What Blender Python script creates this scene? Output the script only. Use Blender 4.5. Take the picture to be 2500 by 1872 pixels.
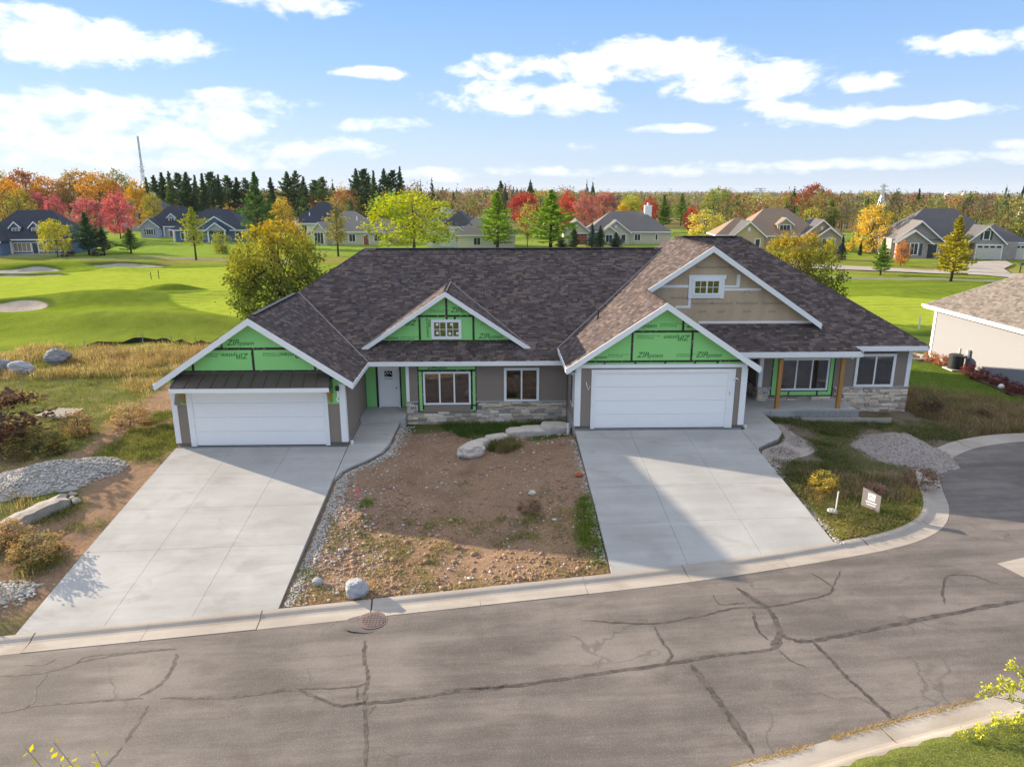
import bpy, bmesh, math, random
import numpy as np
from mathutils import Vector, Matrix, noise as mnoise
R_ = math.radians
random.seed(7); rng = np.random.default_rng(7)
scene = bpy.context.scene
for o in list(bpy.data.objects): bpy.data.objects.remove(o)
COL = scene.collection
HAZE = .00005

# ---------------------------------------------------------------- camera
CAM = np.array([0.0, 0.0, 9.745]); FPX = 1734.0; YAW = R_(1.5); PITCH = math.atan(467 / FPX)
cd = bpy.data.cameras.new('camera'); cam = bpy.data.objects.new('camera', cd); COL.objects.link(cam)
cd.sensor_width = 36; cd.sensor_fit = 'HORIZONTAL'; cd.lens = 36 * FPX / 2500
cd.clip_start = 0.1; cd.clip_end = 30000
cam.location = CAM; cam.rotation_euler = (math.pi / 2 - PITCH, 0, -YAW)
scene.camera = cam

# ---------------------------------------------------------------- light
SUN_EL, SUN_AZ = R_(16.8), math.atan2(-.858, .514)      # azimuth clockwise from +Y
sd = bpy.data.lights.new('sun', 'SUN'); sd.energy = 5.0; sd.angle = R_(.55); sd.color = (1.0, .84, .63)
sun = bpy.data.objects.new('sun', sd); COL.objects.link(sun)
sdir = Vector((math.sin(SUN_AZ) * math.cos(SUN_EL), math.cos(SUN_AZ) * math.cos(SUN_EL), math.sin(SUN_EL)))
sun.rotation_euler = sdir.to_track_quat('Z', 'Y').to_euler()
vs = scene.view_settings
vs.view_transform = 'Standard'; vs.look = 'None'; vs.exposure = 1.22; vs.gamma = 1.0; vs.use_curve_mapping = False

# ---------------------------------------------------------------- node helper
class S:
    """a scalar socket with arithmetic"""
    def __init__(s, t, k): s.t, s.k = t, k
    def m(s, op, *o, clamp=False):
        n = s.t.nodes.new('ShaderNodeMath'); n.operation = op; n.use_clamp = clamp
        for i, v in enumerate((s,) + o):
            if isinstance(v, S): s.t.links.new(v.k, n.inputs[i])
            else: n.inputs[i].default_value = v
        return S(s.t, n.outputs[0])
    def __add__(s, o): return s.m('ADD', o)
    __radd__ = __add__
    def __sub__(s, o): return s.m('SUBTRACT', o)
    def __rsub__(s, o): return (s * -1.0) + o
    def __mul__(s, o): return s.m('MULTIPLY', o)
    __rmul__ = __mul__
    def __truediv__(s, o): return s.m('DIVIDE', o)
    def max(s, o): return s.m('MAXIMUM', o)
    def clip(s): return s.m('ADD', 0.0, clamp=True)
    def step(s, a, b):                                   # smoothstep a..b
        n = s.t.nodes.new('ShaderNodeMapRange'); n.interpolation_type = 'SMOOTHSTEP'
        s.t.links.new(s.k, n.inputs[0]); n.inputs[1].default_value = a; n.inputs[2].default_value = b
        return S(s.t, n.outputs[0])
def nd(t, kind, **kw):
    n = t.nodes.new('ShaderNode' + kind)
    for k, v in kw.items(): setattr(n, k, v)
    return n
def put(t, v, sock):
    if isinstance(v, S): t.links.new(v.k, sock)
    elif isinstance(v, bpy.types.NodeSocket): t.links.new(v, sock)
    elif v is not None:
        try: sock.default_value = v
        except Exception: sock.default_value = tuple(v) + (1.0,)
def noise(t, vec, scale, detail=4, rough=.55, dist=0.0):
    n = nd(t, 'TexNoise'); put(t, vec, n.inputs['Vector'])
    n.inputs['Scale'].default_value = scale; n.inputs['Detail'].default_value = detail
    n.inputs['Roughness'].default_value = rough; n.inputs['Distortion'].default_value = dist
    return S(t, n.outputs['Fac'])
def mix(t, fac, a, b, mode='MIX'):
    n = nd(t, 'Mix', data_type='RGBA', blend_type=mode)
    put(t, fac, n.inputs[0]); put(t, a, n.inputs[6]); put(t, b, n.inputs[7])
    return n.outputs[2]
def comb(t, x, y, z):
    n = nd(t, 'CombineXYZ'); put(t, x, n.inputs[0]); put(t, y, n.inputs[1]); put(t, z, n.inputs[2]); return n.outputs[0]
def vmap(t, vec, scale=(1, 1, 1), loc=(0, 0, 0), rot=(0, 0, 0)):
    n = nd(t, 'Mapping'); put(t, vec, n.inputs[0]); n.inputs[1].default_value = loc; n.inputs[2].default_value = rot; n.inputs[3].default_value = scale
    return n.outputs[0]
def sat(t, col, s=1.0, v=1.0, h=.5):
    n = nd(t, 'HueSaturation'); put(t, col, n.inputs['Color']); put(t, s, n.inputs['Saturation']); put(t, v, n.inputs['Value']); put(t, h, n.inputs['Hue']); return n.outputs[0]

# ---------------------------------------------------------------- sky with fair-weather clouds
w = bpy.data.worlds.new('World'); scene.world = w; w.use_nodes = True
t = w.node_tree; t.nodes.clear()
sky = nd(t, 'TexSky', sky_type='NISHITA', sun_disc=False, sun_elevation=SUN_EL, sun_rotation=SUN_AZ,
         air_density=1.0, dust_density=.25, ozone_density=2.2, altitude=250)
tc = nd(t, 'TexCoord'); sp = nd(t, 'SeparateXYZ'); t.links.new(tc.outputs['Generated'], sp.inputs[0])
dx, dy, dz = (S(t, sp.outputs[i]) for i in range(3))
el = dz.m('ARCSINE'); azr = dx.m('ARCTAN2', dy)
PER = R_(88)                                             # the cloud field repeats round the compass, its edges do not
aw = (azr + R_(44)).m('FLOORED_MODULO', PER) - R_(44)
grad = nd(t, 'ValToRGB'); put(t, dz.m('MAXIMUM', 0.0), grad.inputs[0])
cr = grad.color_ramp; cr.elements[0].position = 0.0; cr.elements[0].color = (.56, .69, .90, 1)
cr.elements[1].position = 1.0; cr.elements[1].color = (.10, .27, .72, 1)
for p_, c_ in ((.06, (.53, .68, .93)), (.14, (.38, .595, .95)), (.26, (.225, .475, .95)), (.42, (.22, .46, .92)), (.7, (.16, .36, .8))):
    e = cr.elements.new(p_); e.color = c_ + (1,)
def pxdir(x, y):                                         # photograph (2212 wide) -> compass, elevation
    u, v = x * 1.1302, y * 1.1302
    F = np.array([math.sin(YAW) * math.cos(PITCH), math.cos(YAW) * math.cos(PITCH), -math.sin(PITCH)])
    Rr = np.array([math.cos(YAW), -math.sin(YAW), 0]); U = np.cross(Rr, F)
    d = F + Rr * (u - 1250) / FPX - U * (v - 936) / FPX; d /= np.linalg.norm(d)
    return math.atan2(d[0], d[1]), math.asin(d[2])
CL = [(110,80,225,50,1),(335,100,110,32,.95),(610,8,120,24,1),(800,157,90,13,1),(1090,146,105,24,1),(1150,212,200,36,1),
 (1390,140,230,50,1.1),(1620,176,235,40,1.05),(1850,174,125,20,1),(2130,90,130,22,.9),(190,244,280,42,1.05),(440,268,160,42,1.05),(300,318,420,30,.8),
 (815,270,85,16,.8),(1750,246,120,26,.85),(1925,244,50,12,.9),(2080,236,100,13,.95),(1460,278,85,10,.75),(1215,318,50,12,.65),(1300,370,330,12,.58),(1790,354,250,11,.62),(2110,336,130,18,.85),(1640,232,60,14,.7),(2180,318,70,12,.75),(250,345,380,16,.75),(960,376,80,14,.7),(1640,268,50,8,.6),(530,225,120,22,.8)]
P3 = comb(t, aw, el, 0.0); vec = comb(t, azr, el * 2.1, 0.0)
n1 = noise(t, vec, 13, 7, .6, .2); n3 = noise(t, comb(t, azr - .006, el * 2.1 + .028, 0.0), 13, 3, .6, .2)
D = None
for x, y, hw, hh, k in CL:
    a, e_ = pxdir(x, y); ia, ie = FPX / (hw * 1.13), FPX / (hh * 1.13)
    q = nd(t, 'VectorMath', operation='MULTIPLY_ADD'); put(t, P3, q.inputs[0]); q.inputs[1].default_value = (ia, ie, 0); q.inputs[2].default_value = (-a * ia, -e_ * ie, 0)
    d_ = nd(t, 'VectorMath', operation='DOT_PRODUCT'); t.links.new(q.outputs[0], d_.inputs[0]); t.links.new(q.outputs[0], d_.inputs[1])
    r = S(t, d_.outputs['Value']).m('MULTIPLY_ADD', -k * .75, k * .75)
    D = r if D is None else D.max(r)
n4 = noise(t, tc.outputs['Generated'], 2.6, 5, .55, .3)
high = (n4 - .5) * 5.0 * el.step(R_(25), R_(33)) + el.step(R_(25), R_(33)) * 2.0 - 1.2  # denser cloud overhead, out of view, added to whiten and lift the ambient light
dens = D.max(high).m('MINIMUM', .7) + (n1 - .5) * 4.2
alpha = dens.step(-.12, .8)
thick = ((n3 - n1) * 3.2 + dens * .22).step(.0, .75)
fade = el.step(-.005, .17) * .5 + .48                    # clouds sink into the pale air near the horizon
ccol = mix(t, thick, (5.7, 5.7, 5.75), (4.25, 4.5, 5.0))
g10 = nd(t, 'VectorMath', operation='SCALE'); t.links.new(grad.outputs[0], g10.inputs[0]); g10.inputs['Scale'].default_value = 4.45
base = mix(t, .85, sky.outputs[0], g10.outputs[0])
final = mix(t, alpha * fade, base, ccol)
bg = nd(t, 'Background'); put(t, final, bg.inputs[0]); bg.inputs[1].default_value = .1
wo = nd(t, 'OutputWorld'); t.links.new(bg.outputs[0], wo.inputs[0])
w.cycles.sampling_method = 'MANUAL'; w.cycles.sample_map_resolution = 512
scene.cycles.max_bounces = 5; scene.cycles.diffuse_bounces = 3; scene.cycles.transparent_max_bounces = 8

# ================================================================ object helpers
ORG = {}
def prop(o, label=None, cat=None, group=None, kind=None):
    if label: o['label'] = label
    if cat: o['category'] = cat
    if group: o['group'] = group
    if kind: o['kind'] = kind
    return o
def thing(name, label, cat, loc=(0, 0, 0), group=None, rz=0.0):
    o = bpy.data.objects.new(name, None); COL.objects.link(o); o.empty_display_size = .2
    o.location = loc; o.rotation_euler = (0, 0, rz); ORG[o.name] = Vector(loc)
    return prop(o, label, cat, group)
def np_mesh(name, V, F, mat=None, col=None, smooth=False):
    V = np.asarray(V, np.float32); F = np.asarray(F, np.int32)
    me = bpy.data.meshes.new(name); me.vertices.add(len(V)); me.vertices.foreach_set('co', V.ravel())
    k = F.shape[1]; me.loops.add(F.size); me.loops.foreach_set('vertex_index', F.ravel())
    me.polygons.add(len(F)); me.polygons.foreach_set('loop_start', np.arange(len(F), dtype=np.int32) * k)
    me.update(calc_edges=True); me.validate()
    if smooth: me.polygons.foreach_set('use_smooth', np.ones(len(me.polygons), bool))
    if col is not None: set_col(me, col)
    if mat: me.materials.append(mat)
    return me
def set_col(me, col, name='col'):
    c = np.ones((len(me.vertices), 4), np.float32); c[:, :3] = np.asarray(col, np.float32).reshape(-1, 3) if np.ndim(col) > 1 else np.asarray(col)[None, :]
    a = me.color_attributes.new(name, 'FLOAT_COLOR', 'POINT'); a.data.foreach_set('color', c.ravel())
def link(name, me, parent=None, loc=(0, 0, 0), kind=None):
    o = bpy.data.objects.new(name, me); COL.objects.link(o); o.location = loc
    if parent is not None: o.parent = parent; ORG[o.name] = ORG.get(parent.name, Vector())
    else: ORG[o.name] = Vector(loc)
    if kind: o['kind'] = kind
    return o
class MB:
    def __init__(s): s.v = []; s.f = []; s.c = []
    def add(s, vs, fs, c=None):
        b = len(s.v); s.v += [tuple(p) for p in vs]; s.f += [tuple(i + b for i in q) for q in fs]
        s.c += [c or (1, 1, 1)] * len(vs); return s
    def box(s, x0, x1, y0, y1, z0, z1, c=None):
        P = [(x, y, z) for z in (z0, z1) for y in (y0, y1) for x in (x0, x1)]
        return s.add(P, [(0, 2, 3, 1), (4, 5, 7, 6), (0, 1, 5, 4), (2, 6, 7, 3), (0, 4, 6, 2), (1, 3, 7, 5)], c)
    def bar(s, p0, p1, w, h, up=(0, 0, 1), c=None):       # a board from p0 to p1
        p0, p1 = Vector(p0), Vector(p1); d = (p1 - p0).normalized(); u = Vector(up)
        r = d.cross(u).normalized(); u = r.cross(d); P = []
        for p in (p0, p1):
            for a, b in ((-1, -1), (1, -1), (1, 1), (-1, 1)): P.append(p + r * (w / 2 * a) + u * (h / 2 * b))
        return s.add(P, [(0, 3, 2, 1), (4, 5, 6, 7), (0, 1, 5, 4), (1, 2, 6, 5), (2, 3, 7, 6), (3, 0, 4, 7)], c)
    def tube(s, pts, rad, n=8, cap=True, c=None):
        pts = [Vector(p) for p in pts]; rad = list(rad) if hasattr(rad, '__len__') else [rad] * len(pts)
        P = []; L = len(pts); ref = Vector((.31, .17, .93))
        for i, p in enumerate(pts):
            d = (pts[min(i + 1, L - 1)] - pts[max(i - 1, 0)]).normalized()
            if abs(d.dot(ref)) > .97: ref = Vector((.9, .3, .1))
            a = d.cross(ref).normalized(); b = d.cross(a)
            for k in range(n):
                th = 2 * math.pi * k / n; P.append(p + (a * math.cos(th) + b * math.sin(th)) * rad[i])
        F = [(i * n + k, i * n + (k + 1) % n, (i + 1) * n + (k + 1) % n, (i + 1) * n + k) for i in range(L - 1) for k in range(n)]
        if cap: F += [tuple(range(n))[::-1], tuple(range((L - 1) * n, L * n))]
        return s.add(P, F, c)
    def prism(s, poly, off, c=None):                        # poly: 3D points, extruded by off
        n = len(poly); off = Vector(off); A = [Vector(p) for p in poly]; P = A + [p + off for p in A]
        F = [tuple(range(n))[::-1], tuple(range(n, 2 * n))] + [(i, (i + 1) % n, (i + 1) % n + n, i + n) for i in range(n)]
        return s.add(P, F, c)
    def build(s, name, mat, parent=None, kind=None, smooth=False, local=False, col=False, fix=True):
        o = ORG.get(parent.name, Vector()) if (parent is not None and not local) else Vector()
        me = bpy.data.meshes.new(name); me.from_pydata([(p[0] - o.x, p[1] - o.y, p[2] - o.z) for p in s.v], [], s.f)
        if fix:
            bm = bmesh.new(); bm.from_mesh(me); bmesh.ops.recalc_face_normals(bm, faces=bm.faces); bm.to_mesh(me); bm.free()
        me.update()
        if col: set_col(me, s.c)
        if smooth: me.polygons.foreach_set('use_smooth', [True] * len(me.polygons))
        if mat: me.materials.append(mat)
        return link(name, me, parent, kind=kind)
def clip(poly, a, b, c):                                    # keep a*x+b*y<=c of a 2D polygon
    out = []
    for i in range(len(poly)):
        p, q = poly[i], poly[(i + 1) % len(poly)]; dp, dq = a * p[0] + b * p[1] - c, a * q[0] + b * q[1] - c
        if dp <= 0: out.append(p)
        if dp * dq < 0: k = dp / (dp - dq); out.append((p[0] + (q[0] - p[0]) * k, p[1] + (q[1] - p[1]) * k))
    return out
def clip_convex(poly, region):                              # region: convex, counter-clockwise
    for i in range(len(region)):
        p, q = region[i], region[(i + 1) % len(region)]; nx, ny = q[1] - p[1], -(q[0] - p[0])
        poly = clip(poly, nx, ny, nx * p[0] + ny * p[1])
        if len(poly) < 3: return []
    return poly
def copy_tree(o, parent=None):
    c = o.copy(); COL.objects.link(c); ORG[c.name] = ORG.get(o.name, Vector())
    if parent is not None: c.parent = parent
    for ch in o.children: copy_tree(ch, c)
    return c
# value noise on arrays
_perm = rng.random((256, 256))
def vnoise(x, y):
    xi = np.floor(x).astype(int); yi = np.floor(y).astype(int); fx = x - xi; fy = y - yi
    fx = fx * fx * (3 - 2 * fx); fy = fy * fy * (3 - 2 * fy); g = lambda a, b: _perm[a & 255, b & 255]
    return (g(xi, yi) * (1 - fx) + g(xi + 1, yi) * fx) * (1 - fy) + (g(xi, yi + 1) * (1 - fx) + g(xi + 1, yi + 1) * fx) * fy
def fbm(x, y, s=1.0, o=4):
    r = 0; a = .5; x = np.asarray(x, float) * s; y = np.asarray(y, float) * s
    for i in range(o): r = r + a * vnoise(x + 17.3 * i, y + 5.1 * i); x = x * 2.03; y = y * 2.03; a *= .5
    return r / (1 - .5 ** o)
def sstep(x, a, b): k = np.clip((x - a) / (b - a), 0, 1); return k * k * (3 - 2 * k)

# ================================================================ materials
MATS = {}
def lin(r, g, b): return tuple(((c / 255 + .055) / 1.055) ** 2.4 if c > 10 else c / 255 / 12.92 for c in (r, g, b))
def new_mat(name):
    m = bpy.data.materials.new(name); m.use_nodes = True; t = m.node_tree; t.nodes.clear()
    o = nd(t, 'OutputMaterial'); MATS[name] = m; return m, t, o
def bsdf(t, o, col, rough=.7, spec=.3, bump=None, bstr=.3, bdist=.02, metal=0.0):
    b = nd(t, 'BsdfPrincipled'); put(t, col, b.inputs['Base Color']); put(t, rough, b.inputs['Roughness'])
    b.inputs['Specular IOR Level'].default_value = spec; b.inputs['Metallic'].default_value = metal
    if bump is not None:
        n = nd(t, 'Bump'); n.inputs['Strength'].default_value = bstr; n.inputs['Distance'].default_value = bdist
        put(t, bump, n.inputs['Height']); t.links.new(n.outputs[0], b.inputs['Normal'])
    t.links.new(b.outputs[0], o.inputs[0]); return b
def pmat(name, col, rough=.7, spec=.3, var=.12, scale=3.0, bump=0.0, bscale=60.0, metal=0.0, attr=False, detail=4, stretch=(1, 1, 1), bdist=.01):
    m, t, o = new_mat(name); tc = nd(t, 'TexCoord').outputs['Object']; v = vmap(t, tc, stretch)
    n = noise(t, v, scale, detail, .6); k = (n - .5) * (2 * var) + 1.0
    c = nd(t, 'VectorMath', operation='SCALE'); put(t, col, c.inputs[0]); put(t, k, c.inputs['Scale']); cc = c.outputs[0]
    if attr:
        a = nd(t, 'Attribute', attribute_name='col'); cc = mix(t, 1.0, cc, a.outputs['Color'], 'MULTIPLY')
    bsdf(t, o, cc, rough, spec, noise(t, v, bscale, 3, .6) if bump else None, bump, bdist, metal)
    return m
pmat('white_trim', (.86, .855, .84), .5, .35, .05, 2.0)
pmat('door_white', (.92, .905, .88), .4, .4, .03, 1.5, .05, 30, stretch=(.3, 1, 4))
pmat('siding', (.272, .222, .180), .75, .25, .07, 2.0, .25, 25, stretch=(.15, 1, 3))
pmat('siding_dark', (.16, .13, .11), .75, .25, .08, 2.0)
pmat('soffit', (.62, .62, .60), .7, .2, .05, 2)
pmat('sheath_green', (.29, .68, .215), .55, .35, .06, 1.2, .05, 15)
pmat('print_green', (.05, .16, .05), .6, .3, .25, 9)
pmat('print_tan', (.30, .22, .14), .7, .2, .2, 9)
pmat('print_black', (.016, .016, .017), .6, .3, .1, 9)
pmat('stone_lime', (.66, .57, .48), .9, .2, .22, 9, .5, 45, attr=True)
pmat('mortar', (.24, .21, .18), .95, .1, .15, 20)
pmat('plaque', (.55, .53, .49), .8, .2, .1, 9)
pmat('metal_brown', lin(84, 76, 70), .4, .5, .05, 2, metal=.25)
pmat('wood_post', lin(176, 128, 74), .7, .25, .22, 3, .3, 40, stretch=(6, 6, .6))
pmat('wood_grey', lin(168, 158, 146), .85, .2, .2, 5, .3, 40)
pmat('concrete_porch', (.42, .41, .39), .9, .2, .12, 3, .2, 80)
pmat('foundation', (.40, .38, .35), .95, .15, .2, 3, .3, 60)
pmat('aluminium', (.62, .63, .65), .35, .5, .08, 6, metal=.7)
pmat('black_plastic', (.02, .02, .022), .5, .4, .1, 6)
pmat('dark_metal', (.045, .05, .055), .5, .4, .15, 6, metal=.3)
pmat('pvc', (.78, .78, .76), .4, .4, .04, 5)
pmat('orange_brick', lin(170, 96, 60), .8, .2, .2, 9)
pmat('pink', lin(238, 110, 140), .7, .2, .1, 9)
pmat('orange', lin(235, 110, 50), .7, .2, .1, 9)
pmat('room_dark', (.09, .08, .075), .9, .1, .2, 2)  # dark colour stands in for the shade of rooms behind the glass
pmat('curtain_reflection', (.46, .43, .44), .9, .1, .3, 1.2, stretch=(9, 9, .5))  # curtain board, its lavender-grey streaks painting in the reflections on the glass
pmat('rock', (.56, .50, .43), .95, .2, .35, 2.2, .8, 14, detail=8, bdist=.05)
pmat('concrete_old', (.36, .325, .285), .95, .15, .45, 3.5, .8, 20, detail=8, bdist=.03)
pmat('rock_blue', (.36, .37, .39), .9, .2, .4, 3.2, .9, 14, detail=8, bdist=.05)
pmat('rock_grey', (.26, .26, .265), .9, .2, .3, 2.2, .7, 14, detail=8, bdist=.05)
pmat('gravel_white', (.44, .42, .39), .95, .2, .3, 12, attr=True)
pmat('gravel_buff', (.36, .315, .285), .95, .2, .3, 12, attr=True)
pmat('pebble', (.50, .47, .43), .95, .2, .3, 12, attr=True)
pmat('iron', lin(120, 104, 98), .7, .4, .25, 20, .3, 80, metal=.3)
pmat('bark', (.085, .068, .055), .95, .1, .4, 3, .6, 20, stretch=(3, 3, .6))
pmat('bark_pale', (.24, .21, .18), .95, .1, .3, 3, .6, 20, stretch=(3, 3, .6))
pmat('mulch', (.10, .062, .045), .95, .1, .5, 14, .7, 40, detail=6)
pmat('clod', (.30, .202, .142), 1.0, .05, .3, 9, attr=True)
def seal_mat():
    m, t, o = new_mat('sealant'); g = nd(t, 'NewGeometry').outputs['Position']; n = noise(t, g, 4.5, 5, .7); n2 = noise(t, g, 40, 3, .7)
    k = (n2 - .5) * .5 + 1.0; sc = nd(t, 'VectorMath', operation='SCALE'); put(t, mix(t, n.step(.40, .62), (.058, .049, .043), (.108, .092, .08)), sc.inputs[0]); put(t, k, sc.inputs['Scale']); bsdf(t, o, sc.outputs[0], .75, .3, n2, .3, .01)
seal_mat()
pmat('joint', (.24, .23, .215), .95, .1, .2, 20)
pmat('silt_cloth', (.022, .021, .02), .8, .2, .3, 4)
def tape_mat():
    m, t, o = new_mat('seam_tape'); tc = nd(t, 'TexCoord').outputs['Object']
    n = noise(t, tc, 9, 3, .6); k = n.step(.58, .68)
    bsdf(t, o, mix(t, k, (.03, .022, .02), (.30, .27, .26)), .45, .4, noise(t, tc, 14, 2), .3)  # pale patches put the tape's shine into its colour
tape_mat()
def wrap_mat():
    m, t, o = new_mat('house_wrap'); tc = nd(t, 'TexCoord').outputs['Object']
    n = noise(t, vmap(t, tc, (2.2, 1, .7)), 1.6, 5, .6, 1.5); n2 = noise(t, vmap(t, tc, (1.2, 1, .5)), 2.0, 3)
    bsdf(t, o, mix(t, n2.step(.3, .7), (.50, .375, .25), (.58, .43, .28)), .55, .4, n, .5, .05)
wrap_mat()
def shingle_mat():
    m, t, o = new_mat('shingle'); tc = nd(t, 'TexCoord').outputs['Object']; a = nd(t, 'Attribute', attribute_name='col')
    n = noise(t, tc, 60, 3, .7); n2 = noise(t, tc, .5, 4, .6); k = ((n - .5) * .9 + (n2 - .5) * .35 + 1.0)
    c = nd(t, 'VectorMath', operation='SCALE'); t.links.new(a.outputs['Color'], c.inputs[0]); put(t, k, c.inputs['Scale'])
    b = bsdf(t, o, c.outputs[0], .85, .15, n, .5, .01)
shingle_mat()
def glass_mat(name, tint=.10, base=(.6, .62, .64), rough=.02):
    m, t, o = new_mat(name); fr = nd(t, 'Fresnel'); fr.inputs[0].default_value = 1.5
    tr = nd(t, 'BsdfTransparent'); tr.inputs[0].default_value = base + (1,); gl = nd(t, 'BsdfGlossy'); gl.inputs['Roughness'].default_value = rough
    ms = nd(t, 'MixShader'); put(t, (S(t, fr.outputs[0]) * .9 + tint).clip(), ms.inputs[0])
    t.links.new(tr.outputs[0], ms.inputs[1]); t.links.new(gl.outputs[0], ms.inputs[2]); t.links.new(ms.outputs[0], o.inputs[0])
glass_mat('glass', .17)
pmat('glass_far', (.035, .045, .06), .06, .6, .3, .4)
def leaf_mat(name, trans=.38, rough=.7):
    m, t, o = new_mat(name); a = nd(t, 'Attribute', attribute_name='col'); oi = nd(t, 'ObjectInfo')
    c = mix(t, 1.0, a.outputs['Color'], oi.outputs['Color'], 'MULTIPLY')
    c = sat(t, c, 1.0, S(t, oi.outputs['Random']) * .24 + .88)
    d = nd(t, 'BsdfDiffuse'); put(t, c, d.inputs[0]); tr = nd(t, 'BsdfTranslucent'); put(t, sat(t, c, 1.15, 1.25), tr.inputs[0])
    ms = nd(t, 'MixShader'); ms.inputs[0].default_value = trans
    t.links.new(d.outputs[0], ms.inputs[1]); t.links.new(tr.outputs[0], ms.inputs[2]); t.links.new(ms.outputs[0], o.inputs[0])
leaf_mat('leaf', .30); leaf_mat('needle', .22); leaf_mat('grass', .35)

# ================================================================ terrain
def catmull(P, n=8):
    P = [np.array(p, float) for p in P]; P = [2 * P[0] - P[1]] + P + [2 * P[-1] - P[-2]]; out = []
    for i in range(1, len(P) - 2):
        for k in range(n):
            u = k / n; a, b, c, d = P[i - 1:i + 3]
            out.append(.5 * (2 * b + (c - a) * u + (2 * a - 5 * b + 4 * c - d) * u * u + (3 * b - a - 3 * c + d) * u ** 3))
    out.append(P[-2]); return np.array(out)
def zroad(x):
    x = np.asarray(x, float); k = np.maximum(x - 6.0, 0)
    return np.where(x < 6, -1.36 + .055 * x, -1.03 + .055 * 11 * (1 - np.exp(-k / 11))) - .22 * np.maximum(0, -14 - x) * .06
NEAR = catmull([(-46, 13.6), (-30, 15.2), (-20, 16.1), (-13.1, 16.62), (-5.93, 17.1), (3.41, 17.84), (7, 18.25), (10.07, 18.83), (12, 19.3), (13.4, 19.85), (14.6, 20.7), (15.5, 21.9), (16.2, 23.4), (17.0, 24.9), (18.3, 26.3), (20.2, 27.5), (22.7, 28.1), (25.6, 27.8), (28.3, 26.4), (30.3, 24), (31, 21)], 10)
FAR = catmull([(-46, 1.8), (-30, 4.8), (-15, 7.6), (-5, 9.5), (4.4, 11.3), (7.3, 12.0), (11.5, 13.0), (16, 14.0), (20, 14.2), (24, 13.6), (28, 14.6), (30.4, 17.4), (31, 21)], 10)
ROADP = np.vstack([NEAR, FAR[::-1][1:]])
def inpoly(x, y, P):
    x = np.asarray(x); y = np.asarray(y); r = np.zeros(x.shape, bool); n = len(P)
    for i in range(n):
        x1, y1 = P[i]; x2, y2 = P[(i + 1) % n]
        if y1 == y2: continue
        c = ((y1 > y) != (y2 > y)) & (x < (x2 - x1) * (y - y1) / (y2 - y1) + x1); r ^= c
    return r
def pdist(x, y, P, closed=True):
    d = np.full(np.shape(x), 1e9); n = len(P)
    for i in range(n if closed else n - 1):
        a = P[i]; b = P[(i + 1) % n]; ex, ey = b[0] - a[0], b[1] - a[1]; L = ex * ex + ey * ey + 1e-12
        k = np.clip(((x - a[0]) * ex + (y - a[1]) * ey) / L, 0, 1)
        d = np.minimum(d, (x - a[0] - k * ex) ** 2 + (y - a[1] - k * ey) ** 2)
    return np.sqrt(d)
def sdist(x, y, P): d = pdist(x, y, P); return np.where(inpoly(x, y, P), -d, d)
KERB_W = .78
ybk = lambda x: float(np.interp(x, NEAR[:150, 0], NEAR[:150, 1])) + KERB_W
def zdrive(x, y):                                           # the two driveways, bilinear from garage to kerb
    x = np.asarray(x, float); y = np.asarray(y, float)
    top = np.where(x < -2, -.50, -.015); yt = np.where(x < -2, 28.1, 28.45)
    yb = np.interp(x, NEAR[:150, 0], NEAR[:150, 1]) + KERB_W
    k = np.clip((yt - y) / (yt - yb), -.6, 1.05); s = np.where(k < 0, .02 * k, k)
    zb = zroad(x) + .095
    k2 = s * .85 + .15 * s * s
    return top + (zb - top) * k2
PTS = [(-13.5,28.3,-.6),(-13.5,33,-.65),(-6.0,28,-.57),(-5.8,30,-.5),(-16,31,-.7),(-20,30,-.85),(-13.6,23,-1.3),(-5.9,23.5,-1.12),(-5.9,20.5,-1.45),(-13.6,19.5,-1.75),(-13,17.6,-1.98),(-6,18.1,-1.62),(-1,18.4,-1.36),(3.2,18.75,-1.12),
 (10.8,19.9,-.74),(13.4,21,-.62),(15.6,24,-.6),(17.5,27,-.6),(21,28.9,-.55),(25,28.9,-.5),(-1,23,-1.05),(-2,26.5,-.92),(1,27,-.72),(-3.8,31.8,-.86),(0,31.8,-.82),(3.2,31.2,-.75),(1,29.6,-.74),(3.2,28,-.28),(3.25,25,-.42),(3.3,21.5,-.82),(0,20.5,-1.22),(-4,19.5,-1.5),
 (11.0,28,-.2),(11.8,29.6,-.2),(14,30.3,-.42),(17,31,-.55),(20.7,32.4,-.6),(14,25,-.62),(11,23,-.58),(10.9,26,-.3),(21,36,-.7),(25,33,-.75),(28,36,-.85),(33,31,-.7),(40,30,-.7),(35,45,-1.1),
 (-20,22,-1.35),(-28,22,-1.35),(-18,18,-1.9),(-30,16.5,-2.1),(-40,24,-1.4),(-22,40,-1.0),(-30,50,-1.2),(-14,46,-.9),(-5,47,-.8),(10,47,-.8),(21,47,-.9),(0,60,-1.35),(-30,60,-1.4),(30,60,-1.4),(60,55,-1.5),(-60,55,-1.4),(60,25,-.8),(-60,22,-1.6),
 (4.5,10.4,-.95),(8,11,-.78),(12,12,-.6),(20,12.5,-.4),(-10,7,-1.8),(-30,3,-2.3),(0,0,-1.2),(20,0,-.6),(-30,-10,-2.2),(40,10,-.4),(0,90,-1.5),(-80,90,-1.5),(80,90,-1.5),(33,22,-.45),(0,130,-1.5),(-100,130,-1.5),(100,130,-1.5),(-100,20,-1.6),(100,20,-1.0)]
PA = np.array(PTS); _d = np.sqrt(((PA[:, None, :2] - PA[None, :, :2]) ** 2).sum(-1)); _w = np.linalg.solve(_d + 1e-6 * np.eye(len(PA)), PA[:, 2] + 1.5)
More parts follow.
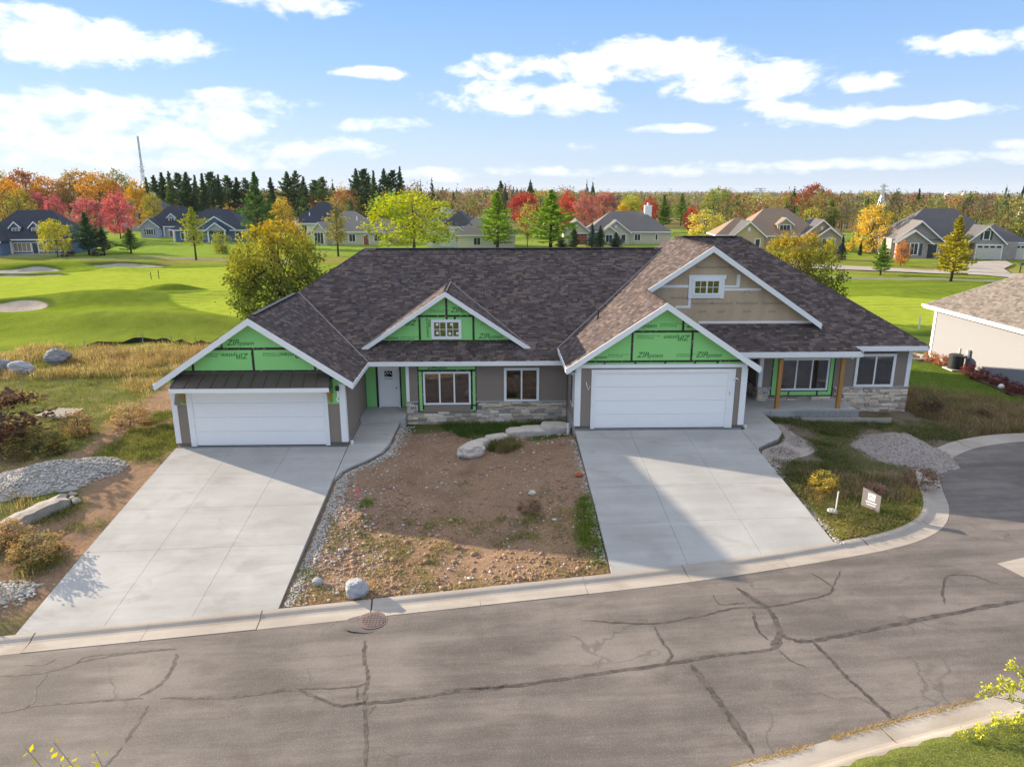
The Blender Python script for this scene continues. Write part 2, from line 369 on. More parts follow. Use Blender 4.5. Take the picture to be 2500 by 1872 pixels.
BUNK = [(-69, 107.5, 5.6, 2.9, .15), (-56, 112, 7.0, 2.0, -.1), (-66, 102.5, 6, 2.2, 0), (-76, 101.8, 5, 2.3, 0), (-50.5, 72.0, 6.2, 3.0, .1), (-31.5, 83.2, 4.2, .9, -.12)]
def bunk_q(x, y, b): c, s = math.cos(b[4]), math.sin(b[4]); u = (x - b[0]) * c + (y - b[1]) * s; v = -(x - b[0]) * s + (y - b[1]) * c; return np.sqrt((u / b[2]) ** 2 + (v / b[3]) ** 2 + 1e-9)
def bump(x, y, cx, cy, rx, ry, h, a=0.0):
    c, s = math.cos(a), math.sin(a); u = (x - cx) * c + (y - cy) * s; v = -(x - cx) * s + (y - cy) * c
    return h * np.exp(-((u / rx) ** 2 + (v / ry) ** 2))
def height(x, y, detail=True):
    x = np.asarray(x, float); y = np.asarray(y, float); r = np.zeros(x.shape)
    for (px_, py_, _), ww in zip(PTS, _w): r = r + ww * np.sqrt((x - px_) ** 2 + (y - py_) ** 2 + .04)
    far = sstep(np.sqrt((x / 1.2) ** 2 + (y - 45) ** 2), 55, 110); z = -1.5 + r * (1 - far)
    z = z + bump(x, y, -30, 59.5, 12, 3.0, 1.7, -.06) + bump(x, y, -48, 62, 12, 3.0, .9, .1) + bump(x, y, -42, 76.5, 9, 3.0, 1.2, .12) + bump(x, y, -29, 79.6, 8, 2.0, .7, -.05) + bump(x, y, -37.5, 84.2, 4.0, 1.2, 1.0, -.1) + bump(x, y, -32.5, 82.2, 5.5, 1.3, -1.0, -.06)
    z = z + bump(x, y, -62, 116, 12, 3, .9, -.05) + bump(x, y, -72, 112, 10, 3, .9) + bump(x, y, -38, 112, 18, 5, .4) + bump(x, y, 45, 84, 14, 3, .35) + bump(x, y, 40, 72, 20, 2.0, .3, -.15) + bump(x, y, -55, 107, 5, 1.6, .5)
    for b in BUNK: z = z - .55 * (1 - sstep(bunk_q(x, y, b), .55, 1.12))
    rr = np.sqrt(x * x + y * y)
    z = z + sstep(rr, 160, 900) * ((fbm(x, y, 1 / 260., 3) - .5) * 9 ) + sstep(rr, 600, 2600) * 6 * fbm(x + 900, y, 1 / 900., 2)
    z = z - 16 * sstep(x - .35 * y, 150, 900) * sstep(rr, 250, 1400)
    if detail:
        lot = sstep(y, 17, 19) * (1 - sstep(y, 48, 56)) * (1 - sstep(np.abs(x), 40, 55))
        z = z + lot * ((fbm(x, y, 1.1, 4) - .5) * .16)
        z = z + (1 - lot) * (1 - sstep(rr, 150, 260)) * (fbm(x, y, .15, 3) - .5) * .25
    return z
def h1(x, y): return float(height(np.array([float(x)]), np.array([float(y)]))[0])

# ================================================================ ground sheet
def gpx(x, y, z=-1.5, zf=None):                             # photograph (2212 wide) -> point on the ground
    u, v = x * 1.1302, y * 1.1302
    F = np.array([math.sin(YAW) * math.cos(PITCH), math.cos(YAW) * math.cos(PITCH), -math.sin(PITCH)])
    Rr = np.array([math.cos(YAW), -math.sin(YAW), 0]); U = np.cross(Rr, F)
    d = F + Rr * (u - 1250) / FPX - U * (v - 936) / FPX
    P = CAM + d * (z - CAM[2]) / d[2]
    if zf:
        for i in range(14): z = .5 * z + .5 * float(zf(P[0], P[1])); P = CAM + d * (z - CAM[2]) / d[2]
    return P
z4p = lambda x, y: ((1780 + x / 2.7597) / 1.1302, (560 + y / 2.7597) / 1.1302)
LWALK = [(-6.12, 28.1), (-6.12, 32.0), (-4.3, 32.0), (-4.35, 31.2), (-4.42, 28.9), (-4.62, 27.6), (-5.1, 26.85), (-5.6, 26.35), (-5.92, 25.9), (-6.12, 25.3)]
RWALK = [(10.5, 26.3), (10.62, 26.62), (11.1, 27.0), (11.75, 27.5), (12.12, 28.1), (12.24, 28.9), (12.27, 30.6), (12.27, 31.0), (10.7, 31.0), (10.7, 28.5), (10.5, 28.45)]
LDRV = [(-13.2, 28.1), (-13.2, ybk(-13.2)), (-6.15, ybk(-6.15)), (-6.12, 25.3)] + LWALK[::-1][1:]
RDRV = [(3.42, 28.45), (3.42, ybk(3.42)), (10.5, ybk(10.5))] + RWALK
GREEN1 = [gpx(*q)[:2] for q in [(-260, 604), (0, 597), (150, 589), (300, 583), (530, 581), (570, 650), (550, 702), (430, 673), (370, 656), (362, 649), (440, 644), (475, 638), (472, 631), (440, 627), (300, 627), (150, 640), (0, 648), (-260, 662)]]
GREEN2 = [gpx(*q)[:2] for q in [(1790, 640), (1900, 637), (2030, 646), (2060, 660), (2050, 716), (1960, 722), (1880, 690)]]
PATH1 = np.array([gpx(*q)[:2] for q in [(-150, 552), (0, 554), (200, 557), (330, 556), (450, 560), (620, 566)]])
PATH2 = np.array([gpx(*z4p(*q))[:2] for q in [(500, 318), (725, 322), (1000, 326), (1300, 332), (1600, 340), (2100, 358)]])
def axis(lo, hi, step, out_lo, out_hi, g, bands=()):
    a = list(np.arange(lo, hi, step)); s = step
    while a[-1] < out_hi:
        for b0, st in bands:
            if a[-1] < b0: s = min(s * g, st); break
        else: s *= g
        a.append(a[-1] + s)
    b = []; s = step; x = lo
    while x > out_lo: s *= g; x -= s; b.append(x)
    return np.array(b[::-1] + a)
xs = axis(-24, 24, .19, -9000, 9000, 1.07, ((60, .8), (110, 1.5))); ys = axis(9.5, 33, .19, -300, 14000, 1.06, ((118, .42), (190, 1.5)))
xs = np.unique(np.concatenate([xs, np.arange(-70, -24, .6)]))
X, Y = np.meshgrid(xs, ys); nx, ny = len(xs), len(ys); x = X.ravel(); y = Y.ravel(); z = height(x, y)
near = (np.abs(x) < 50) & (y > 0) & (y < 34)
sdr = np.full(x.shape, 99.); sdr[near] = sdist(x[near], y[near], ROADP) - KERB_W
for P in (LDRV, RDRV): sdr[near] = np.minimum(sdr[near], sdist(x[near], y[near], np.array(P)))
inroad = np.zeros(x.shape, bool); inroad[near] = (sdist(x[near], y[near], ROADP) < KERB_W - .12)
k = sstep(-sdr, .02, .3)
zd = np.where(inroad, zroad(x) - .30, np.minimum(z, zdrive(x, y)) - .22)
kd = (sdr < .45) & ~inroad                                   # dirt banked up to the slabs, a hand below them
z = np.where(kd & (y < 32) & (y > 17), z + (np.minimum(z, zdrive(x, y) - .07) - z) * (1 - sstep(sdr, 0.0, .45)) * ((x > -15) & (x < 11.4)), z)
z = z * (1 - k) + zd * k
# ---- what covers it
def mixc(c, m, v): return c * (1 - m[:, None]) + np.array(v)[None, :] * m[:, None]
def blob(cx, cy, rx, ry, soft=.35, nz=.5, s=.5):
    q = np.sqrt(((x - cx) / rx) ** 2 + ((y - cy) / ry) ** 2) + (fbm(x + cx, y - cy, s, 4) - .5) * nz * 2; return 1 - sstep(q, 1 - soft, 1 + soft)
GRASS = (.135, .140, .050); DIRT = (.325, .212, .140); STRAW = (.30, .225, .115); ROUGH = (.185, .245, .022)
f1 = fbm(x, y, .22, 4); f2 = fbm(x + 50, y + 9, .9, 4); f3 = fbm(x - 20, y, .05, 3); rr = np.sqrt(x * x + y * y)
c = np.tile(np.array(GRASS), (len(x), 1))
c = mixc(c, sstep(f1 + .35 * (f2 - .5), .42, .60), STRAW)                       # weedy lot
c = mixc(c, (1 - sstep(np.abs(x + 19), 8, 14)) * sstep(y, 31, 33.5) * (1 - sstep(y, 39, 42)) * .7, (.185, .185, .068))
dirt = np.zeros(len(x)); ins = lambda a, b, v, s: sstep(v, a - s, a + s) * (1 - sstep(v, b - s, b + s))
dirt = np.maximum(dirt, ins(-6.2, 3.5, x, .2) * ins(17, 31.2, y, .4))
wv = (fbm(x, y, .5, 3) - .5) * 2.6
dirt = np.maximum(dirt, ins(-1.3, 1.5, (x + 16.3 + .10 * (y - 28)) + wv * .8, .6) * ins(27.5, 41, y, 1.2) * .9)
dirt = np.maximum(dirt, ins(-15.8, -13, x + wv * .7, .5) * ins(18, 27.2, y, .6) * .95)
grassy = np.maximum.reduce([blob(.4, 31.2, 3.2, 1.0), blob(2.6, 29.2, .9, .5), blob(3.1, 21, .5, 1.5), blob(-3.6, 31.3, 1.4, .7) * .6])
dirt = dirt * (1 - grassy * .9)
c = mixc(c, dirt, DIRT); c = mixc(c, dirt * sstep(f2, .55, .75) * .4, (.22, .135, .09)); c = mixc(c, grassy, (.075, .105, .03))
rl = ins(10.4, 21, x, .3) * ins(19, 33, y, .4)                                   # weedy patch by the cul-de-sac
c = mixc(c, rl, (.125, .12, .055)); c = mixc(c, rl * sstep(f2, .42, .56) * .9, (.22, .175, .135))
c = mixc(c, blob(13.2, 20.9, 2.8, 1.2) * rl, (.24, .23, .06))
lw = sstep(x, 20.8, 21.4) * sstep(y, 24, 25) * (1 - sstep(y, 60, 62)); band = sstep(y + .62 * (x - 21) + wv, 35.5, 38.5)
c = mixc(c, lw, (.20, .165, .10)); c = mixc(c, lw * band, (.105, .155, .03))
c = mixc(c, (1 - sstep(y, 14, 15.5)) * sstep(x, -60, -50), (.165, .19, .05))
golf = sstep(y + (f1 - .5) * 5 + np.where(x < -12, .4 * np.sin(x * .3), -4.), 50.5, 52.5)
c = mixc(c, golf, ROUGH); c = mixc(c, golf * sstep(fbm(x + 70, y * 2.2, .09, 4), .42, .62) * .55, (.115, .165, .02)); c = mixc(c, golf * sstep(f3, .45, .7) * .5, (.23, .27, .05)); c = mixc(c, golf * sstep(f2 * .5 + f1 * .5, .5, .62) * .35, (.12, .17, .028))
str_ = np.sin((y - .2 * x) * 1.15)
c = mixc(c, golf * (1 - sstep(y, 112, 122)) * .18 * (str_ > 0), (.27, .33, .05))
tanr = (ins(116, 128, y + (f1 - .5) * 14, 3) * .8 * sstep(-x, -150, -20) + ins(106, 116, y + (x - 45) * .25 + (f1 - .5) * 8, 2) * (x > 20)) 
c = mixc(c, np.clip(tanr, 0, 1) * golf * .75, (.27, .215, .085))
lawn = sstep(y, 128, 134); c = mixc(c, lawn, (.20, .28, .045)); c = mixc(c, lawn * sstep(f3, .5, .62) * .5, (.24, .22, .07))
wood = sstep(rr + (f3 - .5) * 60, 215, 260); c = mixc(c, wood, (.13, .10, .05)); c = mixc(c, wood * sstep(fbm(x, y, .006, 3), .48, .6) * .8, (.22, .19, .08)); c = mixc(c, wood * sstep(fbm(x + 400, y, .004, 3), .56, .66) * .8, (.14, .17, .05))
me = np_mesh('ground', np.stack([x, y, z], 1), (np.arange(nx * ny).reshape(ny, nx)[:-1, :-1].ravel()[:, None] + np.array([0, 1, nx + 1, nx])[None, :]), None, c, True)
def fattr(me, name, v): a = me.attributes.new(name, 'FLOAT', 'POINT'); a.data.foreach_set('value', np.asarray(v, np.float32))
gl = (y > 45) & (y < 135) & (np.abs(x) < 140); sdg = np.full(x.shape, 9.); 
for P in (GREEN1, GREEN2): sdg[gl] = np.minimum(sdg[gl], sdist(x[gl], y[gl], np.array(P)))
sdp = np.full(x.shape, 9.)
for P in (PATH1, PATH2): sdp[gl] = np.minimum(sdp[gl], pdist(x[gl], y[gl], P, False))
sds = np.full(x.shape, 3.)
for b in BUNK[:5]: sds = np.minimum(sds, bunk_q(x, y, b) * 1.0 + .12 * np.sin(x * .8 + y) * .5)
fattr(me, 'sdg', sdg); fattr(me, 'sdp', sdp); fattr(me, 'sds', sds); fattr(me, 'dirt', dirt)
def ground_mat():
    m, t, o = new_mat('ground_cover'); a = nd(t, 'Attribute', attribute_name='col'); g = nd(t, 'NewGeometry').outputs['Position']
    fa = lambda n: S(t, nd(t, 'Attribute', attribute_name=n).outputs['Fac'])
    sg, sp_, ss, di = fa('sdg'), fa('sdp'), fa('sds'), fa('dirt')
    n1 = noise(t, g, .9, 5, .6); n2 = noise(t, g, 6, 5, .65); n3 = noise(t, g, 30, 4, .7)
    wob = (noise(t, g, .35, 3) - .5) * 1.6
    col = a.outputs['Color']
    stripe = nd(t, 'TexWave', wave_type='BANDS', bands_direction='Y'); put(t, vmap(t, g, (.12, .8, 1)), stripe.inputs[0]); stripe.inputs['Scale'].default_value = .35; stripe.inputs['Distortion'].default_value = 1.2; stripe.inputs['Detail'].default_value = 1
    gcol = mix(t, S(t, stripe.outputs['Fac']) * 1.0, (.265, .335, .036), (.34, .40, .05))
    edge = ((sg + wob * .35).m('ABSOLUTE') * -1.0).step(-.9, -.35)
    col = mix(t, edge * .45, col, (.115, .19, .02))
    col = mix(t, ((sg + wob * .35) * -1.0).step(-.2, .5), col, gcol)
    col = mix(t, ((sp_ * -1.0)).step(-1.4, -.9) * .8, col, (.24, .22, .20))
    sw = ss + wob * .06
    col = mix(t, (sw * -1.0).step(-1.06, -.92), col, (.10, .135, .03))
    col = mix(t, (sw * -1.0).step(-.86, -.78), col, (.40, .355, .30))
    vo = nd(t, 'TexVoronoi', feature='F1'); put(t, g, vo.inputs['Vector']); vo.inputs['Scale'].default_value = 7.5
    peb = (S(t, vo.outputs['Distance']) * -1.0 + n2 * .25).step(-.02, .04) * di
    col = mix(t, peb * .8, col, (.50, .45, .40))
    k = (n1 - .5) * .6 + (n2 - .5) * .8 + (n3 - .5) * .7 + 1.0
    sc = nd(t, 'VectorMath', operation='SCALE'); put(t, col, sc.inputs[0]); put(t, k, sc.inputs['Scale'])
    bsdf(t, o, sc.outputs[0], 1.0, .0, n2 * .7 + n3 * .45 + n1 * .3 + peb * .4, 1.0, .12)
    return m
me.materials.append(ground_mat()); ground = link('ground', me, kind='structure')
def hz(x, y): return h1(x, y)

# ================================================================ road
def surf_mat(name, c1, c2, speck, sp_amt, rough=.9, crack=False, stain=(.3, .3, .3), st=.25):
    m, t, o = new_mat(name); g = nd(t, 'NewGeometry').outputs['Position']
    n0 = noise(t, vmap(t, g, (.10, 1, 1), rot=(0, 0, -.16)), 1.3, 6, .68); n1 = noise(t, vmap(t, g, (.55, 1, 1), rot=(0, 0, .5)), 1.0, 6, .6, .6); n2 = noise(t, g, 38, 4, .75); n3 = noise(t, g, .35, 4, .6)
    col = mix(t, (n0 * .6 + n3 * .4).step(.38, .64), c1, c2)
    col = mix(t, n1.step(.5, .72) * st, col, stain)
    vo = nd(t, 'TexVoronoi', feature='F1'); put(t, g, vo.inputs['Vector']); vo.inputs['Scale'].default_value = 30
    col = mix(t, (S(t, vo.outputs['Distance']) * -1.0).step(-.22, -.08) * sp_amt, col, speck)
    if crack:
        v2 = nd(t, 'TexVoronoi', feature='DISTANCE_TO_EDGE'); w_ = nd(t, 'VectorMath', operation='ADD'); put(t, g, w_.inputs[0])
        nn = nd(t, 'TexNoise'); put(t, g, nn.inputs['Vector']); nn.inputs['Scale'].default_value = 1.1; nn.inputs['Detail'].default_value = 5
        t.links.new(nn.outputs['Color'], w_.inputs[1]); put(t, w_.outputs[0], v2.inputs['Vector']); v2.inputs['Scale'].default_value = .32
        col = mix(t, (S(t, v2.outputs['Distance']) * -1.0).step(-.014, -.001) * (n3.step(.48, .62)) * .4, col, (.05, .047, .045))
    k = (n2 - .5) * (1.1 if crack else .45) + (n3 - .5) * .35 + 1.0
    sc = nd(t, 'VectorMath', operation='SCALE'); put(t, col, sc.inputs[0]); put(t, k, sc.inputs['Scale'])
    bsdf(t, o, sc.outputs[0], rough, .25, n2, .35, .012); return m
asphalt = surf_mat('asphalt', (.110, .096, .088), (.190, .166, .149), (.44, .40, .36), .7, .85, True, (.085, .071, .062), .5)
conc = surf_mat('driveway_concrete', (.355, .345, .328), (.42, .41, .39), (.39, .38, .36), .06, .85, False, (.27, .25, .228), .5)
kerbm = surf_mat('kerb_concrete', (.33, .29, .25), (.41, .365, .315), (.30, .27, .235), .3, .92, False, (.27, .23, .18), .55)
gx = np.arange(-46, 33, .4); gy = np.arange(1, 30, .4); GX, GY = np.meshgrid(gx, gy); s = sdist(GX.ravel(), GY.ravel(), ROADP).reshape(GX.shape)
V = np.stack([GX.ravel(), GY.ravel(), (zroad(GX) + .0).ravel()], 1); idx = np.arange(GX.size).reshape(GX.shape)
ok = np.minimum.reduce([s[:-1, :-1], s[1:, :-1], s[:-1, 1:], s[1:, 1:]]) < 0
F = np.stack([idx[:-1, :-1][ok], idx[:-1, 1:][ok], idx[1:, 1:][ok], idx[1:, :-1][ok]], 1)
road = link('road', np_mesh('road', V, F, asphalt, smooth=True), kind='structure')
# sealed cracks, traced as narrow ribbons on the asphalt
def ribbon(pts, w, name='sealed_crack', dz=.004, jag=.022):
    P = catmull(pts, 9); q = []; n = len(P)
    for i, p in enumerate(P):
        d = P[min(i + 1, n - 1)] - P[max(i - 1, 0)]; d /= np.linalg.norm(d) + 1e-9; nn = np.array([-d[1], d[0]])
        ww = w * (.7 + .5 * random.random()) * min(1, .25 + min(i, n - 1 - i) / 4); o_ = nn * random.uniform(-jag, jag)
        q.append((p + o_ - nn * ww / 2, p + o_ + nn * ww / 2))
    mb = MB(); mb.add([(float(a[0]), float(a[1]), float(zroad(a[0])) + dz) for ab in q for a in ab], [(2 * i, 2 * i + 2, 2 * i + 3, 2 * i + 1) for i in range(n - 1)])
    return mb.build(name, MATS['sealant'], road, fix=False)
rp = lambda *q: [gpx(a, b, -1.3, lambda x_, y_: zroad(x_))[:2] for a, b in q]
def z5(x_, y_): return ((1250 + x_ / 1.7696) / 1.1302, (1350 + y_ / 1.7696) / 1.1302)
def z4b(x_, y_): return ((x_ / 1.7696) / 1.1302, (1450 + y_ / 1.7696) / 1.1302)
for src, w, pl in [
 (z5, .16, [(-300, 590), (0, 572), (300, 530), (660, 480), (900, 440), (1130, 412), (1155, 350)]), (z5, .20, [(1155, 350), (1200, 368), (1290, 378), (1600, 320), (2000, 240), (2212, 205)]),
 (z5, .22, [(970, 150), (1050, 205), (1110, 245), (1150, 320), (1155, 355), (1120, 400)]), (z5, .10, [(300, 290), (580, 305), (800, 275), (950, 240), (1110, 230), (1250, 205), (1340, 185), (1385, 150), (1290, 85)]),
 (z5, .10, [(615, 315), (640, 370), (690, 440), (660, 475)]), (z5, .22, [(775, 480), (830, 555), (885, 630), (950, 720), (1045, 865)]), (z5, .13, [(1290, 378), (1370, 450), (1440, 530), (1520, 600), (1670, 740)]),
 (z5, .10, [(1040, 250), (1060, 330), (1110, 375)]), (z5, .07, [(1150, 415), (1200, 460), (1275, 495)]), (z5, .08, [(1870, 220), (1860, 160), (1880, 100), (1980, 95), (2100, 135)]), (z5, .06, [(1420, 75), (1385, 150)]), (z5, .07, [(865, 180), (900, 220), (1010, 215)]),
 (z4b, .13, [(0, 515), (150, 480), (350, 465), (620, 450)]), (z4b, .13, [(690, 450), (1000, 445), (1250, 412), (1330, 430), (1460, 480), (1580, 470)]), (z4b, .15, [(1480, 480), (1700, 460), (2000, 420), (2212, 398)]),
 (z4b, .15, [(765, 255), (745, 320), (690, 390), (600, 440)]), (z4b, .12, [(640, 480), (580, 580), (540, 640)]), (z4b, .13, [(1580, 200), (1570, 280), (1590, 345), (1575, 430), (1580, 560), (1582, 760)]), (z4b, .08, [(1280, 410), (1480, 405), (1590, 385)]),
 (z4b, .12, [(0, 355), (200, 335), (380, 285), (560, 255), (760, 235)]), (z4b, .10, [(330, 300), (380, 270), (560, 252)]), (z4b, .09, [(210, 345), (150, 410), (150, 460), (100, 500)]), (z4b, .07, [(240, 280), (200, 300), (100, 310)]), (z4b, .08, [(1540, 395), (1545, 460)]), (z4b, .07, [(1620, 480), (1590, 520)]),
 (z4b, .09, [(530, 660), (450, 745), (400, 800)])]:
    ribbon(rp(*[src(*q) for q in pl]), w * .72)
patch = rp(*[z5(*q) for q in [(2095, 45), (2230, 15), (2420, 90), (2300, 150)]])
mb = MB(); mb.add([(p[0], p[1], float(zroad(p[0])) + .006) for p in patch], [(0, 1, 2, 3)]); mb.build('concrete_patch', kerbm, road)

# ================================================================ kerbs: one piece per cast segment
def kerb(name, line, side, seg=3.05):
    root = link(name, None, kind='structure'); prof = [(-.02, -.12), (0, .010), (.42, .012), (.50, .03), (.60, .085), (.66, .10), (KERB_W, .105), (KERB_W + .01, -.15)]
    L = np.concatenate([[0], np.cumsum(np.linalg.norm(np.diff(line, axis=0), axis=1))]); n = int(L[-1] // seg)
    at = lambda s_: np.array([np.interp(s_, L, line[:, 0]), np.interp(s_, L, line[:, 1])])
    for i in range(n):
        ss = np.linspace(i * seg + .008, (i + 1) * seg - .008, 7); mb = MB(); P = []; dz = random.uniform(-.006, .006); sk = random.uniform(-.05, .05)
        for j, s_ in enumerate(ss):
            p = at(s_); d = at(min(s_ + .1, L[-1])) - at(s_ - .1); d /= np.linalg.norm(d); nn = np.array([-d[1], d[0]]) * side
            for (a, b) in prof:
                q = p + nn * a + d * (sk * a if j in (0, 6) else 0)
                P.append((q[0], q[1], float(zroad(q[0])) + b + dz))
        m = len(prof); mb.add(P, [(j * m + k_, (j + 1) * m + k_, (j + 1) * m + k_ + 1, j * m + k_ + 1) for j in range(6) for k_ in range(m - 1)] + [tuple(range(m))[::-1], tuple(range(6 * m, 7 * m))])
        mb.build('kerb_segment', kerbm, root)
kerb('kerb_house_side', NEAR, 1); kerb('kerb_near_side', FAR, -1)

# ================================================================ driveways: slabs with tooled joints
def driveway(name, outline, cols, rows, walk):
    root = MB(); root.prism([(p[0], p[1], float(zdrive(p[0], p[1])) - .07) for p in outline], (0, 0, -.1)); o = root.build(name, MATS['joint'], None, kind='structure')
    g = .0045
    for i in range(len(cols) - 1):
        for j in range(len(rows) - 1):
            y0 = lambda x_, r: (ybk(x_) + .012) if r is None else r
            a, b = cols[i] + g, cols[i + 1] - g; P = []
            n = 6
            lo = [(a + (b - a) * k_ / n, y0(a + (b - a) * k_ / n, rows[j + 1]) + (g if rows[j + 1] else 0)) for k_ in range(n + 1)]; hi = [(q[0], rows[j] - g) for q in lo]
            V = [(q[0], q[1] + (h_[1] - q[1]) * m_ / 4, float(zdrive(q[0], q[1] + (h_[1] - q[1]) * m_ / 4))) for m_ in range(5) for q, h_ in zip(lo, hi)]
            mb = MB(); w_ = n + 1; F = [(r * w_ + c_, r * w_ + c_ + 1, (r + 1) * w_ + c_ + 1, (r + 1) * w_ + c_) for r in range(4) for c_ in range(n)]
            rim = [c_ for c_ in range(w_)] + [r * w_ + n for r in range(1, 5)] + [4 * w_ + c_ for c_ in range(n - 1, -1, -1)] + [r * w_ for r in range(3, 0, -1)]
            b0 = len(V); V += [(V[q][0], V[q][1], V[q][2] - .13) for q in rim]
            F += [(rim[q], b0 + q, b0 + (q + 1) % len(rim), rim[(q + 1) % len(rim)]) for q in range(len(rim))]
            mb.add(V, F).build('concrete_slab', conc, o)
    for wp in walk:
        mb = MB(); mb.prism([(p[0], p[1], float(zdrive(p[0], p[1])) - .13) for p in wp], (0, 0, .13)); mb.build('concrete_slab', conc, o)
    return o
g_ = .007
driveway('left_driveway', LDRV, [-13.2, -10.85, -8.5, -6.13], [28.1, 25.9, 23.45, 21.0, None],
         [[(-6.11, 25.32), (-6.11, 28.5), (-4.44, 28.5), (-4.62, 27.6), (-5.1, 26.85), (-5.6, 26.35), (-5.92, 25.9)], [(-6.11, 28.514), (-6.11, 32.0), (-4.3, 32.0), (-4.35, 31.2), (-4.42, 28.9), (-4.44, 28.514)]])
driveway('right_driveway', RDRV, [3.42, 5.72, 8.05, 10.5], [28.45, 26.0, 23.6, 21.2, None],
         [[(10.514, 26.32), (10.514, 28.44), (12.16, 28.44), (12.12, 28.1), (11.75, 27.5), (11.1, 27.0), (10.62, 26.62)], [(10.7, 28.454), (10.7, 31.0), (12.27, 31.0), (12.27, 30.6), (12.24, 28.9), (12.17, 28.454)]])
# street and drive beyond the golf course
def flat(name, pts, mat, dz=.05, kind='structure'):
    mb = MB(); mb.prism([(p[0], p[1], h1(p[0], p[1]) - .25) for p in pts], (0, 0, .25 + dz)); return mb.build(name, mat, None, kind=kind)
ST = [gpx(*z4p(*q)) for q in [(300, 232), (700, 245), (1000, 260), (1300, 277), (1590, 290), (1620, 260), (1575, 232), (1700, 222), (1880, 218), (1915, 238), (1850, 262), (1880, 290), (2000, 300), (2300, 315), (2300, 362), (1990, 335), (1700, 312), (1400, 300), (1060, 285), (700, 270), (300, 255)]]
def strip(name, near, far, mat, dz):
    n = len(near); mb = MB(); V = []
    for a, b in zip(near, far):
        for q in (a, b): V.append((q[0], q[1], h1(q[0], q[1]) + dz))
    mb.add(V, [(2 * i, 2 * i + 2, 2 * i + 3, 2 * i + 1) for i in range(n - 1)]); return mb.build(name, mat, None, kind='structure')
strip('far_street', [gpx(*z4p(*q)) for q in [(100, 250), (400, 260), (700, 272), (1060, 285), (1400, 300), (1700, 312), (1990, 335), (2400, 365)]], [gpx(*z4p(*q)) for q in [(100, 224), (400, 234), (700, 246), (1000, 259), (1300, 276), (1590, 288), (1880, 298), (2300, 318)]], kerbm, .12)
strip('far_driveway', [gpx(*z4p(*q)) for q in [(1600, 292), (1620, 270), (1600, 245), (1572, 226)]], [gpx(*z4p(*q)) for q in [(1900, 302), (1850, 270), (1915, 242), (1862, 218)]], kerbm, .16)

# ================================================================ the two-unit house
M_ = .667
DUP = thing('twin_house', 'grey-brown two-unit house under construction with green sheathed gables and dark shingle roof', 'house', (3.4, 32.0, -.5))
W = MATS
def part(mb, name, mat, parent=DUP, **k): return mb.build(name, W[mat], parent, **k)
def cam_dist(p): return math.sqrt(sum((p[i] - CAM[i]) ** 2 for i in range(3)))
# ---- roof planes: outline in plan, height function, downslope direction
SH_W = [.13, .18, .23, .28, .34]; SH_E = .145; SH_COL = []
for i in range(14):
    b = random.choice([.55, .68, .78, .88, .96, 1.06, 1.28]); SH_COL.append(tuple(v * b for v in (random.choice([(.114, .086, .080), (.108, .087, .088), (.128, .096, .083)]))))
SHINGLES = []                                               # (origin, U, Vup, N, width, colour, distance, whole)
def wedge(w, e=SH_E, t0=.004, t1=.014, ov=.03):             # local frame: u, upslope, normal
    g = .002
    return ([(g, 0, 0), (w - g, 0, 0), (w - g, 0, t1), (g, 0, t1), (g, e + ov, t0 - .002), (w - g, e + ov, t0 - .002)], [(0, 1, 2, 3), (3, 2, 5, 4), (0, 3, 4), (1, 5, 2)])
def roof_plane(poly, zf, down, shingled=True, thick=.13, parent=None):
    P = [Vector((p[0], p[1], zf(p[0], p[1]))) for p in poly]
    mb = MB(); mb.prism([p - Vector((0, 0, .004)) for p in P], (0, 0, -thick)); deck = part(mb, 'roof_deck', 'soffit')
    if not shingled: return deck
    d = Vector((down[0], down[1], 0)).normalized(); p0 = P[0]; U = Vector((-d.y, d.x, 0)); sl = Vector((d.x, d.y, -M_)).normalized(); Vu = -sl; N = U.cross(Vu)
    if N.z < 0: U = -U; N = U.cross(Vu)
    uv = [((p - p0).dot(U), (p - p0).dot(Vu)) for p in P]
    v0 = min(q[1] for q in uv); v1 = max(q[1] for q in uv); v = v0 - .02; row = 0
    while v < v1 - .02:
        vm = min(max(v + SH_E * .5, v0 + 1e-4), v1 - 1e-4); xsn = []
        for i in range(len(uv)):
            a, b = uv[i], uv[(i + 1) % len(uv)]
            if (a[1] > vm) != (b[1] > vm): xsn.append(a[0] + (b[0] - a[0]) * (vm - a[1]) / (b[1] - a[1]))
        xsn.sort()
        for a, b in zip(xsn[::2], xsn[1::2]):
            u = a - random.random() * .001; first = random.choice(SH_W) * random.random() + .05
            while u < b - .01:
                wd = first if first else random.choice(SH_W); whole = first is None; first = None
                if u + wd > b - .04: wd = b - u; whole = False
                o = p0 + U * u + Vu * v
                SHINGLES.append((o, U, Vu, N, wd, random.randrange(14), cam_dist(o + U * wd / 2), whole, random.random() < .35)); u += wd
        v += SH_E; row += 1
    return deck
zL_front = lambda x, y: 2.28 + M_ * (y - 31.6)
zL_garR = lambda x, y: 4.93 - M_ * (x + 9.7)
zL_left = lambda x, y: 4.93 + M_ * (x + 9.7)
zR_left = lambda x, y: 5.42 + M_ * (x - 7.02)
zR_garR = lambda x, y: 5.42 - M_ * (x - 7.02)
zR_big = lambda x, y: 7.375 - M_ * (x - 9.95)
zR_front = lambda x, y: 2.74 + M_ * (y - 32.25)
zR_porch = lambda x, y: 2.74 + M_ * (y - 31.12)
roof_plane([(-5.73, 31.6), (3.4, 31.6), (3.4, 32.69), (9.15, 38.4), (-6.87, 38.4), (-9.7, 35.57)], zL_front, (0, -1))
roof_plane([(-9.7, 27.95), (-5.73, 27.95), (-5.73, 31.6), (-9.7, 35.57)], zL_garR, (1, 0))
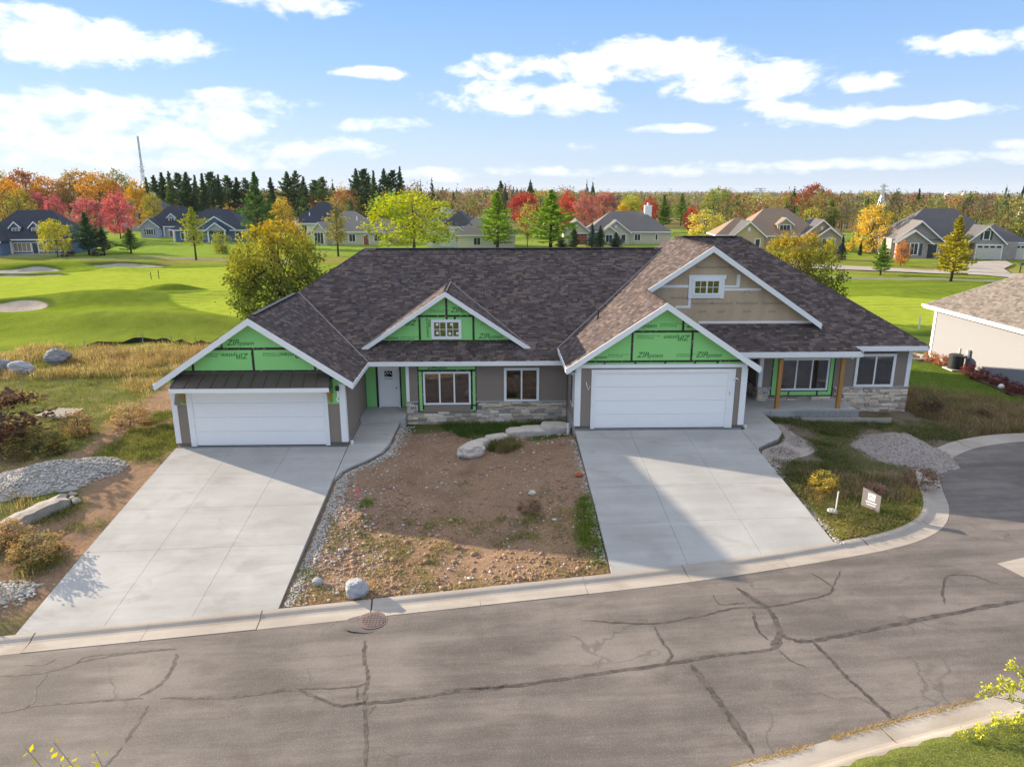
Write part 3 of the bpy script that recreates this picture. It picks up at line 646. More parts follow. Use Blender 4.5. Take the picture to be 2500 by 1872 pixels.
roof_plane([(-9.7, 27.95), (-9.7, 35.57), (-6.87, 38.4), (-13.67, 45.2), (-13.67, 27.95)], zL_left, (-1, 0))
roof_plane([(-6.87, 38.4), (-13.67, 45.2), (3, 45.2), (3, 44.55), (9.15, 38.4)], lambda x, y: 6.816 - M_ * (y - 38.4), (0, 1), False)
roof_plane([(3.0, 28.33), (7.02, 28.33), (7.02, 32.25), (9.95, 32.25), (9.95, 39.2), (9.15, 38.44), (3.0, 32.29)], zR_left, (-1, 0))
roof_plane([(9.95, 39.2), (9.15, 38.44), (3.0, 44.55), (3.0, 46.15)], zR_left, (-1, 0))
roof_plane([(7.02, 28.33), (7.02, 32.66), (9.5, 32.66), (11.04, 31.12), (11.04, 28.33)], zR_garR, (1, 0))
roof_plane([(9.95, 32.25), (9.95, 39.2), (15.3, 33.85), (15.3, 32.25)], zR_big, (1, 0))
roof_plane([(11.04, 31.12), (16.75, 31.12), (15.22, 32.65), (9.51, 32.65)], zR_porch, (0, -1))
roof_plane([(16.75, 31.12), (16.75, 32.25), (15.22, 33.78), (15.22, 32.65)], lambda x, y: 2.74 + M_ * (16.75 - x), (1, 0))
roof_plane([(16.75, 32.25), (20.5, 32.25), (13.55, 39.2), (9.95, 39.2), (15.3, 33.85)], zR_front, (0, -1))
roof_plane([(20.5, 32.25), (20.5, 46.15), (13.55, 39.2)], lambda x, y: 2.74 + M_ * (20.5 - x), (1, 0), False)
roof_plane([(9.95, 39.2), (13.55, 39.2), (20.5, 46.15), (3, 46.15)], lambda x, y: 7.375 - M_ * (y - 39.2), (0, 1), False)
YD = 32.3; zD = lambda x: 5.36 - M_ * abs(x + 2.2)
roof_plane([(-2.2, YD), (-2.2, 36.2), (-6.1, YD)], lambda x, y: zD(x), (-1, 0), True, .1)
roof_plane([(-2.2, YD), (1.7, YD), (-2.2, 36.2)], lambda x, y: zD(x), (1, 0), True, .1)
roof = part(MB().box(-12.5, 19, 33.4, 44, 1.9, 2.0), 'roof', 'soffit')
SHINGLES.sort(key=lambda s_: s_[6])
shm = {}
for i, w_ in enumerate(SH_W):
    for ci in range(14):
        v, f = wedge(w_); me = bpy.data.meshes.new('shingle'); me.from_pydata(v, [], f); set_col(me, [SH_COL[ci]] * 6); me.materials.append(W['shingle']); shm[(w_, ci)] = me
cnt = 0; mb = MB()
for (o, U, Vu, N, wd, ci, dist, whole, thick) in SHINGLES:
    if whole and cnt < 300 and N.x < .1:
        ob = link('shingle', shm[(wd, ci)], roof); Mx = Matrix((U, Vu, N)).transposed().to_4x4(); Mx.translation = o - ORG[DUP.name]; ob.matrix_local = Mx; cnt += 1
    else:
        v, f = wedge(wd, SH_E, .004, .022 if thick else .011); mb.add([o + U * a + Vu * b + N * c_ for a, b, c_ in v], f, SH_COL[ci])
part(mb, 'shingles', 'shingle', roof, col=True, kind='stuff', fix=False)
def caps(a, b, n1, n2, name='ridge_cap', step=.2, w=.15, lift=.012):   # folded caps along a ridge or hip
    a, b = Vector(a), Vector(b); L = (b - a).length; d = (b - a) / L; mb = MB(); s_ = 0
    n1, n2 = Vector(n1).normalized(), Vector(n2).normalized()
    while s_ < L:
        p = a + d * s_; q = a + d * min(s_ + step + .04, L); c_ = random.choice(SH_COL); up = Vector((0, 0, lift + .02)); lo = Vector((0, 0, lift))
        mb.add([p + up, p + n1 * w + up, p + n2 * w + up, q + lo, q + n1 * w + lo, q + n2 * w + lo, p, p + n1 * w, p + n2 * w], [(0, 3, 4, 1), (0, 2, 5, 3), (0, 1, 7, 6), (0, 6, 8, 2)], c_); s_ += step
    part(mb, name, 'shingle', roof, col=True, fix=False)
R1 = (1, 0, -M_); L1 = (-1, 0, -M_); F1 = (0, -1, -M_); B1 = (0, 1, -M_)
caps((9.15, 38.4, 6.816), (-6.87, 38.4, 6.816), F1, B1); caps((-9.7, 27.95, 4.93), (-9.7, 35.5, 4.93), R1, L1); caps((-13.6, 45.1, 2.34), (-6.87, 38.4, 6.816), L1, B1)
caps((-9.7, 35.57, 4.93), (-6.87, 38.4, 6.816), F1, L1); caps((7.02, 28.33, 5.42), (7.02, 32.2, 5.42), R1, L1); caps((9.95, 32.25, 7.375), (9.95, 39.2, 7.375), R1, L1)
caps((9.95, 39.2, 7.375), (13.55, 39.2, 7.375), F1, B1); caps((20.5, 32.25, 2.74), (13.55, 39.2, 7.375), R1, F1); caps((-2.2, YD, 5.36), (-2.2, 36.15, 5.36), R1, L1); caps((16.75, 31.12, 2.74), (15.22, 32.65, 3.76), R1, F1)
mb = MB(); mb.bar((-6.2, 38.4, 6.86), (8.6, 38.4, 6.86), .22, .045); part(mb, 'ridge_vent', 'black_plastic', roof)
mb = MB(); mb.bar((10.3, 39.2, 7.42), (13.3, 39.2, 7.42), .22, .045); part(mb, 'ridge_vent', 'black_plastic', roof)
mb = MB(); mb.bar((-9.7, 28.6, 4.97), (-9.7, 34.9, 4.97), .2, .04); part(mb, 'ridge_vent', 'black_plastic', roof)
pmat('valley_metal', (.20, .19, .185), .5, .4, .1, 5)
for a, b in (((-5.73, 31.6, 2.29), (-9.7, 35.57, 4.94)), ((3.0, 32.29, 2.75), (9.12, 38.4, 6.83)), ((11.04, 31.12, 2.75), (9.5, 32.66, 3.77)), ((-6.1, 32.3, 2.76), (-2.25, 36.16, 5.34)), ((1.7, 32.3, 2.76), (-2.15, 36.16, 5.34))):
    mb = MB(); mb.bar((a[0], a[1], a[2] + .012), (b[0], b[1], b[2] + .012), .07, .02); part(mb, 'valley_flashing', 'valley_metal', roof)
# plumbing vent on the sunlit slope
pv = (4.9, 32.9); zv = zR_left(*pv); mb = MB(); mb.tube([(pv[0], pv[1], zv - .1), (pv[0], pv[1], zv + .42)], .045, 10); part(mb, 'vent_pipe', 'black_plastic', roof)
mb = MB(); mb.tube([(pv[0], pv[1], zv), (pv[0], pv[1], zv + .05)], [.16, .06], 10); part(mb, 'vent_boot', 'black_plastic', roof)
# ---- white edge boards
def rake(xa, za, xf, zf_, yf, h=.22, t=.045, name='rake_board'):
    mb = MB(); mb.prism([(xa, yf, za + .012), (xf, yf, zf_ + .012), (xf, yf, zf_ - h), (xa, yf, za - h)], (0, -t, 0)); return part(mb, name, 'white_trim')
for (xa, za, half, yf) in ((-9.7, 4.93, 3.97, 27.95), (7.02, 5.42, 4.02, 28.33), (-2.2, 5.36, 3.9, YD)):
    hh = .26 if yf < 30 else .22
    rake(xa, za, xa - half, za - M_ * half, yf, hh); rake(xa, za, xa + half, za - M_ * half, yf, hh)
rake(9.95, 7.375, 7.05, 7.375 - M_ * 2.9, 32.25, .25); rake(9.95, 7.375, 15.25, 7.375 - M_ * 5.3, 32.25, .25)
def fascia(x0, x1, y0, y1, zt, h=.2): mb = MB(); mb.box(x0, x1, y0, y1, zt - h, zt); return part(mb, 'fascia', 'white_trim')
fascia(-5.73, 3.38, 31.555, 31.598, 2.285); fascia(-5.728, -5.685, 27.9, 31.55, 2.285); fascia(-13.715, -13.672, 27.9, 45.2, 2.285); fascia(2.955, 2.998, 28.28, 32.3, 2.745); fascia(11.042, 11.085, 28.28, 31.0, 2.745)
fascia(11.09, 16.75, 31.075, 31.118, 2.745, .24); fascia(16.752, 16.795, 31.075, 32.2, 2.745, .24); fascia(16.8, 20.5, 32.205, 32.248, 2.745, .22); fascia(20.502, 20.545, 32.2, 46.15, 2.745, .22)
def box_part(name, mat, *b): mb = MB(); mb.box(*b); return part(mb, name, mat)
box_part('soffit', 'soffit', -6.1, 3.4, 31.62, 33.0, 2.06, 2.09); box_part('soffit', 'soffit', 10.66, 16.72, 31.14, 35.0, 2.47, 2.5); box_part('soffit', 'soffit', 16.72, 20.45, 32.26, 32.7, 2.49, 2.52); box_part('soffit', 'soffit', 3.02, 3.42, 28.4, 32.0, 2.49, 2.52)
# ---- wall cores
for b in ((-13.2, -6.2, 28.34, 33.2, -.9, 2.2), (-13.2, 3.4, 33.1, 44.8, -.9, 2.5), (-4.08, 3.4, 32.09, 33.1, -.9, 2.25), (3.46, 10.6, 28.72, 34, -.6, 2.62), (12.76, 20.02, 32.74, 45.7, -.9, 2.6), (3.4, 12.76, 35.0, 45.7, -.6, 2.9)):
    box_part('wall', 'siding_dark', *b)
# gable infill behind the sheathing
for xa, za, half, y0, zb in ((-9.7, 4.76, 3.5, 28.33, 2.2), (7.02, 5.25, 3.56, 28.71, 2.62), (-2.2, 5.2, 3.5, 32.68, 2.7)):
    mb = MB(); mb.prism([(xa, y0, za), (xa - half, y0, za - M_ * half), (xa - half, y0, zb), (xa + half, y0, zb), (xa + half, y0, za - M_ * half)], (0, .08, 0)); part(mb, 'gable_wall', 'siding_dark')
# ---- lap siding on a wall facing -y (axis x) or +/-x (axis y)
def siding(a0, a1, z0, z1, pos, holes=(), face='-y', e=.155, name='siding'):
    mb = MB(); z = z0
    while z < z1 - .01:
        zt = min(z + e, z1); zm = (z + zt) / 2; iv = [(a0, a1)]
        for h in holes:
            if h[2] < zm < h[3]:
                iv = [q for (s_, t_) in iv for q in ((s_, min(t_, h[0])), (max(s_, h[1]), t_)) if q[1] - q[0] > .02]
        for s_, t_ in iv:
            u = s_
            while u < t_ - .001:
                L = min(t_ - u, random.uniform(2.2, 3.66)); a, b = u + .001, u + L - .001
                pr = [(a, .0, z), (b, .0, z), (b, .016, z), (a, .016, z), (a, .004, zt + .012), (b, .004, zt + .012), (a, 0, zt + .012), (b, 0, zt + .012)]
                if face == '-y': P = [(p[0], pos - p[1], p[2]) for p in pr]
                elif face == '+x': P = [(pos + p[1], p[0], p[2]) for p in pr]
                else: P = [(pos - p[1], p[0], p[2]) for p in pr]
                mb.add(P, [(0, 1, 2, 3), (3, 2, 5, 4), (0, 3, 4, 6), (1, 7, 5, 2)]); u += L
        z += e
    return part(mb, name, 'siding', fix=False, kind='stuff')
siding(-13.05, -12.62, -.36, 1.3, 28.33); siding(-6.89, -6.37, -.36, 1.3, 28.33)
siding(28.52, 33.05, -.36, 2.1, -6.185, (), '+x')
siding(-3.95, 3.42, .27, 2.1, 32.08, ((-3.54, -.83, -1, 3), (.46, 2.11, .2, 1.87)))
siding(3.63, 10.42, .12, 2.66, 28.71, ((4.08, 10.15, -1, 2.6),)); siding(28.9, 32.04, .12, 2.5, 3.45, (), '-x')
siding(12.9, 19.87, .67, 2.5, 32.73, ((13.35, 16.36, 0, 2.45), (17.35, 19.28, .6, 2.3)))
siding(28.9, 35, .1, 2.5, 10.605, (), '+x'); siding(10.63, 12.74, 0, 2.5, 34.99); siding(32.95, 35, .67, 2.5, 12.745, (), '-x')
for b in ((-13.1, -12.45, 28.30, 28.335, -.5, -.36), (-7.0, -6.17, 28.30, 28.335, -.5, -.36), (3.43, 4.24, 28.68, 28.715, 0, .12), (10.0, 10.64, 28.68, 28.715, 0, .12)): box_part('base_board', 'siding_dark', *b)
# ---- corner boards
for x0, x1, y0, y1, z0, z1 in ((-13.25, -13.03, 28.285, 28.325, -.36, 2.12), (-13.255, -13.215, 28.33, 28.48, -.36, 2.1), (-6.39, -6.17, 28.285, 28.325, -.36, 2.14), (-6.168, -6.13, 28.29, 28.5, -.36, 2.14), (3.43, 3.645, 28.665, 28.705, .12, 2.66), (3.39, 3.428, 28.67, 28.88, .12, 2.6), (10.41, 10.63, 28.665, 28.705, .12, 2.66), (10.632, 10.67, 28.67, 28.88, .12, 2.6),
   (-4.1, -3.95, 32.03, 32.07, .27, 2.06), (19.86, 20.06, 32.69, 32.725, .67, 2.5), (12.72, 12.9, 32.69, 32.725, .67, 2.48), (12.70, 12.718, 32.7, 32.95, .67, 2.48)): box_part('corner_board', 'white_trim', x0, x1, y0, y1, z0, z1)
box_part('frieze_board', 'white_trim', 3.43, 10.63, 28.655, 28.70, 2.66, 2.81)
# ---- sheathing panels, printed, with taped seams
def letters(txt, x, z, size, y, parent, rot=0.0, mat='print_green', shear=.25, name='lettering', align='LEFT', flip=1):
    cu = bpy.data.curves.new('lettering', 'FONT'); cu.body = txt; cu.size = size; cu.shear = shear; cu.offset = size * .012; cu.resolution_u = 3; cu.extrude = .0006; cu.align_x = align
    ob = bpy.data.objects.new('tmp', cu); COL.objects.link(ob); dg = bpy.context.evaluated_depsgraph_get(); me = bpy.data.meshes.new_from_object(ob.evaluated_get(dg)); bpy.data.objects.remove(ob)
    me.materials.clear(); me.materials.append(W[mat]); o = link(name, me, parent); org = ORG[parent.name]
    o.matrix_local = Matrix.Translation(Vector((x, y, z)) - org) @ Matrix.Rotation(math.pi / 2, 4, 'X') @ Matrix.Rotation(rot, 4, 'Z'); return o
_letters = letters
def letters(txt, x, z, size, y, parent, rot=0.0, mat='print_green', shear=.25, **k):
    if 'System' not in txt: return _letters(txt, x, z, size * (1.3 if txt == 'ZIP' else 1), y, parent, rot, mat, shear, **k)
    a = size * 1.75 if txt.startswith('ZIP') else 0; c_, s_ = math.cos(rot), math.sin(rot)
    if a: o = _letters('ZIP', x, z, size * 1.35, y, parent, rot, mat, .3, **k); o.data.transform(Matrix.Scale(1.0, 4))
    return _letters('system', x + c_ * a, z + s_ * a, size * 1.0, y - .0004, parent, rot, mat, .2, **k)
def panels(rects, region, y, t=.012):
    out = []
    for (x0, x1, z0, z1) in rects:
        q = clip_convex([(x0 + .003, z0 + .003), (x1 - .003, z0 + .003), (x1 - .003, z1 - .003), (x0 + .003, z1 - .003)], region)
        if len(q) < 3: out.append(None); continue
        mb = MB(); mb.prism([(p[0], y, p[1]) for p in q], (0, -t, 0)); out.append(part(mb, 'sheathing_panel', 'sheath_green'))
    return out
def tapes(segs, region, y, w=.10):
    for (x0, z0, x1, z1) in segs:
        r = (x0, x1, z0 - w / 2, z0 + w / 2) if abs(z1 - z0) < 1e-6 else (x0 - w / 2, x0 + w / 2, z0, z1)
        q = clip_convex([(r[0], r[2]), (r[1], r[2]), (r[1], r[3]), (r[0], r[3])], region)
        if len(q) < 3: continue
        mb = MB(); mb.prism([(p[0], y, p[1]) for p in q], (0, -.004 - random.random() * .003, 0)); part(mb, 'seam_tape', 'seam_tape')
tri = lambda xa, za, half, zb: [(xa - half, zb), (xa + half, zb), (xa + half, max(zb, za - M_ * half)), (xa, za), (xa - half, max(zb, za - M_ * half))]
small = 'sheathing panel  wall + roof\nfor use as sheathing'
reg = tri(-9.7, 4.74, 3.5, 1.3); yf = 28.325
pn = panels([(-13.2, -6.2, 2.0, 2.70), (-13.04, -12.62, 1.3, 2.0), (-6.89, -6.38, 1.3, 2.0), (-13.2, -12.2, 2.70, 3.64), (-12.2, -9.76, 2.70, 3.64), (-9.76, -7.28, 2.70, 3.64), (-7.28, -6.2, 2.70, 3.64), (-12, -10.97, 3.64, 5), (-10.97, -8.35, 3.64, 5), (-8.35, -7, 3.64, 5)], reg, yf)
tapes([(-13.2, 2.70, -6.2, 2.70), (-11.5, 3.64, -8, 3.64), (-9.76, 2.74, -9.76, 3.6), (-12.2, 2.74, -12.2, 3.2), (-7.28, 2.74, -7.28, 3.2), (-10.97, 3.66, -10.97, 4.2), (-8.35, 3.66, -8.35, 4.0), (-13.2, 2.42, -12.7, 2.42), (-6.75, 2.42, -6.2, 2.42)], reg, yf - .0125)
yl = yf - .0135
letters('ZIP System', -10.75, 3.79, .24, yl, pn[8]); letters('ZIP System', -9.92, 3.45, .24, yl, pn[4], math.pi); letters('ZIP System', -7.55, 3.46, .24, yl, pn[5], math.pi); letters(small, -9.35, 3.42, .085, yl, pn[5], 0); letters(small, -11.85, 3.4, .085, yl, pn[4]); letters('ZIP', -6.62, 1.75, .16, yl, pn[2], 1.57)
reg = tri(7.02, 5.23, 3.56, 2.82); yf = 28.70
pn = panels([(3.4, 10.7, 2.82, 2.93), (3.4, 5.73, 2.93, 4.19), (5.73, 8.23, 2.93, 4.19), (8.23, 10.7, 2.93, 4.19), (5, 7.81, 4.19, 5.5), (7.81, 9, 4.19, 5.5)], reg, yf)
tapes([(3.5, 2.93, 10.6, 2.93), (5.4, 4.19, 8.7, 4.19), (5.73, 2.97, 5.73, 4.15), (8.23, 2.97, 8.23, 4.15), (7.81, 4.22, 7.81, 4.9)] + [(v, 2.83, v, 2.96) for v in (4.62, 5.9, 7.15, 8.4, 9.35)], reg, yf - .0125, .09)
yl = yf - .0135
letters('ZIP System', 5.62, 4.36, .24, yl, pn[4]); letters(small, 6.85, 4.48, .085, yl, pn[4]); letters('ZIP System', 8.12, 4.02, .24, yl, pn[2], math.pi); letters('ZIP System', 5.95, 3.10, .24, yl, pn[2]); letters(small, 7.6, 3.2, .085, yl, pn[2]); letters(small, 5.92, 3.98, .085, yl, pn[2]); letters('ZIP System', 8.42, 3.10, .24, yl, pn[3]); letters('System', 4.15, 3.06, .2, yl, pn[1]); letters('ZIP', 7.95, 4.36, .2, yl, pn[5]); letters(small, 4.75, 3.2, .075, yl, pn[1])
reg = tri(-2.2, 5.16, 3.45, 2.96); yf = 32.67
pn = panels([(-6, -3.44, 2.96, 4.2), (-3.44, -.94, 2.96, 4.2), (-.94, 2, 2.96, 4.2), (-4, -2.18, 4.2, 5.3), (-2.18, 0, 4.2, 5.3)], reg, yf)
tapes([(-5.3, 3.02, 1.0, 3.02), (-3.6, 4.2, -.8, 4.2), (-3.44, 3.05, -3.44, 4.17), (-.94, 3.05, -.94, 4.17), (-2.18, 4.24, -2.18, 5.1), (-2.18, 4.03, -2.18, 4.18), (-1.8, 4.03, -1.8, 4.18)], reg, yf - .0125, .10)
yl = yf - .0135
letters('ZIP System', -2.0, 4.37, .25, yl, pn[4]); letters('ZIP System', -.72, 3.14, .25, yl, pn[2]); letters('System', -5.05, 3.12, .22, yl, pn[0]); letters('ZIP', -3.58, 4.0, .26, yl, pn[0], math.pi); letters('ZIP System', -3.12, 4.12, .2, yl, pn[1], -1.57); letters(small, -4.35, 3.2, .08, yl, pn[0]); letters(small, -.6, 3.85, .075, yl, pn[2]); letters(small, -2.95, 4.45, .08, yl, pn[3])
# ---- windows
def window(x0, x1, z0, z1, y, cols, parent=DUP, fw=.085, grid=(1, 1), back='room_dark', mull=.07, trim=0.0):
    mb = MB(); d = .05
    mb.box(x0, x1, y - d, y, z0, z0 + fw); mb.box(x0, x1, y - d, y, z1 - fw, z1); mb.box(x0, x0 + fw, y - d + .001, y - .001, z0 + fw, z1 - fw); mb.box(x1 - fw, x1, y - d + .001, y - .001, z0 + fw, z1 - fw)
    cw = (x1 - x0 - 2 * fw) / cols
    for i in range(1, cols): c_ = x0 + fw + i * cw; mb.box(c_ - mull / 2, c_ + mull / 2, y - d + .001, y - .001, z0 + fw, z1 - fw)
    wn = part(mb, 'window', 'white_trim', parent)
    mb = MB(); mb.box(x0 + .03, x1 - .03, y + .003, y + .012, z0 + .03, z1 - .03); part(mb, 'curtain_reflection' if back == 'curtain_reflection' else 'room_board', back, wn)  # flat backing close behind the glass; room shade and reflections are only its colour
    for i in range(cols):
        a = x0 + fw + i * cw + (mull / 2 if i else 0); b = x0 + fw + (i + 1) * cw - (mull / 2 if i < cols - 1 else 0)
        mb = MB(); mb.box(a, b, y - .024, y - .018, z0 + fw, z1 - fw); part(mb, 'pane', 'glass', wn)
        if grid != (1, 1):
            mb = MB()
            for k_ in range(1, grid[0]): c_ = a + (b - a) * k_ / grid[0]; mb.box(c_ - .012, c_ + .012, y - .034, y - .026, z0 + fw, z1 - fw)
            for k_ in range(1, grid[1]): c_ = z0 + fw + (z1 - z0 - 2 * fw) * k_ / grid[1]; mb.box(a, b, y - .0335, y - .0265, c_ - .012, c_ + .012)
            part(mb, 'muntin', 'white_trim', wn)
    return wn
window(-3.30, -1.09, .11, 1.70, 32.06, 3, back='curtain_reflection'); window(.46, 2.11, .22, 1.87, 32.055, 2, fw=.12); window(-2.90, -1.50, 3.12, 4.04, 32.655, 2, grid=(2, 2), fw=.13)
pmat('stickers', (.8, .8, .78), .6, .3, .05, 5)
for x_, z_ in ((-2.68, 3.75), (-2.68, 3.35), (-2.02, 3.75), (-1.75, 3.33), (-2.1, 3.32)): box_part('window_sticker', 'stickers', x_, x_ + .11, 32.625, 32.628, z_, z_ + .12)
pmat('room_olive', lin(120, 108, 66), .9, .1, .3, 3)
window(9.20, 10.50, 5.13, 5.88, 32.60, 2, grid=(2, 2), fw=.1, back='room_olive')
for b in ((9.0, 10.73, 32.575, 32.63, 5.88, 6.06), (9.02, 9.20, 32.58, 32.63, 4.98, 5.88), (10.50, 10.68, 32.58, 32.63, 4.98, 5.88), (9.2, 10.5, 32.58, 32.63, 5.0, 5.13)): box_part('window_trim', 'white_trim', *b)
window(13.67, 16.08, .51, 2.08, 32.70, 3, back='curtain_reflection'); window(17.35, 19.28, .64, 2.29, 32.705, 2, fw=.13, back='curtain_reflection')
# tall side window of the right garage
mb = MB(); mb.box(3.385, 3.43, 29.35, 30.25, .75, 2.2); sw = part(mb, 'window', 'white_trim'); mb = MB(); mb.box(3.375, 3.383, 29.45, 30.15, .85, 2.1); part(mb, 'pane', 'glass_far', sw)
# green sheathing round the unfinished windows
def surround(x0, x1, z0, z1, hole, y):
    for b in ((x0, x1, hole[3], z1), (x0, hole[0], z0, hole[3]), (hole[1], x1, z0, hole[3]), (hole[0], hole[1], z0, hole[2])):
        if b[1] - b[0] > .02 and b[3] - b[2] > .02: mb = MB(); mb.box(b[0] + .002, b[1] - .002, y - .012, y, b[2] + .002, b[3] - .002); part(mb, 'sheathing_panel', 'sheath_green')
def tbox(x0, x1, z0, z1, y): mb = MB(); mb.box(x0, x1, y - .006, y, z0, z1); part(mb, 'seam_tape', 'seam_tape')
surround(-3.54, -.83, -.22, 2.0, (-3.3, -1.09, .11, 1.7), 32.085)
for q in ((-3.36, -3.28, -.15, 1.78), (-1.11, -1.0, -.15, 1.78), (-3.5, -.85, 1.70, 1.79), (-3.56, -3.50, -.22, 2.0), (-.87, -.82, -.22, 2.0), (-1.0, -.83, .02, .10), (-3.54, -3.3, -.26, -.2), (-1.0, -.82, -.26, -.2)): tbox(*q, 32.073)
letters('ZIP System', -3.1, 1.82, .2, 32.066, [o for o in DUP.children if o.name.startswith('sheathing_panel')][-1])
box_part('sill_panel', 'siding', -3.28, -1.1, 32.04, 32.075, -.24, .10)
surround(13.35, 16.36, .21, 2.45, (13.67, 16.08, .51, 2.08), 32.735)
for q in ((13.60, 13.68, .42, 2.1), (16.07, 16.15, .42, 2.1), (13.35, 16.36, .19, .25), (13.33, 13.39, .19, 2.4), (16.32, 16.38, .19, 2.4), (13.6, 16.15, .44, .51), (14.2, 14.28, .25, .45), (15.6, 15.68, .25, .45)): tbox(*q, 32.723)
# ---- entry of the left unit
surround(-6.15, -4.1, -.3, 2.06, (-5.5, -4.56, -.3, 1.73), 33.095)
for q in ((-5.66, -5.5, -.3, 2.0), (-4.57, -4.45, -.3, 2.0)): tbox(*q, 33.08)
dr = part(MB().box(-5.46, -4.60, 33.03, 33.07, -.28, 1.70), 'front_door', 'door_white')
fr = MB(); fr.box(-5.54, -5.465, 33.0, 33.08, -.3, 1.78); fr.box(-4.595, -4.52, 33.0, 33.08, -.3, 1.78); fr.box(-5.465, -4.595, 33.0, 33.08, 1.705, 1.78); part(fr, 'door_frame', 'white_trim')
mb = MB(); mb.box(-5.23, -4.86, 33.024, 33.028, 1.22, 1.50); sg = part(mb, 'door_sticker', 'print_black', dr)
mb = MB(); y_ = 33.020
for a, b, w_ in (((-5.2, 1.34), (-5.12, 1.46), .03), ((-5.12, 1.46), (-5.04, 1.36), .03), ((-5.04, 1.36), (-4.98, 1.43), .025), ((-4.98, 1.43), (-4.88, 1.32), .025), ((-5.17, 1.30), (-5.08, 1.25), .022)): mb.bar((a[0], y_, a[1]), (b[0], y_, b[1]), .004, w_, (0, 0, 1))
part(mb, 'door_sticker_mark', 'white_trim', dr); letters('LEDGEVIEW', -5.045, 1.10, .075, 33.026, dr, 0, 'print_black', 0, align='CENTER')
mb = MB(); mb.tube([(-4.68, 33.03, .68), (-4.68, 32.97, .68)], [.02, .035], 10); part(mb, 'door_knob', 'dark_metal', dr)
box_part('porch_slab', 'concrete_porch', -6.165, -4.11, 31.3, 33.06, -.9, -.30)
# ---- right porch
box_part('porch_slab', 'concrete_porch', 10.64, 12.74, 31.0, 34.98, -.7, 0.0); box_part('porch_slab', 'concrete_porch', 12.76, 16.85, 31.0, 32.62, -.7, 0.0)
for px_ in (13.16, 16.04): box_part('porch_post', 'wood_post', px_ - .085, px_ + .085, 31.28, 31.45, .0, 2.42)
box_part('porch_beam', 'white_trim', 11.12, 16.65, 31.26, 31.47, 2.42, 2.63)
mb = MB(); mb.box(11.0, 11.95, 34.94, 34.975, .02, 2.1); part(mb, 'front_door', 'metal_brown')
mb = MB(); mb.tube([(16.45, 31.36, 2.42), (16.45, 31.36, 2.36)], .05, 8); part(mb, 'soffit_light', 'white_trim')
# ---- garage doors
def garage_door(x0, x1, z0, z1, y, rows=4):
    d = part(MB().box(x0 - .02, x1 + .02, y + .02, y + .05, z0, z1 + .02), 'garage_door', 'door_white'); h = (z1 - z0) / rows
    for r in range(rows):
        za, zb = z0 + r * h + .004, z0 + (r + 1) * h - .004; mb = MB(); mb.box(x0, x1, y - .012, y + .018, za, zb); n = 4; wv_ = (x1 - x0) / n
        for i in range(n):
            a, b = x0 + i * wv_ + .10, x0 + (i + 1) * wv_ - .10
            for q in ((a, b, za + .10, za + .116), (a, b, zb - .116, zb - .10), (a, a + .016, za + .116, zb - .116), (b - .016, b, za + .116, zb - .116)): mb.box(q[0], q[1], y - .016, y - .0115, q[2], q[3])
        part(mb, 'door_section', 'door_white', d)
    mb = MB(); mb.box(x0, x1, y - .01, y + .03, z0 - .03, z0); part(mb, 'door_seal', 'black_plastic', d)
    return d
garage_door(4.26, 9.84, .02, 2.44, 28.70); garage_door(-12.40, -7.05, -.47, 1.98, 28.32)
for b in ((4.08, 4.26, 28.64, 28.715, 0, 2.59), (9.84, 10.15, 28.64, 28.715, 0, 2.59), (4.26, 9.84, 28.64, 28.715, 2.445, 2.59), (-12.62, -12.40, 28.26, 28.335, -.5, 2.05), (-7.05, -6.87, 28.26, 28.335, -.5, 2.05)): box_part('door_trim', 'white_trim', *b)
mb = MB(); mb.box(9.93, 9.97, 28.625, 28.64, 1.45, 1.62); part(mb, 'keypad', 'aluminium')
# ---- metal awning over the left garage door
aw_t, aw_b = 2.60, 2.20; ya, yb_ = 28.30, 27.55
mb = MB(); mb.prism([(-12.78, ya, aw_t), (-6.68, ya, aw_t), (-6.62, yb_, aw_b), (-12.90, yb_, aw_b)], (0, 0, -.03)); awn = part(mb, 'awning_roof', 'metal_brown')
for i in range(13):
    k_ = i / 12; a = (-12.77 + 6.08 * k_, ya - .01, aw_t + .012); b = (-12.885 + 6.25 * k_, yb_ + .005, aw_b + .012); mb = MB(); mb.bar(a, b, .03, .045); part(mb, 'standing_seam', 'metal_brown', awn)
mb = MB(); mb.box(-12.8, -6.66, 28.285, 28.312, 2.58, 2.69); part(mb, 'awning_flashing', 'metal_brown', awn)
mb = MB(); mb.box(-12.92, -6.60, yb_ - .04, yb_ - .002, 2.02, 2.185); part(mb, 'awning_fascia', 'white_trim', awn)
for sx in (-12.90, -6.64):
    mb = MB(); mb.prism([(sx, yb_, 2.03), (sx, ya, 2.03), (sx, ya, aw_t - .04), (sx, yb_, aw_b - .035)], (.02, 0, 0)); part(mb, 'awning_end', 'metal_brown', awn)
mb = MB(); mb.box(-12.88, -6.66, yb_, ya - .005, 2.03, 2.06); part(mb, 'awning_soffit', 'white_trim', awn)
for sx in (-12.78, -6.78):
    mb = MB(); mb.prism([(sx, 28.28, 1.35), (sx, 28.28, 2.02), (sx, 27.75, 2.02), (sx, 27.75, 1.93), (sx, 28.02, 1.82), (sx, 28.17, 1.62)], (.11, 0, 0)); part(mb, 'awning_bracket', 'wood_post')
mb = MB(); mb.bar((-12.98, 28.2, 1.32), (-12.83, 28.05, 1.78), .02, .22, (1, 0, 0)); part(mb, 'loose_siding', 'siding')
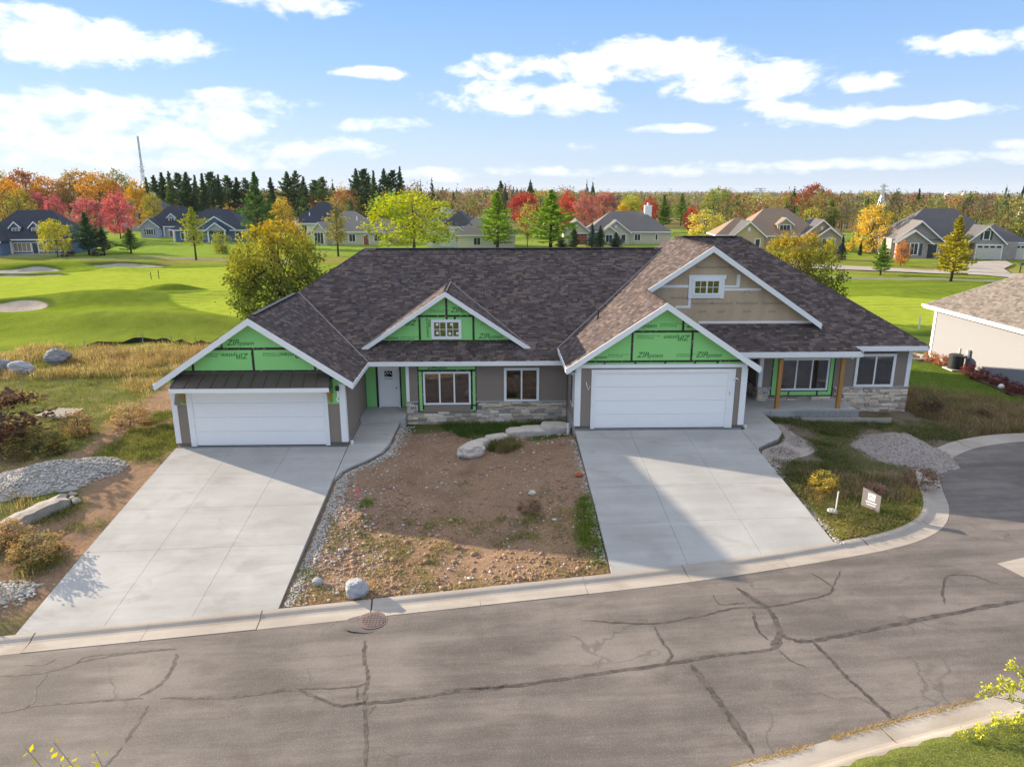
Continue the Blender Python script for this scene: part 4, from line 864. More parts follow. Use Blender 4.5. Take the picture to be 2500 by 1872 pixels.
# lights, wires and meter by the doors
mb = MB(); mb.tube([(10.20, 28.70, 2.12), (10.20, 28.64, 2.12)], .085, 14); lf = part(mb, 'wall_light_plate', 'white_trim'); mb = MB(); mb.tube([(10.20, 28.64, 2.12), (10.22, 28.60, 2.09)], .04, 10); part(mb, 'wire', 'black_plastic', lf)
mb = MB(); mb.tube([(3.86, 28.69, 2.05), (3.88, 28.62, 1.95), (3.96, 28.62, 1.72), (4.02, 28.62, 1.90)], .016, 6); part(mb, 'wire', 'white_trim')
mb = MB(); mb.box(-6.5, -6.36, 28.2, 28.28, 1.88, 2.08); part(mb, 'junction_box', 'black_plastic'); mb = MB(); mb.tube([(-6.43, 28.25, 1.88), (-6.40, 28.22, 1.65), (-6.47, 28.22, 1.55), (-6.42, 28.23, 1.42)], [.02, .045, .03, .05], 8); part(mb, 'wire', 'white_trim')
# ---- house wrap on the big gable
mb = MB(); mb.prism([(9.95, 32.66, 7.2), (6.9, 32.66, 7.2 - M_ * 3.05), (6.9, 32.66, 3.3), (15.15, 32.66, 3.3), (15.15, 32.66, 7.2 - M_ * 5.2)], (0, -.015, 0)); wrap = part(mb, 'house_wrap', 'house_wrap')
box_part('wall_flashing', 'white_trim', 9.6, 14.95, 32.62, 32.643, 3.80, 3.90)
for b in ((7.63, 9.02, 5.48, 5.60), (10.68, 11.39, 5.48, 5.58), (11.24, 11.40, 5.58, 6.08), (10.68, 12.4, 5.33, 5.44), (9.05, 9.17, 4.52, 4.98), (8.45, 9.05, 4.52, 4.64)): box_part('flashing_tape', 'white_trim', b[0], b[1], 32.63, 32.6445, b[2], b[3])
for i, (tx, tz) in enumerate([(9.2, 4.68), (10.1, 4.68), (11.3, 4.68), (12.5, 4.68), (8.2, 4.95), (9.3, 6.35), (10.35, 6.35)]):
    letters('HomeGuard', tx, tz, .2, 32.643, wrap, 0, 'print_tan', 0); 
    if tz < 4.8 and tx > 9: letters('HGW', tx + .35, tz - .38, .15, 32.643, wrap, 0, 'print_tan', 0)
    if tx > 11 or tz > 6:
        mb = MB()
        for a, b in (((.28, .28), (.28, .5)), ((.28, .5), (.46, .68)), ((.46, .68), (.64, .5)), ((.64, .5), (.64, .28))): mb.bar((tx + a[0], 32.6435, tz + a[1]), (tx + b[0], 32.6435, tz + b[1]), .002, .025, (0, 0, 1))
        part(mb, 'printed_mark', 'print_tan', wrap)
# ---- stone veneer
ST_VAR = []; ST_C = [(1.05, 1.02, .98), (.78, .77, .76), (1.25, 1.23, 1.2), (.55, .55, .55), (.95, .86, .76), (.8, .8, .83), (1.15, 1.1, 1.0), (.66, .61, .56)]
def stone_mesh(c_):
    me = bpy.data.meshes.new('stone'); j = lambda s_: random.uniform(-s_, s_)
    P = [(-.5, 0, -.5), (.5, 0, -.5), (.5, 0, .5), (-.5, 0, .5)] + [(sx * (.485 + j(.012)), -1 + j(.25), sz * (.45 + j(.04))) for sx, sz in ((-1, -1), (1, -1), (1, 1), (-1, 1))] + [(j(.2), -1.15, j(.2))]
    me.from_pydata(P, [], [(0, 1, 5, 4), (1, 2, 6, 5), (2, 3, 7, 6), (3, 0, 4, 7), (4, 5, 8), (5, 6, 8), (6, 7, 8), (7, 4, 8)]); set_col(me, [c_] * 9); me.materials.append(W['stone_lime']); return me
for c_ in ST_C:
    for k_ in range(2): ST_VAR.append(stone_mesh(c_))
STONES = []
def stones(a0, a1, z0, z1, pos, hole=None, face='-y'):
    z = z0
    while z < z1 - .02:
        h = random.choice([.08, .11, .14, .17, .17]);  h = z1 - z if z + h > z1 - .05 else h
        u = a0
        while u < a1 - .01:
            L = random.choice([.18, .26, .34, .42, .52, .64]); L = a1 - u if u + L > a1 - .12 else L; sub = [(z, h)] if h < .12 or random.random() < .6 else [(z, h / 2), (z + h / 2, h / 2)]
            for (zz, hh) in sub:
                if not (hole and u + L > hole[0] + .03 and u < hole[1] - .03 and zz + hh > hole[2] + .02): STONES.append((u + L / 2, zz + hh / 2, L - .008, hh - .008, pos, face))
            u += L
        z += h
stones(-4.1, 3.42, -.95, .22, 32.06, (-3.56, -.82, -.22)); stones(12.72, 20.06, -.72, .62, 32.71, (13.33, 16.38, .2)); stones(32.72, 35.0, .0, .62, 12.73, None, '-x'); stones(32.07, 33.06, -.3, .22, -4.09, None, '-x')
ven = part(MB().box(-4.085, 3.42, 32.062, 32.088, -.95, -.24), 'stone_veneer', 'mortar'); ven2 = part(MB().box(12.745, 20.05, 32.712, 32.738, -.72, .2), 'stone_veneer', 'mortar')
for b in ((-.8, 3.42, 32.062, 32.088, -.239, .22), (-4.085, -3.57, 32.062, 32.088, -.239, .22), (16.4, 20.05, 32.712, 32.738, .201, .62)): box_part('veneer_backing', 'mortar', *b)
mbx = MB(); STONES.sort(key=lambda s_: (s_[5] == '-x', abs(s_[0] - 8)))
STONES = [s_ for s_ in STONES]; random.Random(3).shuffle(STONES)
STONES.sort(key=lambda s_: -s_[2] * s_[3] * (s_[5] == '-y'))
for i, (u, zc, L, h, pos, face) in enumerate(STONES):
    me = random.choice(ST_VAR); dp = random.uniform(.03, .075)
    if i < 300:
        o = link('stone', me, ven if u < 8 and face == '-y' else ven2, Vector((u, pos, zc)) - ORG[DUP.name] if face == '-y' else Vector((pos, u, zc)) - ORG[DUP.name]); o.scale = (L, dp, h)
        if face == '-x': o.rotation_euler = (0, 0, -math.pi / 2)
    else:
        c_ = random.choice(ST_C); vs_ = [(v.co.x * L, v.co.y * dp, v.co.z * h) for v in me.vertices]
        vs_ = [(u + a, pos + b, zc + d_) if face == '-y' else (pos + b, u - a, zc + d_) for a, b, d_ in vs_]
        mbx.add(vs_, [tuple(p.vertices) for p in me.polygons], c_)
if mbx.v: part(mbx, 'small_stones', 'stone_lime', ven, col=True, kind='stuff', fix=False)
for b in ((-4.12, -3.56, 31.99, 32.08, .22, .268), (-.82, 3.42, 31.99, 32.08, .22, .268), (12.68, 13.33, 32.64, 32.73, .62, .668), (16.38, 20.1, 32.64, 32.73, .62, .668)): box_part('stone_cap', 'concrete_porch', *b)
for (x0, zc, txt, yy) in ((-4.0, -.03, '303', 31.99), (12.86, .40, '301', 32.64)):
    pl_ = box_part('number_plaque', 'plaque', x0, x0 + .42, yy - .012, yy + .05, zc - .13, zc + .13); letters(txt, x0 + .21, zc - .07, .2, yy - .0135, pl_, 0, 'print_black', 0, align='CENTER')
box_part('foundation', 'foundation', -13.22, -6.18, 28.33, 33, -1.1, -.46); box_part('foundation', 'foundation', 3.44, 10.62, 28.7, 33, -.9, .02); box_part('foundation', 'foundation', -4.0, 3.4, 32.08, 33.0, -1.4, -.9)

# ================================================================ beige neighbour on the right
NB = thing('neighbour_house', 'beige single-storey house with white trim at the right edge of the picture', 'house', (35, 40, -1))
pmat('nb_wall', lin(140, 141, 146), .8, .2, .05, 1.5, .3, 20, stretch=(3, .2, 8))
mb = MB(); mb.box(29.42, 41.4, 24, 46.1, -1.4, 2.3); part(mb, 'wall', 'nb_wall', NB)
mb = MB(); z = -.75
while z < 2.28:
    mb.add([(29.415, 24, z), (29.415, 46.1, z), (29.395, 46.1, z), (29.395, 24, z), (29.411, 24, z + .2), (29.411, 46.1, z + .2)], [(0, 1, 2, 3), (3, 2, 5, 4)]); z += .2
mb.build('lap_siding', W['nb_wall'], NB, fix=False)
mb = MB(); mb.box(29.36, 29.41, 45.9, 46.14, -.8, 2.3); part(mb, 'corner_board', 'white_trim', NB); mb = MB(); mb.box(29.38, 41.4, 24, 46.15, -1.5, -.78); part(mb, 'foundation', 'foundation', NB)
SHINGLES.clear(); SH_COL2 = [tuple(v * b for v in (.20, .172, .15)) for b in (.6, .75, .85, .95, 1.0, 1.0, 1.1, 1.2, .9, .8, 1.05, .7, 1.15, .95)]
_D = DUP; DUPsave = DUP
def nb_plane(poly, zf, down, sh):
    n0 = len(NB.children); P = [Vector((p[0], p[1], zf(p[0], p[1]))) for p in poly]
    mb = MB(); mb.prism([p - Vector((0, 0, .004)) for p in P], (0, 0, -.15)); d = mb.build('roof_slope', W['shingle'], NB, col=False); set_col(d.data, [(.28, .25, .23)] * len(d.data.vertices))
    return d
zn = lambda x, y: 2.5 + M_ * (x - 28.9)
nb_roof = nb_plane([(28.9, 46.6), (28.9, 22), (35.4, 22), (35.4, 40.1)], zn, (-1, 0), True)
nb_plane([(28.9, 46.6), (35.4, 40.1), (41.9, 46.6)], lambda x, y: 2.5 + M_ * (46.6 - y), (0, 1), False); nb_plane([(41.9, 46.6), (35.4, 40.1), (35.4, 22), (41.9, 22)], lambda x, y: 2.5 + M_ * (41.9 - x), (1, 0), False)
mb = MB(); U, Vu = Vector((0, -1, 0)), Vector((1, 0, M_)).normalized(); N = U.cross(Vu); N = N if N.z > 0 else -N; v = 0.0
while v < 7.7:
    xm = 28.9 + (v + .07) * Vu.x; u = 46.6 - (xm - 28.9); u0 = u - random.random() * .3
    while u0 > 29:
        wd = random.choice(SH_W); q, f = wedge(wd, .145, .004, .02 if random.random() < .35 else .01); o = Vector((28.9 + v * Vu.x, u0, 2.5 + v * Vu.z)); mb.add([o + U * a + Vu * b + N * c_ for a, b, c_ in q], f, random.choice(SH_COL2)); u0 -= wd
    v += .145
mb.build('shingles', W['shingle'], nb_roof, kind='stuff', col=True, fix=False)
def caps_to(parent, a, b, n1, n2, col, step=.22, w=.15):
    a, b = Vector(a), Vector(b); L = (b - a).length; d = (b - a) / L; mb = MB(); s_ = 0; n1, n2 = Vector(n1).normalized(), Vector(n2).normalized()
    while s_ < L:
        p = a + d * s_; q = a + d * min(s_ + step + .04, L); up = Vector((0, 0, .035)); lo = Vector((0, 0, .015)); k_ = random.uniform(.7, 1.2); mb.add([p + up, p + n1 * w + up, p + n2 * w + up, q + lo, q + n1 * w + lo, q + n2 * w + lo], [(0, 3, 4, 1), (0, 2, 5, 3)], tuple(v_ * k_ for v_ in col)); s_ += step
    mb.build('ridge_cap', W['shingle'], parent, col=True, fix=False)
caps_to(nb_roof, (28.9, 46.6, 2.5), (35.4, 40.1, 6.83), L1, B1, (.27, .24, .22))
mb = MB(); mb.box(28.84, 28.895, 22, 46.65, 2.26, 2.5); part(mb, 'fascia', 'white_trim', NB); mb = MB(); mb.box(28.72, 28.838, 22, 46.7, 2.37, 2.51); part(mb, 'gutter', 'white_trim', NB); mb = MB(); mb.box(28.9, 41.9, 46.605, 46.66, 2.26, 2.5); part(mb, 'fascia', 'white_trim', NB); mb = MB(); mb.box(28.9, 29.4, 22, 46.5, 2.24, 2.27); part(mb, 'soffit', 'soffit', NB)
vx, vy = 31.6, 41.2; vz = zn(vx, vy); mb = MB(); mb.tube([(vx, vy, vz - .1), (vx, vy, vz + .55)], .06, 10); part(mb, 'vent_pipe', 'pvc', nb_roof)
mb = MB(); mb.tube([(29.34, 43.0, -.6), (29.34, 43.0, 0.25)], .04, 8); part(mb, 'downpipe', 'pvc', NB)
# planting bed along its wall
bed = [(29.38, 34), (29.38, 46.1), (29.9, 47.6), (28.6, 48.2), (27.6, 47.2), (27.7, 45.2), (28.5, 43.6), (28.3, 41), (28.1, 38.5), (27.9, 36), (28.2, 34)]
mb = MB(); mb.add([(p[0], p[1], h1(p[0], p[1]) + .05) for p in bed], [tuple(range(len(bed)))]); mb.build('planting_bed', W['mulch'], None, kind='structure')
ac = thing('air_conditioner', 'black round-cornered air conditioner beside the beige house wall', 'air conditioner', (28.75, 42.3, h1(28.75, 42.3) + .06)); bx, by, bz = ac.location
mb = MB(); mb.box(bx - .5, bx + .5, by - .5, by + .5, bz - .05, bz + .03); part(mb, 'pad', 'concrete_porch', ac)
mb = MB(); n = 20; mb.tube([(bx, by, bz + .03), (bx, by, bz + .12)], .43, n); mb.tube([(bx, by, bz + .121), (bx, by, bz + .80)], .40, n); part(mb, 'coil', 'black_plastic', ac)
for i in range(9): mb = MB(); mb.tube([(bx, by, bz + .15 + i * .073), (bx, by, bz + .185 + i * .073)], .43, n); part(mb, 'louvre', 'dark_metal', ac)
mb = MB(); mb.tube([(bx, by, bz + .801), (bx, by, bz + .88), (bx, by, bz + .92)], [.45, .45, .36], n); part(mb, 'top_cover', 'dark_metal', ac)
mb = MB(); mb.tube([(bx, by, bz + .921), (bx, by, bz + .935)], .28, n); part(mb, 'fan_grille', 'black_plastic', ac)
mb = MB(); mb.box(29.2, 29.37, 42.0, 42.2, -.2, .35); prop(part(mb, 'disconnect_box', 'aluminium', None), 'grey electrical disconnect box on the beige wall above the air conditioner', 'electrical box')

# ================================================================ houses beyond the golf course
class Kit:
    def __init__(s, name, label, x, y, rz=0.0, z=None): s.o = thing(name, label, 'house', (x, y, h1(x, y) if z is None else z), None, rz)
    def p(s, mb, name, mat, parent=None): return mb.build(name, W[mat], parent or s.o, local=True)
    def body(s, x0, x1, y0, y1, h, mat, z0=-.8): return s.p(MB().box(x0, x1, y0, y1, z0, h), 'wall', mat)
    def hip(s, x0, x1, y0, y1, z, m, mat, oh=.45):
        x0 -= oh; x1 += oh; y0 -= oh; y1 += oh; w, d = x1 - x0, y1 - y0; r = min(w, d) / 2; h = r * m; mb = MB()
        if w >= d: a, b = (x0 + r, y0 + r, z + h), (x1 - r, y0 + r, z + h)
        else: a, b = (x0 + r, y0 + r, z + h), (x0 + r, y1 - r, z + h)
        c = [(x0, y0, z), (x1, y0, z), (x1, y1, z), (x0, y1, z)]
        fs = [(0, 1, 5, 4), (1, 2, 5), (2, 3, 4, 5), (3, 0, 4)] if w >= d else [(0, 1, 4), (1, 2, 5, 4), (2, 3, 5), (3, 0, 4, 5)]
        mb.add(c + [a, b], fs + [(3, 2, 1, 0)]); r_ = s.p(mb, 'roof', mat)
        f = MB(); t = .05
        f.box(x0 - t, x1 + t, y0 - t, y0 - .005, z - .2, z + .02); f.box(x0 - t, x1 + t, y1 + .005, y1 + t, z - .2, z + .02); f.box(x0 - t, x0 - .005, y0, y1, z - .2, z + .02); f.box(x1 + .005, x1 + t, y0, y1, z - .2, z + .02); s.p(f, 'fascia', 'white_trim', r_)
        return r_
    def gable(s, xc, w, y0, y1, z, m, mat, wall, oh=.4, trim='white_trim', vent=False):      # ridge runs in depth, gable faces the front
        h = w / 2; zt = z + h * m; wl = MB(); wl.prism([(xc - h, y0, z), (xc + h, y0, z), (xc, y0, zt)], (0, y1 - y0, 0)); s.p(wl, 'gable_wall', wall)
        e = h + oh; ze = zt - e * m; yo = y0 - oh; T = .16; mb = MB()
        mb.prism([(xc - e, yo, ze + .1), (xc, yo, zt + .1), (xc + e, yo, ze + .1), (xc + e, yo, ze + .1 + T), (xc, yo, zt + .1 + T), (xc - e, yo, ze + .1 + T)], (0, y1 - yo, 0)); r_ = s.p(mb, 'roof', mat)
        for sg in (-1, 1): f = MB(); f.prism([(xc, yo, zt + .22), (xc + sg * e, yo, ze + .22), (xc + sg * e, yo, ze - .06), (xc, yo, zt - .06)], (0, -.06, 0)); s.p(f, 'rake_board', trim, r_)
        if vent: s.p(MB().box(xc - .22, xc + .22, y0 - .05, y0 - .005, z + h * m * .35, z + h * m * .35 + .7), 'gable_vent', 'white_trim')
        return r_
    def win(s, x, z, w, h, y, cols=2, mat='glass_far', frame='white_trim', f=.12):
        o = s.p(MB().box(x - w / 2 - f, x + w / 2 + f, y - .06, y - .004, z - f, z + h + f), 'window', frame); cw = w / cols
        for i in range(cols): s.p(MB().box(x - w / 2 + i * cw + .04, x - w / 2 + (i + 1) * cw - .04, y - .075, y - .062, z, z + h), 'pane', mat, o)
        return o
    def door(s, x, w, h, y, mat, name='door', z=0.0, f=.12):
        o = s.p(MB().box(x - w / 2 - f, x + w / 2 + f, y - .05, y - .004, z, z + h + f), 'door_frame', 'white_trim'); return s.p(MB().box(x - w / 2, x + w / 2, y - .075, y - .052, z, z + h), name, mat, o)
    def garage(s, x, w, h, y, mat):
        o = s.p(MB().box(x - w / 2 - .15, x + w / 2 + .15, y - .05, y - .004, 0, h + .15), 'garage_frame', 'white_trim'); hh = h / 4
        for i in range(4): s.p(MB().box(x - w / 2, x + w / 2, y - .08, y - .052, i * hh + .01, (i + 1) * hh - .01), 'garage_door_section', mat, o)
        for i in range(4): s.p(MB().box(x - w / 2 + w * (i + .15) / 4, x - w / 2 + w * (i + .85) / 4, y - .09, y - .081, 3.25 * hh, 3.8 * hh), 'pane', 'glass_far', o)
    def post(s, x, y, h, mat='white_trim', w=.28): s.p(MB().box(x - w / 2, x + w / 2, y - w / 2, y + w / 2, -.3, h), 'porch_post', mat)
def roofm(name, c):
    m, t, o = new_mat(name); g = nd(t, 'TexCoord').outputs['Object']; n = noise(t, vmap(t, g, (3, 3, 9)), 1.2, 4, .65); n2 = noise(t, g, .4, 3)
    k = (n - .5) * .55 + (n2 - .5) * .3 + 1.0; sc = nd(t, 'VectorMath', operation='SCALE'); put(t, c, sc.inputs[0]); put(t, k, sc.inputs['Scale']); bsdf(t, o, sc.outputs[0], .75, .3, n, .4, .03); return m
def brickm(name, c1, c2, mort, sc_=1.0):
    m, t, o = new_mat(name); g = nd(t, 'TexCoord').outputs['Object']; sp_ = nd(t, 'SeparateXYZ'); put(t, g, sp_.inputs[0])
    v = comb(t, S(t, sp_.outputs[0]) + S(t, sp_.outputs[1]), S(t, sp_.outputs[2]), 0.0)
    b = nd(t, 'TexBrick'); put(t, v, b.inputs['Vector']); b.inputs['Color1'].default_value = c1 + (1,); b.inputs['Color2'].default_value = c2 + (1,); b.inputs['Mortar'].default_value = mort + (1,); b.inputs['Scale'].default_value = 2.2 * sc_; b.inputs['Mortar Size'].default_value = .03
    k = noise(t, g, 2.5, 4, .65); bsdf(t, o, mix(t, k.step(.4, .62) * .55, b.outputs['Color'], (.42, .38, .35)), .9, .15, S(t, b.outputs['Fac']), -.4, .03); return m
roofm('roof_navy', (.035, .042, .060)); roofm('roof_grey', (.16, .145, .135)); roofm('roof_tan', (.23, .20, .175)); roofm('roof_brown', (.27, .19, .13)); roofm('roof_slate', (.10, .095, .10)); roofm('roof_dark', (.06, .06, .066))
pmat('wall_blue', lin(98, 116, 146), .8, .2, .06, 1, stretch=(.2, .2, 6)); pmat('wall_bluegrey', lin(168, 176, 190), .8, .2, .06, 1); pmat('wall_tan', lin(202, 190, 166), .8, .2, .06, 1); pmat('wall_cream', lin(222, 214, 196), .8, .2, .06, 1); pmat('wall_clay', lin(196, 168, 132), .8, .2, .06, 1); pmat('wall_white', (.72, .72, .71), .8, .2, .05, 1); pmat('brick_door', lin(150, 92, 72), .8, .2, .15, 4); pmat('shutter', (.07, .075, .085), .7, .2, .1, 3); pmat('glass_warm', (.30, .25, .17), .15, .5, .4, 1.0); pmat('garage_tan', lin(205, 196, 184), .6, .3, .05, 2)
brickm('brick_pale', (.34, .27, .25), (.24, .19, .185), (.45, .42, .40)); brickm('stone_tan', (.42, .36, .28), (.33, .28, .23), (.4, .37, .33), .7)
def gp(x_, y_): p = gpx(x_, y_, -1.5, lambda a, b: h1(a, b)); return p[0], p[1]
# H1 blue cottage on the left
x_, y_ = gp(72, 549); k = Kit('blue_house', 'blue two-dormer house with navy roof at the left edge beside the pink maples', x_, y_, .10)
k.body(-9, 7.2, 0, 10, 2.75, 'wall_blue'); k.hip(-9, 7.2, 0, 10, 2.75, .95, 'roof_navy'); k.hip(-7.5, -2, 6, 12, 4.4, .9, 'roof_navy')
for dx_ in (-2.9, .5):
    k.body(dx_ - .85, dx_ + .85, 1.1, 4, 4.9, 'wall_blue', 2.9); k.gable(dx_, 1.7, 1.1, 4.5, 4.9, 1.0, 'roof_navy', 'wall_blue', .3); k.win(dx_, 3.55, 1.1, 1.1, 1.1, 2, 'glass_warm')
k.body(-9.5, -3.6, -3.5, 1, 2.7, 'wall_blue'); k.gable(-6.5, 5.8, -3.5, 4, 2.7, .95, 'roof_navy', 'wall_blue'); k.win(-6.5, .9, 1.6, 1.3, -3.5)
for a, w_, c_ in ((-1.7, 3.0, 4), (1.6, .8, 1), (3.2, 1.1, 1), (4.6, .7, 1)): k.win(a, .55, w_, 1.5, 0, c_, 'glass_warm')
k.door(.55, .9, 2.05, 0, 'shutter'); k.post(-3.4, -.4, 2.6); k.post(5.9, -.4, 2.6); k.p(MB().box(-3.5, 6.1, -1.6, -.02, -.6, .12), 'terrace', 'wood_grey')
# H2 grey roof behind the pink maples
x_, y_ = gp(300, 498); k = Kit('grey_roof_house', 'pale grey house with slate roof half hidden behind the pink maples', x_, y_, -.2)
k.body(-6, 8, 0, 9, 5.4, 'wall_bluegrey'); k.hip(-6, 8, 0, 9, 5.4, .95, 'roof_slate'); k.win(-1, 1, 1.2, 1.4, 0); k.win(-1, 3.6, 1.2, 1.3, 0); k.win(2.5, 3.6, 1.2, 1.3, 0); k.win(2.5, 1, 1.2, 1.4, 0)
k.p(MB().box(2.5, 3.5, 4, 5, 6, 11), 'chimney', 'wall_cream')
# H3
x_, y_ = gp(372, 512); k = Kit('pale_house', 'pale grey-blue cottage with navy roof and one dormer between conifers', x_, y_, .08)
k.body(-6.2, 7, 0, 9, 2.7, 'wall_bluegrey'); k.hip(-6.2, 7, 0, 9, 2.7, 1.0, 'roof_navy'); k.body(-6.6, -2.2, -2.6, 2, 2.7, 'wall_bluegrey'); k.gable(-4.4, 4.4, -2.6, 4, 2.7, .85, 'roof_navy', 'wall_bluegrey'); k.win(-4.4, .8, 1.7, 1.3, -2.6, 3); k.p(MB().box(-5.65, -5.42, -2.67, -2.605, .7, 2.2), 'shutter', 'shutter'); k.p(MB().box(-3.4, -3.17, -2.67, -2.605, .7, 2.2), 'shutter', 'shutter')
k.body(-.9, 1.0, 1.0, 4, 4.9, 'wall_bluegrey', 2.8); k.gable(.05, 1.9, 1.0, 4.4, 4.9, .9, 'roof_navy', 'wall_bluegrey', .3); k.win(.05, 3.6, 1.2, 1.1, 1.0); k.post(-1.6, -.6, 2.6); k.post(1.5, -.6, 2.6); k.door(0, .95, 2.1, 0, 'brick_door'); k.p(MB().box(-2.1, 2.2, -1.2, -.02, -.5, .15), 'porch_floor', 'wood_grey')
# H4
x_, y_ = gp(456, 523); k = Kit('blue_porch_house', 'slate-blue house with navy hip roof and white gabled porch behind the young pine', x_, y_, 0)
k.body(-8, 8.4, 0, 11, 2.8, 'wall_blue'); k.hip(-8, 8.4, 0, 11, 2.8, .78, 'roof_navy'); k.hip(-9.5, -3, 1.5, 7, 2.8, .6, 'roof_navy'); k.gable(2.2, 4.2, -2.2, 5, 2.8, .75, 'roof_navy', 'wall_bluegrey', .35); k.gable(1.5, 9, -.3, 6, 2.9, .62, 'roof_navy', 'wall_blue', .3)
k.post(.3, -2, 2.8); k.post(4.1, -2, 2.8); k.post(-7.8, -1.4, 2.8); k.post(-5.3, -1.4, 2.8); k.win(2.2, .5, 2.6, 1.9, -.02, 3); k.win(6.6, .5, 1.4, 1.9, 0); k.win(-2.6, .6, 1.6, 1.7, 0); k.win(-6, .7, 1.5, 1.4, 0); k.p(MB().box(-.3, 4.8, -2.6, -.35, -.5, .12), 'porch_floor', 'concrete_porch')
# H5
x_, y_ = gp(692, 512); k = Kit('navy_hip_house', 'tall white house with broad navy hip roof behind the tan roofed house', x_, y_, -.1)
k.body(-6.4, 6, 0, 10, 4.0, 'wall_white'); k.hip(-6.4, 6, 0, 10, 4.0, .85, 'roof_navy'); k.hip(-4.5, 3, -3, 4, 3.6, .8, 'roof_navy'); k.body(-4.2, 2.7, -2.8, 2, 3.6, 'wall_white'); k.hip(4, 9.5, 3, 9, 4.4, .7, 'roof_navy'); k.win(-3, 1.5, 1.4, 1.5, -2.8); k.win(.5, 1.5, 1.4, 1.5, -2.8); k.p(MB().tube([(-2, -1.2, 4.6), (-2, -1.2, 6.2)], .1, 8), 'vent_pipe', 'white_trim')
# H6
x_, y_ = gp(745, 529); k = Kit('tan_roof_house', 'low house with tan-grey roof and glazed front gable behind the thin pine', x_, y_, -.05)
k.body(-6, 10, 1, 11, 2.8, 'wall_tan'); k.hip(-6, 6.2, 1, 11, 2.8, .8, 'roof_tan'); k.hip(2, 12, 2.4, 10.5, 2.8, .62, 'roof_tan'); k.body(-6.6, -3.8, -1.6, 3, 3.1, 'wall_tan'); k.gable(-5.2, 2.8, -1.6, 6, 3.1, 1.2, 'roof_tan', 'wall_tan', .4)
k.win(-5.2, .3, 2.0, 2.4, -1.6, 3); k.win(-1.5, .7, 1.8, 1.5, 1); k.win(1.5, .7, 1.4, 1.5, 1); k.door(4.6, 1.1, 2.1, 1, 'brick_door'); k.win(7.2, .8, 1.6, 1.3, 1)
for vx_, vy_ in ((-1, 3.5), (.4, 4), (2.2, 3.4)): k.p(MB().tube([(vx_, vy_, 4), (vx_, vy_, 5.6 + .2 * vx_)], .1, 8), 'vent_pipe', 'white_trim')
# H7
x_, y_ = gp(968, 534); k = Kit('white_gable_house', 'white gabled house with charcoal roof seen through the bright yellow tree', x_, y_, -.12)
k.body(-4.5, 4.2, 0, 9, 4.2, 'wall_white'); k.gable(-2.6, 4.6, -.2, 8, 4.2, 1.05, 'roof_dark', 'wall_white', .4); k.hip(-1, 5, .5, 9, 4.3, .9, 'roof_dark'); k.gable(2.6, 2.4, -1.0, 5, 3.2, .8, 'roof_dark', 'wall_white', .3); k.body(1.4, 3.8, -1, 2, 3.2, 'wall_white'); k.win(-2.6, .8, 1.5, 1.6, -.2); k.win(-2.6, 3.6, 1.3, 1.3, -.2); k.win(2.6, 1.2, 1.2, 1.5, -1.0)
x_, y_ = gp(1046, 536); k = Kit('cream_low_house', 'low cream house with wide tan roof left of the tall green pine', x_, y_, .1)
k.body(-5.5, 6.5, 0, 9, 2.7, 'wall_cream'); k.hip(-5.5, 6.5, 0, 9, 2.7, .75, 'roof_tan'); k.win(-1.5, .7, 1.4, 1.4, 0); k.win(2.5, .7, 1.2, 1.4, 0)
x_, y_ = gp(1020, 503); k = Kit('far_brown_roof_house', 'distant house with brown roof and chimney above the cream house', x_, y_, .1)
k.body(-9, 10, 0, 9, 3.0, 'wall_cream'); k.hip(-9, 4, 0, 9, 3.0, .7, 'roof_tan'); k.gable(5.5, 6, -1, 8, 3.0, .75, 'roof_slate', 'wall_bluegrey'); k.hip(3, 11, 1, 9, 3.2, .7, 'roof_brown'); k.p(MB().box(8.2, 9.2, 3, 4, 3, 8.2), 'chimney', 'brick_door'); k.win(5.5, .8, 1.5, 1.5, -1)
x_, y_ = gp(985, 488); k = Kit('far_white_barn', 'small distant white building with dark roof above the yellow tree', x_, y_, .3); k.body(-6, 6, 0, 8, 4, 'wall_white'); k.gable(-3, 6, -.3, 8, 4, .7, 'roof_slate', 'wall_white'); k.hip(-1, 7, 0, 8, 4, .6, 'roof_slate'); k.win(-3, 1.5, 1.4, 1.4, -.3)
# H8
x_, y_ = gp(1332, 527); k = Kit('three_gable_house', 'tan house with three front gables and grey hip roof behind the small spruces', x_, y_, -.06)
k.body(-7, 12, 0, 11, 2.7, 'wall_tan'); k.hip(-6.5, 11.8, 0, 11, 2.7, .72, 'roof_grey'); k.body(-12, -6.2, -1.5, 7, 2.8, 'wall_tan'); k.gable(-9.1, 5.8, -1.5, 7, 2.8, .80, 'roof_grey', 'wall_tan', .5, vent=True); k.garage(-8.3, 3.2, 2.3, -1.5, 'brick_door')
k.body(-3.4, 2.6, -1.2, 4, 2.7, 'wall_tan'); k.gable(-.4, 6, -1.2, 6, 2.7, .78, 'roof_grey', 'wall_tan', .5, vent=True); k.body(-3.6, -.6, -2.6, 0, 2.7, 'wall_tan'); k.gable(-2.0, 3.2, -2.6, 3, 2.7, .75, 'roof_grey', 'wall_tan', .45)
k.win(1.3, .7, 1.0, 1.4, -1.2, 1); k.win(4.6, .8, 1.3, 1.3, 0, 2); k.win(8.8, .9, .5, 1.2, 0, 1); k.win(-2.0, .6, 1.4, 1.5, -2.6); k.p(MB().box(6.6, 8.2, 4.5, 6, 4, 8.3), 'chimney', 'white_trim'); k.p(MB().tube([(7.4, 5.2, 8.3), (7.4, 5.2, 8.9)], .3, 10), 'chimney_pot', 'aluminium')
